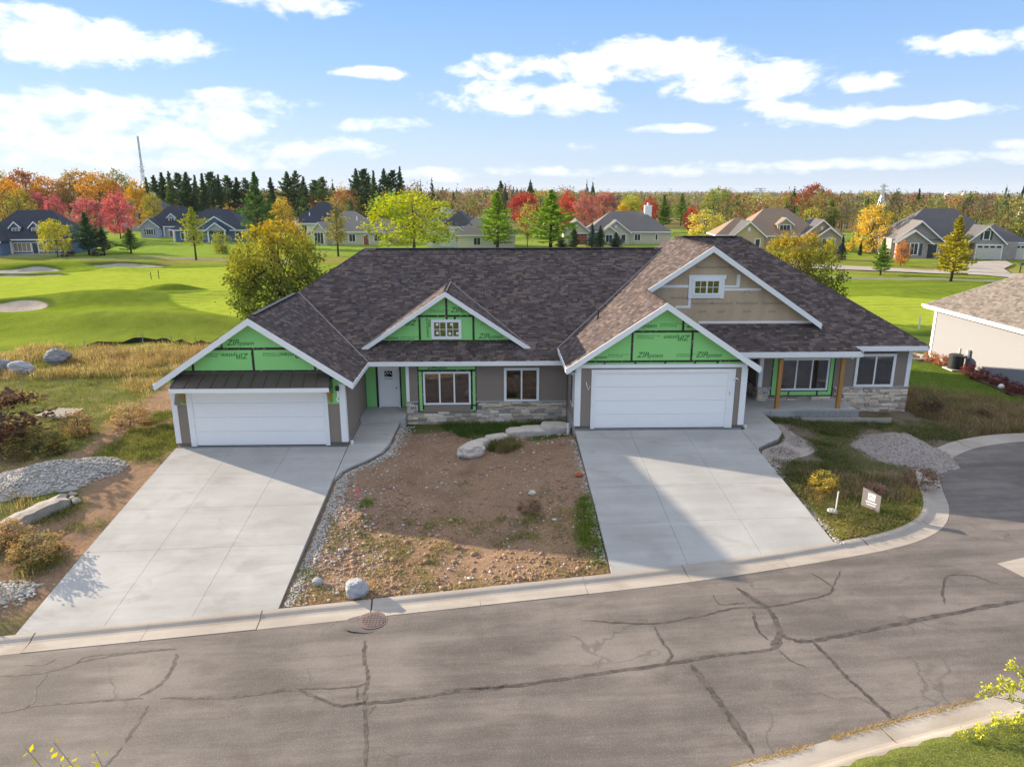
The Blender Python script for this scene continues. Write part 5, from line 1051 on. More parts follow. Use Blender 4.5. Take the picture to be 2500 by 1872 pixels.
# H9
x_, y_ = gp(1693, 540); k = Kit('brown_roof_house', 'clay-coloured house with brown roof, centre dormer and stone front gable', x_, y_, -.10)
k.body(-11, 11, 0, 12, 2.8, 'wall_clay'); k.hip(-9, 7.5, 0, 12, 2.8, .80, 'roof_brown'); k.hip(-13, -3, 1.5, 10, 2.8, .7, 'roof_brown'); k.hip(3.5, 11.5, .5, 10, 2.8, .72, 'roof_brown')
k.body(-10.6, -4.6, -2, 3, 2.9, 'wall_clay'); k.gable(-7.6, 6, -2, 6, 2.9, .85, 'roof_slate', 'wall_clay', .5, vent=True); k.win(-5.8, .8, .9, 1.4, -2, 1); k.win(-9, .8, 1.2, 1.4, -2)
k.body(-1.3, 1.5, 1.0, 5, 5.0, 'wall_clay', 2.8); k.gable(.1, 2.8, 1.0, 5, 5.0, .75, 'roof_brown', 'wall_clay', .35); k.win(.1, 3.6, 2.0, 1.2, 1.0, 3)
k.body(3.2, 10, -1.5, 4, 3.0, 'wall_clay'); k.gable(6.5, 6.8, -1.5, 6, 3.0, .82, 'roof_slate', 'wall_clay', .5, vent=True); k.body(5.6, 9.8, -2.6, -1.4, 2.8, 'stone_tan'); k.gable(7.6, 4.4, -2.6, 2, 2.8, .75, 'roof_slate', 'stone_tan', .45); k.win(7.6, .5, 2.4, 1.9, -2.6, 3); k.door(2.2, 1.2, 2.2, 0, 'brick_door')
# H10
x_, y_ = gp(2045, 556); k = Kit('brick_house', 'pale brick house with double garage doors and dark hip roof at the right', x_, y_, -.22)
k.body(-9.5, 8, 0, 12, 3.0, 'brick_pale'); k.hip(-9, 8.2, 0, 12, 3.0, .82, 'roof_slate'); k.body(-9.8, -1.8, -1.4, 4, 3.2, 'brick_pale'); k.gable(-5.4, 7.4, -1.4, 7, 3.0, .85, 'roof_grey', 'brick_pale', .5); k.body(-9.2, -4.2, -2.6, -1.0, 2.8, 'brick_pale'); k.gable(-6.6, 5.0, -2.6, 4, 2.8, .72, 'roof_grey', 'brick_pale', .5)
k.win(-6.4, .6, 1.2, 1.9, -2.6, 2); k.p(MB().box(-5.5, -5.1, -2.68, -2.605, .5, 2.5), 'shutter', 'shutter'); k.p(MB().box(-7.7, -7.3, -2.68, -2.605, .5, 2.5), 'shutter', 'shutter'); k.door(-3.1, 1.5, 2.4, -1.4, 'shutter')
k.body(3.0, 9.6, -3.0, 5, 2.9, 'brick_pale'); k.gable(4.6, 5.6, -3.0, 7, 2.9, .9, 'roof_slate', 'brick_pale', .45); k.hip(3.4, 11.4, -2.2, 6, 2.9, .65, 'roof_slate'); k.body(8, 11.2, -2.4, 5, 2.9, 'brick_pale'); k.win(4.6, 3.4, .9, 1.4, -3.0, 1); k.p(MB().box(3.7, 4.0, -3.07, -3.005, 3.3, 4.9), 'shutter', 'shutter'); k.p(MB().box(5.2, 5.5, -3.07, -3.005, 3.3, 4.9), 'shutter', 'shutter')
k.garage(5.3, 3.9, 2.4, -3.0, 'garage_tan'); k.garage(9.7, 2.6, 2.4, -2.4, 'garage_tan')

# ================================================================ masts, pylons, silos far off
def lattice(name, label, cat, x, y, h, w0, w1, arms=(), group=None, t=.16):
    z0 = h1(x, y); o = thing(name, label, cat, (x, y, z0), group); n = 10; lv = [i / n for i in range(n + 1)]; cs = ((-1, -1), (1, -1), (1, 1), (-1, 1)); W_ = lambda k_: w0 + (w1 - w0) * min(1, k_ * 1.5)
    pt = lambda c_, k_: (c_[0] * W_(k_) / 2, c_[1] * W_(k_) / 2, h * k_)
    for c_ in cs: mb = MB(); mb.tube([pt(c_, k_) for k_ in lv], t, 4); mb.build('leg', W['aluminium'], o, local=True)
    mb = MB()
    for i in range(n):
        for j in range(4): a, b = cs[j], cs[(j + 1) % 4]; mb.tube([pt(a, lv[i]), pt(b, lv[i + 1])], t * .6, 3, False); mb.tube([pt(b, lv[i]), pt(a, lv[i + 1])], t * .6, 3, False)
    mb.build('bracing', W['aluminium'], o, local=True, fix=False)
    for k_, L in arms: mb = MB(); mb.bar((-L, 0, h * k_), (L, 0, h * k_), .4, .35); mb.build('cross_arm', W['aluminium'], o, local=True)
    return o
def far(x_, ybase, Yd): p = gpx(x_, ybase, -1.5); d = (p[:2]) / np.linalg.norm(p[:2]); return d * Yd
def topz(ytop, x_, Yd):                                     # real height of something whose top shows at ytop
    p_ = far(x_, 470, Yd); dep = Yd; return CAM[2] + (413.2 - ytop) * 1.1302 * dep / FPX * 1.04 - h1(p_[0], p_[1])
for nm, lab, ct, x_, yt, Yd, w0, w1, arms, tt in (('radio_mast', 'tall slim lattice radio mast rising above the left-hand wood', 'mast', 320, 318, 520, 3.4, .7, ((.55, 1.8), (.60, 1.8), (.25, 2.2)), .16), ('power_pylon', 'grey lattice power pylon standing behind the golden weeping tree', 'pylon', 1900, 399, 330, 4, .8, ((.82, 2.6), (.93, 1.8)), .12), ('power_pylon', 'small grey lattice pylon above the brown roofed house', 'pylon', 1637, 406, 420, 4, .9, ((.9, 3.2), (.98, 3.2)), .12), ('power_pylon', 'pale lattice mast at the right edge above the woods', 'pylon', 2207, 416, 330, 2.4, .8, (), .12)):
    p = far(x_, 470, Yd); lattice(nm, lab, ct, p[0], p[1], topz(yt, x_, Yd), w0, w1, arms, None, tt)
for i, (sx, hh, rr_) in enumerate(((2040, 15, 6), (2075, 17, 5))):
    p = far(sx, 470, 1500); o = thing('farm_silo', ('low ' if i == 0 else 'taller ') + 'white farm silo on the far right skyline', 'silo', (p[0], p[1], h1(p[0], p[1])))
    mb = MB(); mb.tube([(0, 0, 0), (0, 0, topz(417, sx, 1500))], rr_, 16); mb.build('barrel', W['white_trim'], o, local=True); mb = MB(); zt_ = topz(417, sx, 1500); mb.tube([(0, 0, zt_), (0, 0, zt_ + 2.5), (0, 0, zt_ + 3.6)], [rr_, rr_ * .6, .2], 16); mb.build('dome', W['white_trim'], o, local=True)

# ================================================================ trees
def quads(C, size, aspect=1.0, up=0.0, dirs=None):
    """leaf-sized diamonds at C, random tilt; returns verts (n*4,3) and faces"""
    n = len(C); a = rng.normal(size=(n, 3)); a /= np.linalg.norm(a, axis=1)[:, None]
    if dirs is not None: a = dirs + a * .35; a /= np.linalg.norm(a, axis=1)[:, None]
    b = np.cross(a, rng.normal(size=(n, 3))); b[:, 2] *= (1 - up); b /= np.linalg.norm(b, axis=1)[:, None] + 1e-9
    s = (size * (.6 + .8 * rng.random(n)))[:, None]
    V = np.stack([C - a * s, C - b * s * aspect * .55, C + a * s, C + b * s * aspect * .55], 1).reshape(-1, 3)
    return V, np.arange(n * 4).reshape(n, 4)
def branchy(h, crown, n, r0, lean=.0, seed=0, base=.18):
    """tapered trunk with limbs reaching towards given crown points"""
    rd = random.Random(seed); mb = MB(); tp = [(lean * h * (i / 6) ** 2 * .2 + rd.uniform(-.01, .01) * h, rd.uniform(-.01, .01) * h, h * .86 * i / 6) for i in range(7)]; tp[0] = (0, 0, -.3)
    mb.tube(tp, [r0 * 1.25] + [r0 * (1 - .13 * i) for i in range(1, 7)], 7)
    for i in range(n):
        c = crown[rd.randrange(len(crown))]; k = base + rd.random() * .6; kk = min(int(k * 6), 5); p = Vector(tp[kk]).lerp(Vector(tp[kk + 1]), k * 6 - kk)
        q = Vector(c); m = p.lerp(q, .5) + Vector((rd.uniform(-.05, .05) * h, rd.uniform(-.05, .05) * h, rd.uniform(-.01, .05) * h)); mb.tube([p, m, p.lerp(q, .95)], [r0 * .42 * (1 - .5 * k), r0 * .22, r0 * .05], 5, False)
    return mb
def mesh_of(mb, name, mat): me = bpy.data.meshes.new(name); me.from_pydata(mb.v, [], mb.f); me.update(); me.materials.append(W[mat]); me.polygons.foreach_set('use_smooth', [True] * len(me.polygons)); return me
def lumpy(n, H, wid, z0, shape, seed, hollow=.45):
    """clump centres in an irregular crown: shape(k)->relative radius at height fraction k"""
    r = np.random.default_rng(seed); out = []; ph = r.random(6) * 6.28
    while len(out) < n:
        k = r.random(); th = r.random() * 6.2832; R = shape(k) * wid / 2 * (1 + .16 * math.sin(3 * th + ph[0] + 5 * k) + .12 * math.sin(5 * th + ph[1] - 9 * k) + .10 * math.sin(9 * k + ph[2]))
        q = max(0, R) * (hollow + (1 - hollow) * r.random() ** .5)
        if r.random() < shape(k) + .1: out.append((q * math.cos(th), q * math.sin(th), z0 + (H - z0) * k + r.normal() * .02 * H))
    return np.array(out)
def leafy(name, H, wid, z0, shape, nc, nl, leaf, sig, seed, trunk_r, mat='leaf', bark='bark', limbs=26, colf=None, hollow=.45):
    C = lumpy(nc, H, wid, z0, shape, seed, hollow); r = np.random.default_rng(seed + 1)
    P = np.repeat(C, nl, 0) + r.normal(size=(nc * nl, 3)) * np.array([sig, sig, sig * .7]); V, F = quads(P, np.full(len(P), leaf))
    cv = np.repeat(.8 + .4 * r.random(nc), nl) * (.8 + .4 * r.random(nc * nl)); hue = np.repeat(r.normal(size=nc) * .07, nl)
    col = np.stack([cv * (1 + hue), cv, cv * (1 - hue * .5)], 1)
    if colf is not None: col = colf(P, cv, r, np.repeat(r.random(nc), nl))
    return (np_mesh(name + '_crown', V, F, W[mat], np.repeat(col, 4, 0)), mesh_of(branchy(H, C, limbs, trunk_r, .1, seed), name + '_trunk', bark))
def pine(name, H, wid, seed, layers=13, dense=1.0, z0=.12, needle=.22, taper=1.0, droop=.0, trunk_r=.16):
    r = np.random.default_rng(seed); tr = MB(); tr.tube([(0, 0, -.3), (r.normal() * .1, r.normal() * .1, H * .5), (0, 0, H * .97)], [trunk_r * 1.2, trunk_r * .75, .03], 7); P = []; A = []; lump = r.random(8) * 6.28
    nb = int(layers * 7.5)
    for i in range(nb):
        k = (i + r.random()) / nb; k = k ** .9; z = H * (z0 + (1 - z0) * k * .98); th = i * 2.39996 + r.normal() * .5
        R = wid / 2 * (1 - k) ** taper * (.5 + .62 * r.random()) * (1 + .22 * math.sin(2 * th + lump[0] + 7 * k) + .2 * math.sin(11 * k + lump[1])) + .07 * wid / 5 * (1 - k)
        if k < .10: R *= .75
        e = np.array([math.cos(th), math.sin(th), .16 - droop + .25 * k + r.normal() * .12]); L = R; b0 = np.array([0, 0, z]); tip = b0 + e * L + np.array([0, 0, .14 * L])
        tr.tube([b0, b0 + e * L * .55, tip], [trunk_r * .3 * (1 - .6 * k), trunk_r * .16, .012], 3, False)
        n = int(dense * (22 + 56 * L / (wid / 2))); u = .12 + .92 * r.random(n) ** .65; q = b0 + e * (u * L)[:, None] + np.array([0, 0, 1.]) * (.14 * L * u ** 2)[:, None]; sp = (.16 + .34 * (1 - np.abs(u - .6))) * (L + .2) * .55
        side = np.array([-math.sin(th), math.cos(th), 0]); q = q + side * (r.normal(size=n) * sp)[:, None] + np.array([0, 0, 1.]) * (r.normal(size=n) * .035 * H / 10 * (1.2 + L * .5))[:, None]
        P.append(q); A.append(np.tile(e + np.array([0, 0, .3]), (n, 1)) + side * r.normal(size=(n, 1)) * .8)
    P = np.vstack(P); A = np.vstack(A); A /= np.linalg.norm(A, axis=1)[:, None]; V, F = quads(P, np.full(len(P), needle), .75, 0, A)
    cv = .65 + .7 * r.random(len(P)); col = np.stack([cv * (1 + .10 * r.normal(size=len(P))), cv, cv], 1)
    return (np_mesh(name + '_crown', V, F, W['needle'], np.repeat(col, 4, 0)), mesh_of(tr, name + '_trunk', 'bark'))
rnd = lambda k: math.sqrt(max(0, 1 - (2 * k - .86) ** 2 * .88)) if k < .93 else max(0, (1 - k) * 6)
oval = lambda k: (math.sin(math.pi * min(1, k * .93 + .07)) ** .6)
cone = lambda k: max(.05, (1 - k) ** .8) if k > .1 else .7
broad = lambda k: min(1, .55 + 1.3 * k) * math.sqrt(max(0, 1 - max(0, k - .45) ** 2 * 3.2))
weep = lambda k: .9 * (1 - k ** 2.2) ** .5 + .1
flame = lambda k: math.sin(math.pi * (k * .80 + .16)) ** .8
PR = {
 'oak0': leafy('oak', 12, 11, 2.6, broad, 170, 26, .26, .55, 11, .28), 'oak1': leafy('oak', 12, 12, 2.2, broad, 170, 26, .26, .6, 12, .28), 'oak2': leafy('oak', 12, 10, 2.0, rnd, 150, 26, .26, .6, 13, .26),
 'map0': leafy('maple', 8, 6.4, 1.2, oval, 150, 26, .17, .34, 21, .14), 'map1': leafy('maple', 8, 6.0, 1.2, flame, 150, 26, .17, .34, 22, .14), 'map2': leafy('maple', 8, 7.0, 1.4, rnd, 150, 26, .17, .36, 23, .14),
 'thin0': leafy('thin_tree', 9, 5.5, 2.0, oval, 90, 14, .15, .35, 31, .13, bark='bark_pale', limbs=50, hollow=.2), 'thin1': leafy('bare_tree', 11, 8, 2.4, broad, 110, 7, .16, .5, 32, .16, bark='bark_pale', limbs=90, hollow=.2),
 'weep0': leafy('weeping_tree', 9, 7.4, .6, weep, 150, 26, .20, .38, 41, .18), 'bush0': leafy('bush', 3, 3.2, .1, rnd, 70, 26, .10, .2, 51, .05, limbs=16), 'bush1': leafy('bush', 3, 2.2, .1, flame, 60, 26, .10, .18, 52, .05, limbs=14),
 'pine0': pine('pine', 10, 5.2, 61, 14), 'pine1': pine('pine', 10, 4.6, 62, 15), 'pine2': pine('pine', 10, 6.0, 63, 13, .9), 'open0': pine('open_pine', 9, 5.6, 64, 10, .6, .26, .2, .75), 'tall0': pine('tall_pine', 18, 8.5, 65, 12, .9, .25, .36, .75, 0, .24), 'tall1': pine('tall_pine', 18, 8, 66, 10, .8, .38, .36, .6, 0, .24),
 'spr0': pine('spruce', 8, 3.8, 71, 20, 1.0, .03, .15, 1.0, .22), 'spr1': pine('spruce', 8, 3.2, 72, 22, 1.0, .03, .15, .95, .26), 'talls': pine('tall_spruce', 18, 6.0, 73, 18, .7, .05, .32, .95, .3, .2)}
NOM = {'oak': 12, 'map': 8, 'thin0': 9, 'thin1': 11, 'weep': 9, 'bush': 3, 'pine': 10, 'open': 9, 'tall': 18, 'spr': 8}
def nom(k): return next(v for a, v in NOM.items() if k.startswith(a))
def tree(kind, name, label, cat, x, y, h, col, w=None, group=None, z=None, rz=None):
    s = h / nom(kind); sw = s if w is None else w
    o = thing(name, label, cat, (x, y, (h1(x, y) if z is None else z) - .05), group, random.random() * 6.28 if rz is None else rz); o.scale = (sw, sw, s)
    cr_, tk = PR[kind]; c = link('crown', cr_, o); c.color = tuple(col) + (1,); link('trunk', tk, o); return o
def tpx(kind, name, label, cat, x_, yb, yt, col, wpx=None, group=None, nomw=None):
    p = gpx(x_, yb, -1.5, lambda a, b: h1(a, b)); d = math.hypot(p[0], p[1])
    dep = (p - CAM) @ np.array([math.sin(YAW) * math.cos(PITCH), math.cos(YAW) * math.cos(PITCH), -math.sin(PITCH)]); mpp = 1.1302 * dep / FPX
    h = (yb - yt) * mpp * 1.02; w = None
    if wpx: w = wpx * mpp / nomw
    return tree(kind, name, label, cat, p[0], p[1], h, col, w)
PINK = (.50, .165, .17); RED = (.45, .085, .07); RUST = (.36, .17, .065); ORNG = (.50, .25, .06); GOLD = (.58, .40, .07); OLIV = (.26, .24, .05); LIME = (.50, .50, .05); YEL = (.62, .55, .05); PINE = (.09, .17, .05); PINEL = (.26, .38, .055); DARK = (.035, .07, .035); BLUES = (.10, .15, .12); BARE = (.20, .15, .105); GRN = (.16, .24, .05)
# ---- the two maples just behind the house, orange on top and green below
def maple_col(P, cv, r, cl):
    k = np.clip((P[:, 2] - 4.0) / 6.2 + (cl - .5) * .45 - P[:, 0] * .03, 0, 1); g = np.array([.15, .185, .04]); yv = np.array([.38, .34, .055]); o = np.array([.55, .26, .055])
    c = np.where((k < .55)[:, None], g + (yv - g) * (k / .55)[:, None], yv + (o - yv) * ((k - .55) / .45)[:, None]); return c * cv[:, None]
PR['front0'] = leafy('front_maple', 8.6, 8.0, .7, lambda k: math.sin(math.pi * (k * .84 + .13)) ** .55, 360, 44, .14, .34, 81, .17, colf=maple_col, limbs=70)
PR['front1'] = leafy('front_maple', 8.6, 8.6, .7, lambda k: math.sin(math.pi * (k * .82 + .15)) ** .55, 320, 44, .14, .36, 82, .17, colf=maple_col, limbs=60)
NOM['front'] = 8.6
p = gpx(602, 560, 3.5); dd = p[:2] / np.linalg.norm(p[:2]); q = dd * 57.5; tree('front0', 'maple_tree', 'round maple turning orange at its top behind the left garage roof', 'tree', q[0], q[1], 8.5, (.86, .9, .95), .92)
p = gpx(1722, 560, 3.5); dd = p[:2] / np.linalg.norm(p[:2]); q = dd * 68; tree('front1', 'maple_tree', 'orange-topped maple behind the right end of the big roof', 'tree', q[0], q[1], 7.6, (.95, .92, 1), .80)
# ---- trees one can point at, left to right
T = tpx
T('map2', 'maple_tree', 'small yellow-green round maple in front of the blue house', 'tree', 125, 556, 477, (.42, .40, .06), 62, None, 7)
T('pine2', 'pine_tree', 'broad dark green pine right of the yellow-green maple', 'tree', 194, 551, 462, (.09, .16, .06), 80, None, 6)
T('pine0', 'pine_tree', 'bluish pine leaning on the broad dark pine near the bunkers', 'tree', 226, 549, 490, (.10, .16, .09), 44, None, 5.2)
T('pine0', 'pine_tree', 'low bright green pine left of the far driveway', 'tree', 284, 547, 494, (.16, .26, .07), 56, None, 5.2)
T('bush0', 'shrub', 'dark purple round shrub under the broad dark pine', 'shrub', 212, 553, 538, (.05, .03, .045), 26, None, 3.2); T('bush0', 'shrub', 'maroon shrub at the foot of the yellow-green maple', 'shrub', 148, 553, 541, (.16, .05, .06), 26, None, 3.2)
T('map0', 'maple_tree', 'leftmost pink-red maple behind the blue house', 'tree', 90, 486, 419, PINK, 44, None, 6.4); T('map1', 'maple_tree', 'pink-red maple just right of the blue house roof', 'tree', 126, 497, 426, PINK, 42, None, 6.0)
T('map0', 'maple_tree', 'wide pink maple behind the broad dark pine', 'tree', 196, 520, 431, (.50, .18, .185), 76, None, 6.4); T('map1', 'maple_tree', 'tallest pink maple with pointed top near the pale grey house', 'tree', 261, 516, 419, (.52, .16, .17), 58, None, 6.0)
T('open0', 'pine_tree', 'slender yellow-green open pine on the golf course before the blue porch house', 'tree', 424, 562, 451, (.30, .33, .05), 66, None, 5.6)
T('bush1', 'shrub', 'olive cone-shaped conifer right of the slender pine', 'shrub', 480, 548, 500, (.26, .27, .06), 40, None, 2.2)
T('pine2', 'pine_tree', 'tall full green pine right of the blue porch house', 'tree', 562, 532, 379, (.11, .19, .06), 92, None, 6.0)
T('open0', 'pine_tree', 'thin sparse pine in front of the tan roofed house', 'tree', 731, 554, 448, (.30, .28, .09), 70, None, 5.6)
T('map2', 'locust_tree', 'big bright yellow-green tree rising behind the main ridge', 'tree', 893, 545, 421, (.40, .44, .045), 190, None, 7.4)
T('pine2', 'pine_tree', 'bright green pine beyond the ridge right of the yellow tree', 'tree', 1074, 540, 419, PINEL, 118, None, 6.0); T('thin0', 'birch_tree', 'thin golden birch between the two green pines', 'tree', 1139, 534, 440, (.48, .40, .10), 46, None, 5.5); T('pine2', 'pine_tree', 'second bright green pine left of the three-gable house', 'tree', 1189, 538, 415, PINEL, 118, None, 5.2)
for i, (a, yt, lab) in enumerate(((1239, 488, 'small spruce before the garage of the three-gable house'), (1278, 484, 'tallest small spruce before the three-gable house'), (1296, 488, 'small spruce touching the tallest one'), (1330, 502, 'widest small spruce before the three-gable house'), (1212, 512, 'little spruce left of the three-gable house'))): T('spr0' if i % 2 else 'spr1', 'spruce_tree', lab, 'tree', a, 534, yt, BLUES if i % 2 else (.10, .17, .07), 34 + 4 * (i == 3), None, 3.4)
for a, yb, yt, w_, lab in ((1135, 500, 420, 62, 'red maple above the thin golden birch'), (1226, 498, 419, 40, 'red maple just left of the rosy pair'), (1262, 505, 420, 52, 'rosy bare-looking maple above the three-gable house'), (1305, 503, 418, 54, 'rosy maple over the hip roof of the three-gable house'), (1402, 500, 430, 40, 'deep red maple behind the white chimney'), (1494, 503, 449, 36, 'small red maple leaning over the yellow bush')): T('map0' if a % 2 else 'map1', 'maple_tree', lab, 'tree', a, yb, yt, RED if a in (1135, 1226, 1402, 1494) else (.42, .17, .145), w_, None, 6.2)
T('bush0', 'shrub_tree', 'pale yellow rounded bush behind the top of the right roof', 'shrub', 1522, 515, 455, (.50, .43, .10), 82, None, 3.2)
for a, yb, yt, w_, kd, c_, lab in ((1432, 495, 424, 42, 'pine1', GRN, 'green pine between the chimney and the red maple'), (1363, 490, 424, 60, 'oak2', (.40, .38, .07), 'olive-yellow tree behind the three-gable house'), (1345, 500, 440, 26, 'map0', GOLD, 'golden maple tucked under the olive-yellow tree'), (1590, 497, 424, 50, 'pine0', (.13, .22, .06), 'dark green pine left of the brown roofed house'), (1550, 485, 412, 60, 'oak0', (.26, .30, .06), 'green broad tree above the pale yellow bush'), (1470, 488, 420, 50, 'pine2', (.20, .28, .06), 'yellowish pine behind the deep red maple'),
  (1790, 500, 434, 56, 'pine2', (.24, .31, .05), 'bright pine rising over the right gable of the brown roofed house'), (1748, 488, 405, 66, 'oak0', (.33, .10, .05), 'dark red oak on the skyline above the brown roofed house'), (1778, 490, 418, 52, 'oak1', (.38, .17, .05), 'rust oak right of the dark red one'), (1822, 498, 422, 62, 'thin1', (.24, .12, .08), 'brown-purple half-bare tree beside the bright pine'), (1705, 480, 420, 50, 'oak2', OLIV, 'olive tree behind the dormer of the brown roofed house'), (1640, 476, 424, 70, 'oak1', (.34, .31, .08), 'wide olive-yellow tree under the small pylon'), (1750, 500, 452, 38, 'map2', (.55, .48, .05), 'small yellow tree on the roof line of the brown roofed house'),
  (1880, 548, 450, 76, 'weep0', (.62, .44, .085), 'golden weeping tree between the two right-hand houses'), (1950, 504, 444, 84, 'pine2', (.24, .31, .05), 'wide yellowish pine behind the golden weeping tree'), (1985, 488, 424, 46, 'pine0', GRN, 'dark pine on the slope above the brick house'), (1868, 494, 430, 30, 'spr1', (.14, .22, .08), 'narrow conifer behind the golden weeping tree'),
  (1901, 594, 516, 50, 'pine1', (.19, .29, .06), 'bushy young pine beside the far street'), (2053, 608, 470, 104, 'pine2', (.36, .31, .04), 'big golden-green pine with bare trunk before the brick house'), (1944, 575, 522, 32, 'map1', (.52, .24, .08), 'orange sapling before the brick house'), (2196, 556, 480, 62, 'bush1', (.25, .24, .06), 'olive rounded conifer at the right edge'), (2088, 474, 418, 84, 'oak2', (.38, .26, .09), 'broad tan-brown oak above the brick house roof'), (2128, 480, 450, 46, 'map2', ORNG, 'small orange tree above the brick garage'), (2158, 476, 446, 34, 'pine1', DARK, 'dark evergreen right of the small orange tree'), (2200, 478, 436, 40, 'thin1', (.45, .30, .10), 'golden half-bare tree at the right edge skyline'),
  (1790, 560, 512, 26, 'bush1', (.40, .38, .05), 'yellow-green column shrub at the corner of the brown roofed house'), (1816, 562, 510, 26, 'spr0', (.05, .08, .085), 'dark blue spruce at the corner of the brown roofed house'), (1857, 552, 520, 12, 'spr1', (.05, .07, .03), 'tiny dark cone conifer on the far lawn'), (1835, 540, 518, 26, 'bush0', (.55, .50, .06), 'small yellow shrub behind the dark blue spruce')):
    T(kd, 'pine_tree' if kd[:4] in ('pine', 'spr0', 'spr1') else 'broadleaf_tree', lab, 'tree', a, yb, yt, c_, w_, None, {'pine0': 5.2, 'pine1': 4.6, 'pine2': 6.0, 'oak0': 11, 'oak1': 12, 'oak2': 10, 'thin1': 8, 'map0': 6.4, 'map1': 6, 'map2': 7, 'weep0': 7.4, 'bush0': 3.2, 'bush1': 2.2, 'spr0': 3.8, 'spr1': 3.2}[kd])
# ---- the wood behind the left-hand houses
for a, yb, yt, w_, kd, c_, lab in ((8, 480, 380, 70, 'oak2', OLIV, 'olive tree at the left edge of the wood'), (68, 478, 377, 90, 'oak0', RUST, 'rusty brown oak crown, highest at the far left'), (28, 485, 396, 66, 'oak1', ORNG, 'orange oak above the left edge of the blue house'), (50, 488, 412, 56, 'oak2', (.36, .31, .06), 'yellow-olive tree left of the leftmost pink maple'), (112, 480, 392, 76, 'oak1', (.46, .24, .07), 'wide orange oak over the leftmost pink maples'), (152, 478, 390, 60, 'thin1', (.30, .17, .10), 'brown half-bare tree in the middle of the left wood'), (182, 480, 378, 86, 'oak0', (.34, .22, .07), 'brown-olive oak left of the radio mast'), (222, 486, 384, 88, 'oak1', (.45, .24, .06), 'large orange-brown oak over the wide pink maple'), (262, 480, 377, 80, 'oak2', (.27, .24, .06), 'green-brown oak beside the radio mast'), (305, 500, 395, 52, 'oak2', (.55, .33, .06), 'golden orange oak below the radio mast'), (338, 505, 420, 40, 'map2', (.30, .28, .06), 'olive maple behind the pale cottage')):
    T(kd, 'broadleaf_tree', lab, 'tree', a, yb, yt, c_, w_, None, {'oak0': 11, 'oak1': 12, 'oak2': 10, 'thin1': 8, 'map2': 7}[kd])
PL = [(328, 490, 388, 'talls'), (345, 492, 384, 'tall0'), (362, 490, 378, 'talls'), (378, 494, 376, 'tall0'), (396, 490, 380, 'tall1'), (414, 492, 378, 'tall0'), (432, 490, 383, 'talls'), (448, 494, 380, 'talls'), (466, 490, 378, 'tall1'), (482, 490, 382, 'talls'), (500, 488, 385, 'tall1'), (520, 488, 388, 'talls'), (538, 488, 390, 'tall1'), (592, 486, 388, 'talls'), (628, 490, 377, 'tall0'), (646, 490, 376, 'tall1'), (662, 486, 386, 'talls'), (686, 484, 394, 'tall1'), (702, 486, 388, 'tall1'), (775, 492, 371, 'tall0'), (792, 490, 372, 'tall1'), (812, 492, 374, 'talls'), (834, 490, 371, 'tall0'), (852, 490, 375, 'tall1'), (868, 490, 366, 'talls'), (1082, 470, 394, 'talls')]
NC = {}
for i, (a, yb, yt, kd) in enumerate(PL):
    d_ = 'left of the gap' if a < 600 else 'by the navy hip house' if a < 720 else 'in the clump over the main ridge' if a < 900 else 'above the bright green pine'
    grp = 'dark pines behind the left houses' if a < 600 else 'pines by the navy hip house' if a < 720 else 'tall conifers over the main ridge' if a < 900 else None
    lab = {'dark pines behind the left houses': 'dark tall conifer in the row behind the blue porch house', 'pines by the navy hip house': 'tall green conifer beside the navy hip house', 'tall conifers over the main ridge': 'tall conifer in the clump above the tan roofed house', None: 'single dark spire spruce above the bright green pine'}[grp]
    if grp:
        ORDW = ['leftmost', 'second', 'third', 'fourth', 'fifth', 'sixth', 'seventh', 'eighth', 'ninth', 'tenth', 'eleventh', 'twelfth', 'thirteenth', 'fourteenth']; NC[grp] = NC.get(grp, -1) + 1
        kw = {'tall0': 'bushy tall pine', 'tall1': 'high-crowned tall pine', 'talls': 'narrow tall spruce'}[kd]; lab = kw + ', ' + ORDW[NC[grp]] + ' from the left ' + {'dark pines behind the left houses': 'in the dark row behind the blue porch house', 'pines by the navy hip house': 'in the group left of the navy hip house', 'tall conifers over the main ridge': 'in the clump above the tan roofed house'}[grp]
    o = T(kd, 'conifer_tree', lab, 'tree', a, yb, yt, (.075, .125, .05) if i % 3 else (.12, .17, .055), 34 + 8 * (i % 3), None, {'tall0': 7.5, 'tall1': 6.5, 'talls': 5.2}[kd])
    if grp: o['group'] = grp
T('map0', 'maple_tree', 'small pink maple left of the tall full pine', 'tree', 530, 488, 436, (.60, .2, .2), 40, None, 6.4); T('map2', 'maple_tree', 'small yellow maple left of the small pink maple', 'tree', 498, 486, 436, GOLD, 30, None, 7); T('oak2', 'broadleaf_tree', 'yellow-orange tree right of the tall full pine', 'tree', 612, 500, 432, (.45, .34, .07), 50, None, 10); T('thin0', 'broadleaf_tree', 'golden half-bare tree behind the navy hip house', 'tree', 742, 490, 404, (.5, .32, .08), 40, None, 5.5)
T('oak2', 'broadleaf_tree', 'orange-tan tree between the navy hip house and the conifer clump', 'tree', 842, 492, 420, (.48, .30, .10), 50, None, 10)
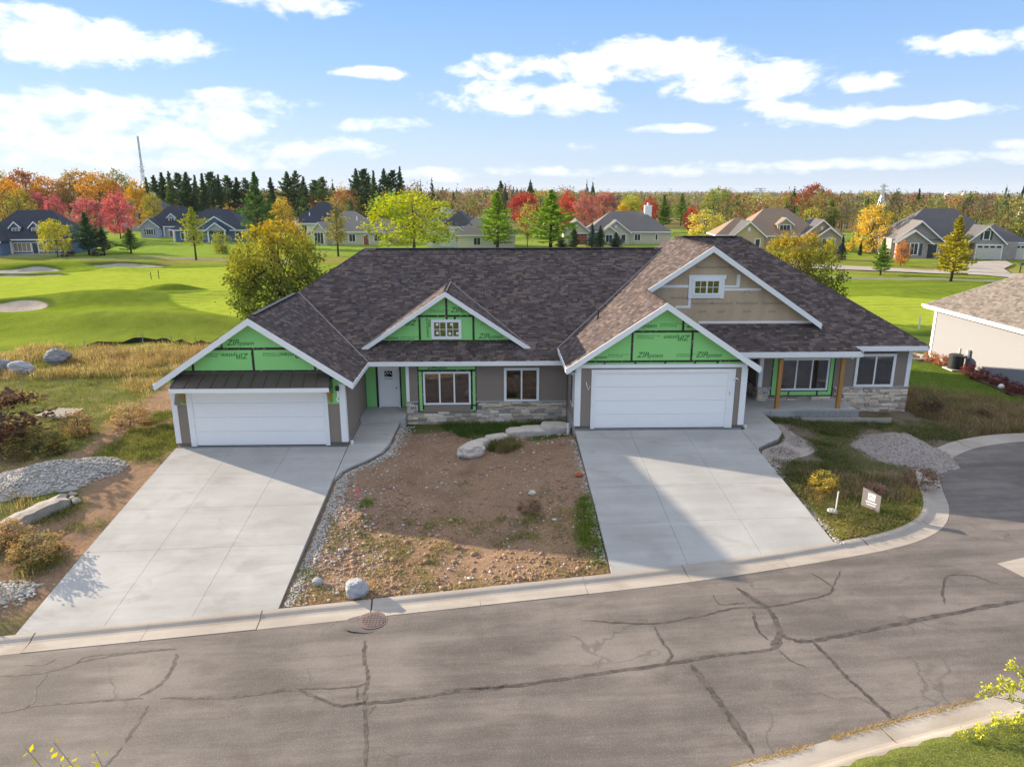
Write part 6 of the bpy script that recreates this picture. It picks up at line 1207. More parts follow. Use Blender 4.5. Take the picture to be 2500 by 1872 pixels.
# ---- far woodland, one mass to the skyline
def far_wood():
    r = np.random.default_rng(5); Vs = []; Cs = []; tr = MB()
    pal = np.array([RUST, (.40, .20, .06), OLIV, OLIV, (.17, .20, .05), (.25, .25, .06), (.36, .31, .06), BARE, BARE, (.22, .15, .08), (.23, .19, .07), GRN, GRN, (.20, .26, .06), (.10, .14, .05), (.12, .16, .05), GOLD, (.38, .26, .08), (.30, .11, .07), (.24, .15, .10)])
    n = 0
    houses = [o.location for o in bpy.data.objects if o.get('category') == 'house']
    while n < 3100:
        band = 0 if n < 330 else 1 if n < 1000 else 2
        d = r.uniform(182, 400) if band == 0 else r.uniform(380, 900) if band == 1 else 850 * 3.4 ** r.random(); th = math.radians(r.uniform(-45, 47)); x_, y_ = d * math.sin(th), d * math.cos(th)
        cl = float(fbm(np.array([x_]), np.array([y_]), .008, 3)[0])
        if band < 2 and cl < .36: continue
        if band == 0 and (x_ > 110 and cl < .52): continue
        if band == 0 and any(abs(h_.x - x_) < 17 and -9 < y_ - h_.y < 17 for h_ in houses): continue
        if band == 0 and d < 245 and (x_ < -48 or 0 < x_ < 62 or x_ > 120): continue
        n += 1; h = r.uniform(8, 14.5) * (1.0 if x_ < 60 else .85); wd = h * r.uniform(.34, .52); conif = r.random() < .16; zz = h1(x_, y_); nn = (560, 170, 52)[band]; lf = (.025, .043, .078)[band] * h
        if band < 2:
            nc = (34, 16)[band]; u = r.normal(size=(nc, 3)); u /= np.linalg.norm(u, axis=1)[:, None]; C = u * (.45 + .5 * r.random(nc))[:, None] * np.array([wd, wd, h * .42]); C[:, 2] += h * .58; P = np.repeat(C, nn // nc, 0); cs = np.repeat(.65 + .6 * r.random(nc), nn // nc); P = P + r.normal(size=P.shape) * h * .055
        else:
            u = r.normal(size=(nn, 3)); u /= np.linalg.norm(u, axis=1)[:, None]; P = u * (.55 + .45 * r.random(nn))[:, None] * np.array([wd, wd, h * .46]); P[:, 2] += h * .56; cs = .7 + .5 * r.random(nn)
        if conif: k = (P[:, 2] / h).clip(0, 1); P[:, :2] *= ((1.05 - k) * .75)[:, None]; P[:, 2] = P[:, 2] * 1.1
        if band == 0: tr.tube([(x_, y_, zz - .3), (x_ + r.normal() * .2, y_, zz + h * .7)], [.22, .08], 5, False)
        P = P + np.array([x_, y_, zz]); V, F = quads(P, np.full(len(P), lf)); c = np.array([.055, .09, .042]) * (.8 + .6 * r.random()) if conif else pal[r.integers(len(pal))] * (.7 + .5 * r.random()); c = c * .85 + c.mean() * .15
        Vs.append(V); Cs.append(np.repeat(c[None, :] * (cs * (.75 + .5 * r.random(len(P))))[:, None], 4, 0))
    V = np.vstack(Vs); F = np.arange(len(V)).reshape(-1, 4)
    o = link('far_woodland', np_mesh('far_woodland', V, F, W['leaf'], np.vstack(Cs)), kind='stuff'); o['label'] = 'mixed autumn woodland stretching to the skyline'; o['category'] = 'woodland'
    b = link('trunks', mesh_of(tr, 'trunks', 'bark'), o, kind='stuff')
far_wood()

# ================================================================ rocks and building-site things
def rock_mesh(seed, sx, sy, sz, rough=.22, sub=3, flat=0.0):
    bm = bmesh.new(); bmesh.ops.create_icosphere(bm, subdivisions=sub, radius=1.0); o = Vector((seed * 7.1, seed * 3.3, seed * 1.7))
    for v in bm.verts:
        p = v.co.copy(); n = mnoise.fractal(p * 1.1 + o, 1.0, 2.0, 4); q = Vector((math.copysign(abs(p.x) ** (1 - flat), p.x), math.copysign(abs(p.y) ** (1 - flat), p.y), math.copysign(abs(p.z) ** (1 - flat), p.z)))
        cell = mnoise.cell(p * 2.2 + o); q *= 1 + rough * n + rough * .25 * (cell - .5); v.co = Vector((q.x * sx, q.y * sy, q.z * sz))
    me = bpy.data.meshes.new('rock'); bm.to_mesh(me); bm.free(); return me
def rock(name, label, cat, x, y, sx, sy, sz, mat, seed, rz=0, group=None, sink=.35, flat=0.0, rough=.22, z=None):
    me = rock_mesh(seed, sx, sy, sz, rough, 4 if max(sx, sy) > .3 else 3, flat); me.materials.append(W[mat]); o = link(name, me, None, (x, y, (h1(x, y) if z is None else z) + sz * (1 - sink))); o.rotation_euler = (0, 0, rz); return prop(o, label, cat, group)
G6 = 'limestone blocks of the garden edge'
for i, (x_, y_, sx, sy, sz, rz, lab) in enumerate([(-.95, 27.75, .58, .42, .33, .5, 'rough pitted limestone boulder at the lower end of the block row'), (-.55, 28.7, .34, .26, .2, .6, 'smallest limestone block wedged above the pitted boulder'), (.1, 29.25, .55, .34, .2, .45, 'flat limestone block third from the lower end of the row'), (.95, 29.75, .42, .34, .22, .2, 'short flat limestone block in the middle of the row'), (1.75, 30.0, .72, .38, .2, .05, 'longest flat limestone block in the row'), (2.75, 30.05, .66, .42, .27, -.08, 'thick limestone block beside the right garage wall')]):
    rock('limestone_block', lab, 'boulder', x_, y_, sx, sy, sz, 'rock', 3 + i, rz, G6, .25, .62 if i else .2, .12 if i else .22)
rock('boulder', 'blue-grey boulder with a hole near the kerb', 'boulder', -4.0, 18.35, .36, .33, .28, 'rock_blue', 21, .4, sink=.2)
rock('small_boulder', 'small grey stone left of the blue-grey boulder', 'boulder', -5.3, 19.05, .16, .14, .12, 'rock_blue', 22, sink=.2); rock('small_boulder', 'pale stone lying in the shaded dirt near the right driveway', 'boulder', 1.35, 23.7, .15, .12, .1, 'rock', 23); rock('small_boulder', 'reddish stone beside the right driveway edge', 'boulder', 3.15, 24.6, .14, .12, .1, 'orange_brick', 24)
rock('field_boulder', 'left grey boulder of three at the back of the vacant lot', 'boulder', -30.9, 44.0, .75, .6, .5, 'rock_grey', 25, sink=.3); rock('field_boulder', 'pale middle boulder of three at the back of the vacant lot', 'boulder', -29.4, 43.6, .8, .55, .45, 'rock_blue', 26, sink=.3); rock('field_boulder', 'dark right boulder of three at the back of the vacant lot', 'boulder', -28.6, 46.2, .8, .7, .6, 'rock_grey', 27, sink=.3)
# pebbles strewn on the dirt
PEB = [rock_mesh(60 + i, 1, .8, .6, .25, 1) for i in range(4)]
def strew(name, n, pos, size, mat, base, parent=None, label=None, cat=None, kind='stuff', lift=.3, var=.5):
    Vs, Fs, Cs = [], [], []; off = 0; tv = [np.array([v.co[:] for v in m.vertices]) for m in PEB]; tf = [np.array([p.vertices[:] for p in m.polygons]) for m in PEB]; i = 0
    for (x_, y_, z_) in pos:
        s_ = size() ; k_ = random.randrange(4); a = random.random() * 6.28; c_, sn = math.cos(a), math.sin(a); v = tv[k_] * s_; v = np.stack([v[:, 0] * c_ - v[:, 1] * sn, v[:, 0] * sn + v[:, 1] * c_, v[:, 2]], 1) + np.array([x_, y_, z_ + s_ * lift])
        Vs.append(v); Fs.append(tf[k_] + off); off += len(v); q = base * (1 - var / 2 + var * random.random()); Cs.append(np.tile(np.array([q, q * random.uniform(.93, 1.0), q * random.uniform(.86, 1.0)]), (len(v), 1)))
    V = np.vstack(Vs)
    if parent is not None: V = V - np.array(ORG[parent.name])
    o = link(name, np_mesh(name, V, np.vstack(Fs), W[mat], np.vstack(Cs), False), parent, kind=kind)
    return prop(o, label, cat)
def hts(P): P = np.array(P); return np.concatenate([P, height(P[:, 0], P[:, 1])[:, None]], 1)
pp = []
for i in range(2600):
    x_, y_ = random.uniform(-6.0, 3.4), random.uniform(18.1, 31)
    if random.random() < (.25 + .75 * (float(fbm(np.array([x_]), np.array([y_]), .45, 3)[0]) > .52)) * (1.0 if y_ < 27 else .6): pp.append((x_, y_))
for i in range(900): pp.append((random.gauss(-5.0, .5), random.uniform(18.2, 25)))
for i in range(160): pp.append((random.gauss(-3.9, .35), random.gauss(20.3, .45)))
for i in range(70): pp.append((random.gauss(1.3, .5), random.gauss(24.6, .8)))
pp = [q for q in pp if -5.98 < q[0] < 3.4 and q[1] > ybk(q[0]) + .08]
strew('scattered_stones', 0, hts(pp), lambda: min(.11, random.lognormvariate(-3.85, .55)), 'pebble', 1.0, label='small pale stones strewn over the bare dirt', cat='stones')
pp = []
while len(pp) < 3200:
    x_, y_ = random.uniform(-5.7, 3.2), random.uniform(18.2, 30.5)
    if random.random() < (.25 + .9 * (float(fbm(np.array([x_ + 40]), np.array([y_]), .5, 3)[0]) > .5)) * (1.0 if y_ < 23.5 else .35): pp.append((x_, y_))
pp = [q for q in pp if q[1] > ybk(q[0]) + .12 and -5.8 < q[0] < 3.25]
strew('dirt_clods', 0, hts(pp), lambda: min(.16, random.lognormvariate(-3.3, .5)), 'clod', 1.0, label='lumps of turned soil over the bare dirt lot', cat='soil', lift=.1, var=.35)
# gravel strip in the gutter beside the left driveway and around the walk
pp = []
for i in range(2600):
    y_ = random.uniform(18.0, 28.8); x_ = -6.02 + abs(random.gauss(0, .26)); 
    if y_ > 25.3: x_ = float(np.interp(y_, [25.3, 25.9, 26.35, 26.85, 27.6, 28.9], [-6.08, -5.9, -5.55, -5.05, -4.58, -4.40])) + abs(random.gauss(0, .24)) + .04
    pp.append((x_, y_))
for i in range(500): y_ = random.uniform(28.8, 31.6); pp.append((-4.36 + abs(random.gauss(0, .25)), y_))
for i in range(500): y_ = random.uniform(19.2, 28.2); pp.append((3.38 - abs(random.gauss(0, .12)), y_))
for i in range(700): y_ = random.uniform(19.6, 25.8); pp.append((10.54 + abs(random.gauss(0, .14)), y_))
strew('edge_gravel', 0, hts(pp), lambda: random.uniform(.018, .05), 'pebble', .85, label='grey gravel filling the edges of both driveways', cat='gravel')
# gravel beds and heaps
def heap(name, label, cx, cy, rx, ry, h, mat, n, smin, smax, rz=0, base=1.0, ragged=.25, extra=()):
    o = thing(name, label, 'gravel pile', (cx, cy, h1(cx, cy))); N = 44; V = []; c_, s_ = math.cos(rz), math.sin(rz)
    def top(u, v):
        q = math.hypot(u, v); th = math.atan2(v, u); q /= 1 + ragged * (float(fbm(np.array([3 * math.cos(th) + cx]), np.array([3 * math.sin(th) + cy]), .8, 3)[0]) - .5) * 2
        return max(0, 1 - q) ** .95 * h * (1 + .25 * (float(fbm(np.array([u * 3 + cx]), np.array([v * 3]), 1.0, 3)[0]) - .5))
    def pt(u, v): x_ = cx + u * rx * c_ - v * ry * s_; y_ = cy + u * rx * s_ + v * ry * c_; return x_, y_
    g = np.linspace(-1.15, 1.15, N); P = []; Z = []
    for v in g:
        for u in g: x_, y_ = pt(u, v); P.append((x_, y_)); Z.append(top(u, v))
    hh = height(np.array(P)[:, 0], np.array(P)[:, 1]); Z = np.array(Z); zz = hh + np.where(Z > .004, Z, -.08); V = np.concatenate([np.array(P), zz[:, None]], 1) - np.array(o.location)
    idx = np.arange(N * N).reshape(N, N); F = np.stack([idx[:-1, :-1].ravel(), idx[:-1, 1:].ravel(), idx[1:, 1:].ravel(), idx[1:, :-1].ravel()], 1); link('mound', np_mesh('mound', V, F, W[mat], np.full((N * N, 3), base * .85), True), o)
    pts = []
    while len(pts) < n:
        a = random.random() * 6.283; q = random.random() ** .5 * 1.08; u, v = q * math.cos(a), q * math.sin(a); x_, y_ = pt(u, v); t_ = top(u, v)
        if t_ < .004 and random.random() < .6: continue
        pts.append((x_, y_, t_))
    pts += [(a, b, 0) for a, b in extra]; Pn = np.array(pts); Pn[:, 2] += height(Pn[:, 0], Pn[:, 1]); strew('gravel_stones', 0, Pn, lambda: random.uniform(smin, smax), mat, base, o, var=.6); return o
heap('gravel_pile', 'buff gravel heap beside the cul-de-sac kerb', 16.75, 27.05, 1.7, 1.9, .85, 'gravel_buff', 2800, .014, .034, .5, 1.0, .3, [(random.gauss(16.55, .3), random.gauss(25.3, .4)) for i in range(400)])
heap('gravel_pile', 'heap of broken white stone in the vacant left lot', -17.2, 26.1, 2.5, 1.25, .7, 'gravel_white', 2400, .03, .08, .32, 1.0, .35)
heap('gravel_pile', 'low spread of white stone at the lower left corner beside the driveway', -15.2, 18.8, 1.5, .8, .18, 'gravel_white', 700, .03, .09, .3, 1.0, .5)
def bed_poly(name, poly, mat, n, smin, smax, lab):
    P = np.array(poly); pts = []; lo, hi = P.min(0), P.max(0)
    while len(pts) < n:
        q = (random.uniform(lo[0], hi[0]), random.uniform(lo[1], hi[1]))
        if inpoly(np.array([q[0]]), np.array([q[1]]), P)[0]: pts.append(q)
    pts = [(q[0] + random.gauss(0, .04), q[1] + random.gauss(0, .04)) for q in pts]
    strew(name, 0, hts(pts), lambda: random.uniform(smin, smax), mat, 1.0, label=lab, cat='gravel', lift=.5)
    mb = MB(); mb.add([(p[0], p[1], h1(p[0], p[1]) + .02) for p in catmull(poly + [poly[0]], 4)[:-1]], [tuple(range(len(poly) * 4))]); o = mb.build('gravel_patch', W[mat], None, kind='structure', col=True)
bed_poly('grey_gravel', [(10.62, 25.4), (10.72, 26.5), (11.8, 27.35), (12.3, 28.1), (12.38, 29.3), (12.75, 29.9), (12.9, 28.4), (13.3, 27.2), (12.6, 26.4), (11.6, 25.7), (11.0, 25.0)], 'gravel_buff', 2600, .02, .042, 'grey gravel spread along the curved right walk')
# broken concrete beam
o = thing('broken_concrete_beam', 'long weathered concrete beam with a broken end lying in the weeds at left', 'concrete beam', (-16.3, 22.9, h1(-16.3, 22.9))); a = np.array([-17.6, 20.7]); b = np.array([-15.5, 24.3]); d = (b - a) / np.linalg.norm(b - a); nn = np.array([-d[1], d[0]])
mb = MB(); V = []; K = 16
for i in range(K):
    k_ = i / (K - 1); p_ = a + (b - a) * k_; w_ = .31 + .02 * math.sin(i * 1.7); hz_ = .34 + .03 * math.sin(i * 2.3) - (.14 if i == K - 1 else 0); z0 = h1(*p_) - .08; jw = .12 * random.random() if i > K - 3 else .02 * random.random()
    for s_, t_ in ((-1, 0), (-1, 1), (-.05, 1.04), (1, .96), (1, 0)): q = p_ + nn * w_ * s_ + d * (jw * (1 if s_ > 0 else -1) * (i > K - 3) * 1.5); V.append((q[0], q[1], z0 + (hz_ + .08) * t_ + random.uniform(-.012, .012)))
mb.add(V, [(i * 5 + j, i * 5 + 5 + j, i * 5 + 6 + j, i * 5 + j + 1) for i in range(K - 1) for j in range(4)] + [(0, 1, 2, 3, 4), tuple(range((K - 1) * 5, K * 5))]); mb.build('beam', W['concrete_old'], o)
for i in range(5): me = rock_mesh(90 + i, .16, .12, .1, .4, 2); me.materials.append(W['rock']); q = b + d * random.uniform(-.1, .35) + nn * random.uniform(-.4, .4); me.materials.clear(); me.materials.append(W['concrete_old']); link('fragment', me, o, Vector((q[0], q[1], h1(*q) + .08)) - ORG[o.name])
# pallet
o = thing('wooden_pallet', 'weathered wooden pallet lying flat on the grass of the vacant lot', 'pallet', (-21.2, 33.7, h1(-21.2, 33.7) + .12), None, -.12)
for i in range(7): mb = MB(); mb.box(-.8 + i * .235, -.8 + i * .235 + .15, -.65, .65, .09, .11); mb.build('slat', W['wood_grey'], o, local=True)
for i in range(3): mb = MB(); mb.box(-.8, .76, -.64 + i * .6, -.56 + i * .6, 0, .089); mb.build('stringer', W['wood_grey'], o, local=True)
# silt fence
SF = [(-29.6, 51.2), (-26.6, 53.6), (-24.0, 52.6), (-21.8, 51.6), (-20.2, 52.6), (-18, 52.8), (-15.5, 52.3)]
o = thing('silt_fence', 'sagging black silt fence along the edge of the golf course', 'fence', (-25, 52.5, h1(-25, 52.5))); mb = MB(); V = []
for i, p_ in enumerate(catmull(SF, 5)): V += [(p_[0], p_[1], h1(*p_) - .05), (p_[0] + .03, p_[1], h1(*p_) + .26 + .12 * math.sin(i * 1.7) + .1 * random.random())]
mb.add(V, [(2 * i, 2 * i + 2, 2 * i + 3, 2 * i + 1) for i in range(len(V) // 2 - 1)]); c_ = mb.build('cloth', W['silt_cloth'], o); md = c_.modifiers.new('thick', 'SOLIDIFY'); md.thickness = .012
for p_ in SF: mb = MB(); mb.box(p_[0] - .03, p_[0] + .03, p_[1] - .06, p_[1] - .01, h1(*p_) - .1, h1(*p_) + .68); mb.build('stake', W['wood_grey'], o)
# survey stake
z0 = h1(-5.0, 24.15); o = thing('survey_stake', 'pink flagged survey stake between dirt and left driveway', 'stake', (-5.0, 24.15, z0)); mb = MB(); mb.box(-.025, .025, -.012, .012, -.1, .42); mb.build('stake', W['pink'], o, local=True); mb = MB(); mb.box(-.12, -.03, -.02, .01, .22, .30); mb.build('ribbon', W['orange'], o, local=True)
# pipes
def pipe(label, x_, y_, h, r, mat='pvc', z=None): mb = MB(); z0 = h1(x_, y_) if z is None else z; n = 14; mb.tube([(0, 0, -.1), (0, 0, h - .03), (0, 0, h - .029), (0, 0, h)], [r, r, r * 1.18, r * 1.18], n); o = mb.build('drain_pipe', W[mat], None, smooth=False); o.location = (x_, y_, z0); return prop(o, label, 'pipe')
pipe('pale upright drain pipe between the thick limestone block and the right garage', 3.22, 29.35, .5, .07); pipe('short white pipe stub at the corner of the left garage', -6.0, 28.42, .14, .06, z=-.5); pipe('short white pipe stub at the corner of the right garage', 10.78, 28.7, .10, .05, z=-.01)
# storm-drain cover in the gutter
mx, my = -3.35, 17.12; z0 = float(zroad(mx)) + .016; o = thing('manhole_cover', 'round iron manhole cover in the kerb gutter', 'manhole cover', (mx, my, z0)); mb = MB(); mb.tube([(0, 0, -.02), (0, 0, .012)], .40, 32); mb.build('frame', W['iron'], o, local=True); mb = MB(); mb.tube([(0, 0, .0125), (0, 0, .022)], .33, 32); lid = mb.build('lid', W['iron'], o, local=True)
for i in range(-3, 4):
    for j in range(-3, 4):
        if i * i + j * j <= 10: mb = MB(); mb.box(i * .085 - .026, i * .085 + .026, j * .085 - .026, j * .085 + .026, .0225, .031); mb.build('grip_stud', W['iron'], lid, local=True)
mb = MB(); n = 40; V = []; 
for i in range(n):
    a = 2 * math.pi * i / n; r1 = .41 + .02 * math.sin(3 * a); r2 = .62 + .12 * math.sin(2 * a + 1) + .05 * random.random(); V += [(mx + r1 * math.cos(a), my + r1 * math.sin(a), z0 - .001), (mx + .12 + r2 * math.cos(a) * 1.2, my - .08 + r2 * math.sin(a) * .8, float(zroad(mx)) + .0085)]
mb.add(V, [(2 * i, 2 * ((i + 1) % n), 2 * ((i + 1) % n) + 1, 2 * i + 1) for i in range(n)]); mb.build('asphalt_collar', W['asphalt'], o)
# yard sign
sx_, sy_ = 12.55, 21.55; o = thing('yard_sign', 'slanted dark grey yard sign with white emblem on the weedy corner', 'sign', (sx_, sy_, h1(sx_, sy_)), None, -1.0); pmat('sign_grey', lin(128, 122, 120), .5, .3, .05, 3)
o.scale = (.88, .88, .92); mb = MB(); mb.prism([(-.36, 0, .16), (.36, 0, .10), (.36, 0, .74), (-.36, 0, .86)], (0, .02, 0)); sp_ = mb.build('panel', W['sign_grey'], o, local=True); mb = MB(); mb.box(-.33, -.318, .022, .034, -.2, .8); mb.build('post', W['aluminium'], o, local=True); mb = MB(); mb.box(.318, .33, .022, .034, -.2, .7); mb.build('post', W['aluminium'], o, local=True)
mb = MB(); mb.box(-.13, .15, -.004, -.001, .46, .72); em = mb.build('emblem', W['white_trim'], sp_, local=True); mb = MB()
for a, b in (((-.10, .54), (-.02, .66)), ((-.02, .66), (.05, .57)), ((.05, .57), (.12, .63)), ((-.06, .53), (.04, .50))): mb.bar((a[0], -.006, a[1]), (b[0], -.006, b[1]), .003, .025)
mb.build('emblem_mark', W['sign_grey'], sp_, local=True); mb = MB(); mb.box(-.2, .22, -.004, -.001, .36, .40); mb.build('text_line', W['white_trim'], sp_, local=True); mb = MB(); mb.box(-.16, .2, -.004, -.001, .27, .30); mb.build('text_line', W['white_trim'], sp_, local=True)
o = thing('white_marker', 'thin white marker pole standing by a white bucket lid', 'marker', (11.5, 21.75, h1(11.5, 21.75))); mb = MB(); mb.tube([(0, 0, -.1), (.02, 0, .72)], .022, 8); mb.build('pole', W['pvc'], o, local=True)
mb = MB(); mb.tube([(0, 0, 0), (0, 0, .03), (0, 0, .05)], [.17, .17, .14], 20); o = mb.build('bucket_lid', W['pvc']); o.location = (11.32, 21.6, h1(11.32, 21.6) + .06); o.rotation_euler = (.15, .1, 0); prop(o, 'round white bucket lid on the grass beside the marker pole', 'lid')
# ladder on its side against the porch slab, plank in front
o = thing('ladder', 'aluminium ladder lying on its side in front of the right porch', 'ladder', (15.3, 30.82, -.38)); 
for z_ in (.02, .40): mb = MB(); mb.box(-1.5, 1.6, -.03, .03, z_, z_ + .07); mb.build('rail', W['aluminium'], o, local=True)
for i in range(10): mb = MB(); mb.box(-1.35 + i * .31, -1.31 + i * .31, -.02, .02, .09, .40); mb.build('rung', W['aluminium'], o, local=True)
mb = MB(); mb.bar((14.0, 30.55, -.30), (18.3, 30.7, -.42), .05, .24); prop(part(mb, 'plank', 'wood_grey', None), 'long grey plank lying below the ladder', 'plank')
# bits round the neighbour
for i, (x_, y_, lab) in enumerate([(28.6, 44.6, 'reddish dry shrub left of the air conditioner'), (28.7, 43.5, 'rusty grass clump just beside the air conditioner'), (28.75, 40.9, 'dark red barberry right of the air conditioner'), (28.5, 39.6, 'second dark red barberry along the beige wall'), (28.6, 38.2, 'third dark red barberry along the beige wall'), (28.4, 36.6, 'barberry nearest the right edge of the picture'), (28.0, 47.9, 'orange shrub at the far corner of the beige house')]): tree('bush0', 'shrub', lab, 'shrub', x_, y_, .75, (.42, .20, .10) if i in (0, 1, 6) else (.20, .055, .05), .3)
o = thing('stone_ring', 'low ring of edging stones at the far corner of the beige house', 'edging', (28.0, 45.8, h1(28, 45.8)))
for i in range(18): a = i / 18 * 6.283; mb = MB(); mb.bar((.95 * math.cos(a), .95 * math.sin(a), .09), (.95 * math.cos(a + .3), .95 * math.sin(a + .3), .09), .16, .2); mb.build('edging_stone', W['wood_grey'], o, local=True)
rock('garden_ball', 'pale blue garden ornament at the foot of the beige wall', 'ornament', 28.3, 37.5, .16, .16, .16, 'pvc', 31, sink=.1, rough=.02); rock('garden_stone', 'dark stone beside the edging ring', 'boulder', 28.7, 45.4, .3, .25, .22, 'rock_grey', 33)
def post(name, label, cat, x_, y_, h, r, mat): mb = MB(); mb.tube([(0, 0, -.1), (0, 0, h), (0, 0, h + r)], [r, r, r * .4], 10); o = mb.build(name, W[mat]); o.location = (x_, y_, h1(x_, y_)); return prop(o, label, cat)
post('golf_post', 'short white post at the edge of the right-hand fairway', 'post', 35.7, 57.9, 1.0, .07, 'pvc'); p = gpx(327, 604); post('flag_stick', 'left one of two dark sticks on the left green', 'post', p[0], p[1], .9, .045, 'print_black'); post('flag_stick', 'right one of two dark sticks on the left green', 'post', p[0] + .75, p[1] + .6, 1.15, .045, 'print_black')
p = gpx(*z4p(1957, 292)); o = thing('mailbox', 'dark mailbox on a post beside the far driveway', 'mailbox', (p[0], p[1], h1(p[0], p[1]))); mb = MB(); mb.box(-.07, .07, -.07, .07, -.1, 1.1); mb.build('post', W['black_plastic'], o, local=True); mb = MB(); mb.prism([(-.18, -.3, 1.1), (.18, -.3, 1.1), (.18, -.3, 1.32), (.1, -.3, 1.42), (-.1, -.3, 1.42), (-.18, -.3, 1.32)], (0, .6, 0)); mb.build('box', W['black_plastic'], o, local=True)
p = gpx(*z4p(1205, 190)); tree('bush0', 'flower_bed', 'bright orange flower bed before the brick house porch', 'flowers', p[0], p[1], .6, (.75, .17, .03), .55)
# ================================================================ grass, weeds, saplings
def blades(name, P, h, w, col, lean=.35, label=None, cat=None, seed=1, parent=None):
    """one bent blade per point: two triangles"""
    r = np.random.default_rng(seed); n = len(P); a = r.random(n) * 6.283; d = np.stack([np.cos(a), np.sin(a), np.zeros(n)], 1); s = np.stack([-d[:, 1], d[:, 0], np.zeros(n)], 1); w = np.broadcast_to(w, (n,))[:, None]; h = np.broadcast_to(h, (n,))[:, None]; L = (lean * (.3 + r.random(n)))[:, None]
    mid = P + d * h * L * .35 + np.array([0, 0, 1.]) * h * .55; tip = P + d * h * L + np.array([0, 0, 1.]) * h * (.98 - .25 * L)
    V = np.stack([P - s * w / 2, P + s * w / 2, mid - s * w * .42, mid + s * w * .42, tip], 1).reshape(-1, 3); b = np.arange(n) * 5
    F = np.concatenate([np.stack([b, b + 1, b + 3], 1), np.stack([b + 2, b + 3, b + 4], 1)])
    o = link(name, np_mesh(name, V, F, W['grass'], np.repeat(col, 5, 0)), parent, kind='stuff'); return prop(o, label, cat)
def scatter(n, x0, x1, y0, y1, mask, r):
    out = []; tot = 0
    while tot < n:
        x_ = r.uniform(x0, x1, n); y_ = r.uniform(y0, y1, n); k_ = r.random(n) < mask(x_, y_); out.append(np.stack([x_[k_], y_[k_]], 1)); tot += k_.sum()
        if len(out) > 60: break
    return np.vstack(out)[:n]
def clumps(C, nb, sig, r): P = np.repeat(C, nb, 0) + r.normal(size=(len(C) * nb, 2)) * np.repeat(np.broadcast_to(sig, (len(C),)), nb)[:, None]; return P
def free(x_, y_):                                            # off the slabs, the road and the house
    d = np.minimum(sdist(x_, y_, np.array(LDRV)), sdist(x_, y_, np.array(RDRV))); d = np.minimum(d, sdist(x_, y_, ROADP) - KERB_W); hs = ((x_ > -13.4) & (x_ < -6) & (y_ > 28.2) & (y_ < 45)) | ((x_ > -6.2) & (x_ < 20.2) & (y_ > 31.9) & (y_ < 45)) | ((x_ > 3.3) & (x_ < 10.8) & (y_ > 28.4) & (y_ < 45)) | ((x_ > 10.5) & (x_ < 16.9) & (y_ > 30.95) & (y_ < 45))
    return (d > .05) & ~hs
def colmix(n, cols, w, r, var=.35): c = np.array(cols)[r.choice(len(cols), n, p=np.array(w) / sum(w))]; return c * (1 - var / 2 + var * r.random(n))[:, None]
GR = [(.13, .165, .042), (.20, .225, .055), (.09, .125, .035), (.30, .27, .085)]; TAN = [(.50, .37, .17), (.40, .28, .13), (.30, .20, .10), (.55, .44, .22)]
def region(name, label, cat, n, nb, box, mask, hgt, w, cols, wts, sig=.10, lean=.4, seed=1, tall=None):
    r = np.random.default_rng(seed); C = scatter(n, *box, mask, r); C = C[free(C[:, 0], C[:, 1])]; hs = r.uniform(*hgt, len(C)); cc = colmix(len(C), cols, wts, r)
    P = clumps(C, nb, sig, r); k_ = free(P[:, 0], P[:, 1]); h = np.repeat(hs, nb) * (.55 + .6 * r.random(len(P))); c = np.repeat(cc, nb, 0) * (.75 + .5 * r.random(len(P)))[:, None]
    P, h, c = P[k_], h[k_], c[k_]; z_ = height(P[:, 0], P[:, 1]) - .02
    return blades(name, np.concatenate([P, z_[:, None]], 1), h, w, c, lean, label, cat, seed)
pathm = lambda x_, y_: 1 - np.clip(ins(-1.3, 1.5, (x_ + 16.3 + .10 * (y_ - 28)), .7) * ins(27.5, 41, y_, 1.0) + ins(-15.6, -13, x_, .4) * ins(18, 27.2, y_, .6) * .8 + ins(-19.6, -14.8, x_, .3) * ins(24.9, 27.4, y_, .3) + .93 * ins(-16.6, -13, x_, .5) * ins(18, 31.5, y_, .8), 0, .97)
nz = lambda x_, y_, s_, a, b, o_=0: sstep(fbm(x_ + o_, y_, s_, 3), a, b)
region('dry_weeds', 'tall straw-coloured weeds over the vacant left lot', 'weeds', 5200, 16, (-34, -13.6, 16.8, 51), lambda x_, y_: pathm(x_, y_) * nz(x_, y_, .30, .44, .60) * (.5 + .5 * (y_ < 36)), (.22, .70), .022, TAN + GR[3:], [3, 3, 3, 2, 1], .16, .55, 11)
region('path_grass', 'bright green grass patches between the dirt path and the left driveway', 'grass', 1500, 18, (-16.6, -13.4, 19, 34), lambda x_, y_: nz(x_, y_, .5, .44, .58, 4), (.08, .24), .02, GR, [3, 4, 1, 2], .15, .7, 41)
region('green_weeds', 'low green weeds and grass over the vacant left lot', 'weeds', 5000, 14, (-34, -13.4, 16.8, 51), lambda x_, y_: pathm(x_, y_) * (.25 + .75 * (1 - nz(x_, y_, .22, .42, .55))), (.10, .28), .02, GR, [3, 3, 2, 2], .14, .6, 12)
region('fence_weeds', 'golden seeding grass in front of the silt fence', 'weeds', 2600, 14, (-34, -13.5, 42, 52.0), lambda x_, y_: .05 + .95 * nz(x_, y_, .35, .45, .60, 9), (.2, .65), .03, TAN + GR, [3, 3, 2, 3, 1, 2, 1, 2], .2, .5, 13)
region('straw_patches', 'flattened straw-coloured grass near the street side of the dirt lot', 'grass', 420, 16, (-5.6, 3.3, 18.2, 22.5), lambda x_, y_: nz(x_, y_, .5, .46, .60, 21), (.05, .13), .02, TAN + GR[3:], [3, 3, 2, 2, 2], .16, 1.6, 42)
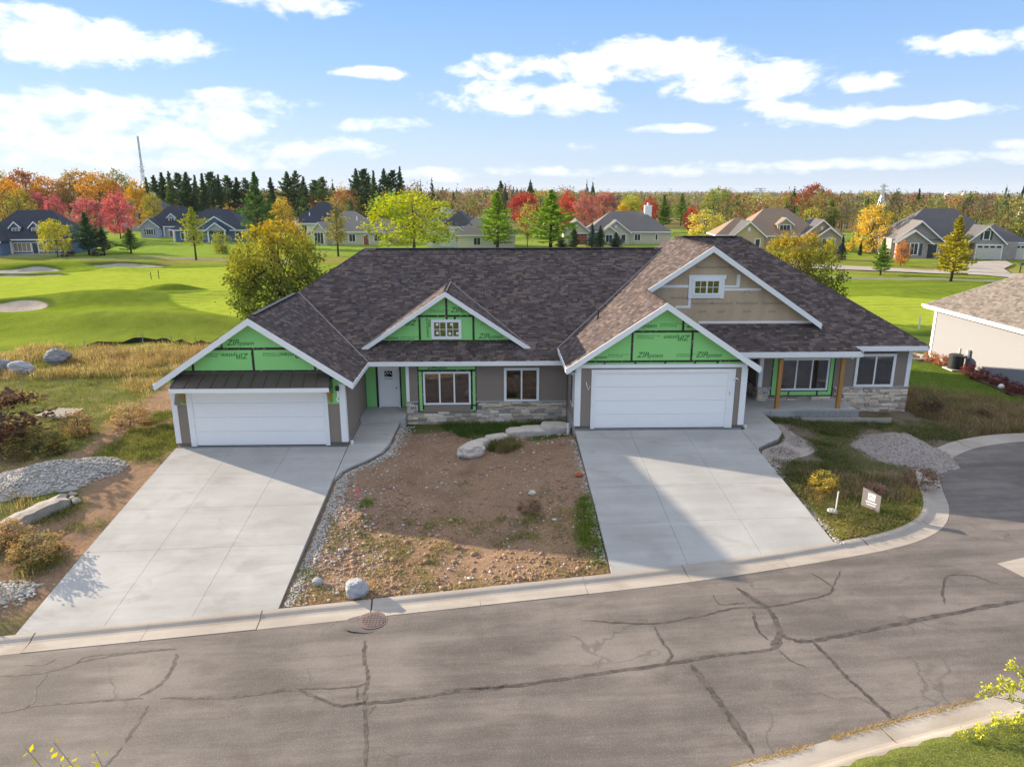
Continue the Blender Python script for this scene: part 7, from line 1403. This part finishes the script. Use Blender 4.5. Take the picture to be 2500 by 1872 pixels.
region('dirt_tufts', 'small green tufts coming up in the bare dirt', 'weeds', 210, 34, (-5.9, 3.3, 18.3, 26), lambda x_, y_: (.1 + .9 * (y_ < 22.5)) * nz(x_, y_, .6, .42, .56), (.07, .20), .02, GR, [4, 3, 1, 2], .13, .9, 14)
region('kerb_tufts', 'thin dry grass fringe along the kerb of the dirt lot', 'weeds', 420, 12, (-5.8, 3.4, 17.9, 19.3), lambda x_, y_: nz(x_, y_, .8, .35, .6) * (sdist(x_, y_, ROADP) < 1.15), (.05, .14), .018, GR + TAN[:2], [2, 3, 1, 2, 2, 2], .1, .9, 15)
region('drive_edge_grass', 'bright green grass along the left edge of the right driveway', 'grass', 130, 24, (2.7, 3.4, 19.2, 23.2), lambda x_, y_: nz(x_, y_, .7, .3, .5), (.10, .26), .022, GR[:2] + [(.16, .24, .035)], [2, 2, 2], .1, .7, 16)
region('bed_grass', 'dark green grass between the limestone blocks and the stone wall', 'grass', 900, 18, (-3.2, 3.2, 28.9, 31.95), lambda x_, y_: np.clip((y_ - 29.6 - .0 * x_) * .8, 0, 1) * (x_ > -2.6 + .5 * (32 - y_)), (.12, .34), .022, [(.07, .12, .03), (.10, .16, .035), (.13, .17, .05)], [3, 2, 1], .12, .6, 17)
region('block_tuft', 'pale seeding grass tuft beside the limestone blocks', 'grass', 60, 40, (-.3, 1.1, 27.9, 28.9), lambda x_, y_: np.exp(-((x_ - .35) ** 2 + (y_ - 28.4) ** 2) * 5), (.25, .55), .018, [(.30, .24, .12), (.22, .19, .08), (.16, .17, .05)], [2, 2, 1], .12, .6, 18)
region('corner_weeds', 'dark green weeds in the shaded lot by the cul-de-sac', 'weeds', 3900, 15, (10.5, 21, 20, 31), lambda x_, y_: (.06 + .94 * nz(x_, y_, .55, .44, .58, 5)) * (((x_ - 16.75) / 1.9) ** 2 + ((y_ - 26.9) / 2.0) ** 2 > 1) * ((x_ > 13.0) | (y_ > 30.2) | (y_ < 25.6)), (.08, .28), .028, [(.09, .13, .035), (.13, .16, .05), (.19, .19, .07), (.25, .19, .12)], [3, 3, 2, 2], .16, 1.1, 19)
region('corner_grass', 'sunlit yellow-green grass at the kerb corner', 'grass', 3000, 14, (10.6, 16.2, 19.4, 23.2), lambda x_, y_: .4 + .6 * nz(x_, y_, .6, .35, .55), (.05, .15), .026, [(.30, .28, .06), (.38, .32, .09), (.20, .23, .045), (.45, .34, .13)], [3, 3, 2, 2], .14, 1.3, 20)
region('corner_stalks', 'dry brown seed stalks around the yard sign', 'weeds', 170, 16, (11.2, 16, 22.2, 24.6), lambda x_, y_: nz(x_, y_, .8, .42, .6, 3), (.25, .55), .011, [(.40, .28, .18), (.30, .18, .12), (.5, .36, .10)], [2, 2, 1], .2, .45, 21)
region('side_weeds', 'dry brown weeds on the slope right of the house', 'weeds', 3800, 15, (20.2, 30, 28.6, 42), lambda x_, y_: (1 - sstep(y_ + .62 * (x_ - 21), 35.5, 39.5)) * (.2 + .8 * nz(x_, y_, .4, .38, .55)), (.18, .62), .02, [(.26, .19, .11), (.36, .27, .15), (.14, .17, .05), (.18, .12, .08)], [3, 2, 2, 2], .16, .6, 22)
region('neighbour_lawn', 'short lawn beside the beige house', 'grass', 3500, 10, (20.5, 29, 33, 52), lambda x_, y_: sstep(y_ + .62 * (x_ - 21), 36, 39), (.05, .10), .03, [(.15, .22, .035), (.20, .27, .045), (.12, .18, .03)], [2, 2, 1], .16, .7, 23)
region('verge_lawn', 'mown grass verge at the lower right corner', 'grass', 6000, 9, (3.8, 15, 7.5, 13.6), lambda x_, y_: np.ones(len(x_)), (.04, .11), .014, [(.19, .235, .055), (.25, .27, .07), (.14, .19, .04), (.36, .31, .11)], [3, 2, 2, 1.5], .09, .8, 24)
r_ = np.random.default_rng(30); i0 = np.linspace(40, 118, 900); Pk = np.stack([np.interp(i0, np.arange(len(FAR)), FAR[:, 0]), np.interp(i0, np.arange(len(FAR)), FAR[:, 1])], 1); Pk = np.repeat(Pk, 7, 0) + r_.normal(size=(6300, 2)) * .035; kk = np.repeat(nz(Pk[::7, 0], Pk[::7, 1], 1.4, .35, .6), 7) > r_.random(len(Pk)); Pk = Pk[kk]
blades('gutter_grass', np.concatenate([Pk, (zroad(Pk[:, 0]) + .005)[:, None]], 1), r_.uniform(.03, .10, len(Pk)), .014, colmix(len(Pk), [(.45, .30, .12), (.36, .24, .10), (.25, .25, .06)], [3, 2, 1], r_), .9, 'dry orange grass growing along the near gutter joint', 'grass', 31)
def tri_cards(name, C, size, col, label, cat, asp=.8):
    V, F = quads(C, np.full(len(C), size), asp); o = link(name, np_mesh(name, V, F, W['leaf'], np.repeat(col, 4, 0)), None, kind='stuff'); return prop(o, label, cat)
# dark brush heap at the left edge, and dry bushes
for i, (x_, y_, h, w_, c_, lab) in enumerate([(-21.6, 29.8, 2.8, 1.7, (.13, .085, .06), 'big dark brown brush heap at the left edge'), (-19.2, 28.6, 1.2, .7, (.15, .13, .05), 'olive bush at the foot of the brown brush heap'), (-18.6, 30.6, 1.25, .6, (.36, .26, .13), 'straw-coloured dry bush right of the brush heap'), (-16.9, 31.8, 1.1, .6, (.40, .29, .15), 'tan dry bush beside the dirt path'), (-15.9, 21.6, 1.0, .55, (.40, .28, .14), 'dry tan bush in front of the concrete beam'), (-14.6, 20.8, .9, .5, (.34, .25, .11), 'dry bush close to the left driveway edge'), (-16.6, 19.6, 1.0, .6, (.42, .30, .16), 'pale dry bush at the lower left corner'), (11.75, 23.3, .8, .33, (.50, .38, .08), 'small yellow-leaved shrub beside the right driveway'), (13.4, 22.9, .6, .3, (.36, .22, .16), 'rusty seed-head clump behind the yard sign'), (15.5, 23.6, .8, .34, (.30, .20, .14), 'brown dry clump near the kerb corner'), (20.9, 31.9, 1.1, .42, (.15, .11, .07), 'dark dead shrub at the right corner of the stone wall'), (1.2, 22.6, .5, .25, (.30, .20, .12), 'small dry brown weed in the shaded dirt'), (22.8, 31.2, .9, .5, (.24, .17, .10), 'brown bush on the slope right of the house'), (-4.6, 23.6, .28, .16, (.16, .28, .03), 'bright green weed at the foot of the survey stake')]): tree('bush0' if i % 2 else 'bush1', 'dry_bush', lab, 'bush', x_, y_, h, c_, w_)
# saplings in front of the camera's lower corners
def sapling(name, label, tips, base, leafcol, ln, leaf, sub=4, seed=1):
    rd = random.Random(seed); o = thing(name, label, 'sapling', base); b = Vector(base); C = []
    for tpt in tips:
        t_ = Vector(tpt); m = b.lerp(t_, .55) + Vector((rd.uniform(-.12, .12), rd.uniform(-.12, .12), .15)); mb = MB(); mb.tube([b, m, t_], [.018, .010, .004], 5); mb.build('stem', W['bark_pale'], o)
        for j in range(sub):
            k_ = .55 + .45 * j / max(1, sub - 1); p_ = m.lerp(t_, (k_ - .5) * 2 if k_ > .5 else 0); e = p_ + Vector((rd.uniform(-.22, .22), rd.uniform(-.22, .22), rd.uniform(.02, .2))); 
            if j < sub - 1: mb = MB(); mb.tube([p_, e], [.005, .002], 4); mb.build('twig', W['bark_pale'], o)
            else: e = t_
            for q in range(ln): C.append(e.lerp(p_, rd.random() * .6) + Vector((rd.gauss(0, .05), rd.gauss(0, .05), rd.gauss(0, .05))))
    C = np.array(C) - np.array(b); V, F = quads(C, np.full(len(C), leaf), .9); r = np.random.default_rng(seed); cc = np.array(leafcol) * (.7 + .6 * r.random((len(C), 1)))
    link('leaves', np_mesh('leaves', V, F, W['leaf'], np.repeat(cc, 4, 0)), o); return o
def on_y(x_, y_, Yd): p = gpx(x_, y_, 0.0); d = p - CAM; return tuple(CAM + d * Yd / d[1])
sapling('sapling', 'thin sapling with a few yellow leaves at the lower left corner', [on_y(54, 1614, 8.6), on_y(116, 1602, 8.5), on_y(204, 1621, 8.7), on_y(128, 1650, 8.6)], (-4.3, 8.15, h1(-4.3, 8.15)), (.62, .55, .05), 16, .05, 1, 3)
bx_, by_ = 11.55, 11.6
sapling('sapling', 'leafy yellow-green sapling at the lower right corner', [on_y(2186, 1438, 11.9), on_y(2160, 1470, 11.8), on_y(2120, 1500, 11.8), on_y(2215, 1480, 11.9), on_y(2240, 1520, 11.8), on_y(2190, 1560, 11.7), on_y(2080, 1585, 11.5), on_y(2230, 1590, 11.6)], (bx_, by_, h1(bx_, by_)), (.50, .50, .07), 34, .034, 7, 4)

# ================================================================ autumn air
if HAZE:
    mb = MB(); mb.box(-6000, 6000, -400, 9000, -60, 75); hz_o = mb.build('haze', None, None, kind='stuff'); m, t, o = new_mat('haze_air')
    v = nd(t, 'VolumePrincipled'); v.inputs['Color'].default_value = (.80, .88, 1.0, 1); v.inputs['Density'].default_value = HAZE; v.inputs['Anisotropy'].default_value = 0.0
    t.links.new(v.outputs[0], o.inputs['Volume']); hz_o.data.materials.append(m); hz_o['label'] = 'thin bluish autumn haze over the far woods'; hz_o['category'] = 'haze'
    scene.cycles.volume_bounces = 0; scene.cycles.volume_step_rate = 20; scene.cycles.volume_max_steps = 32
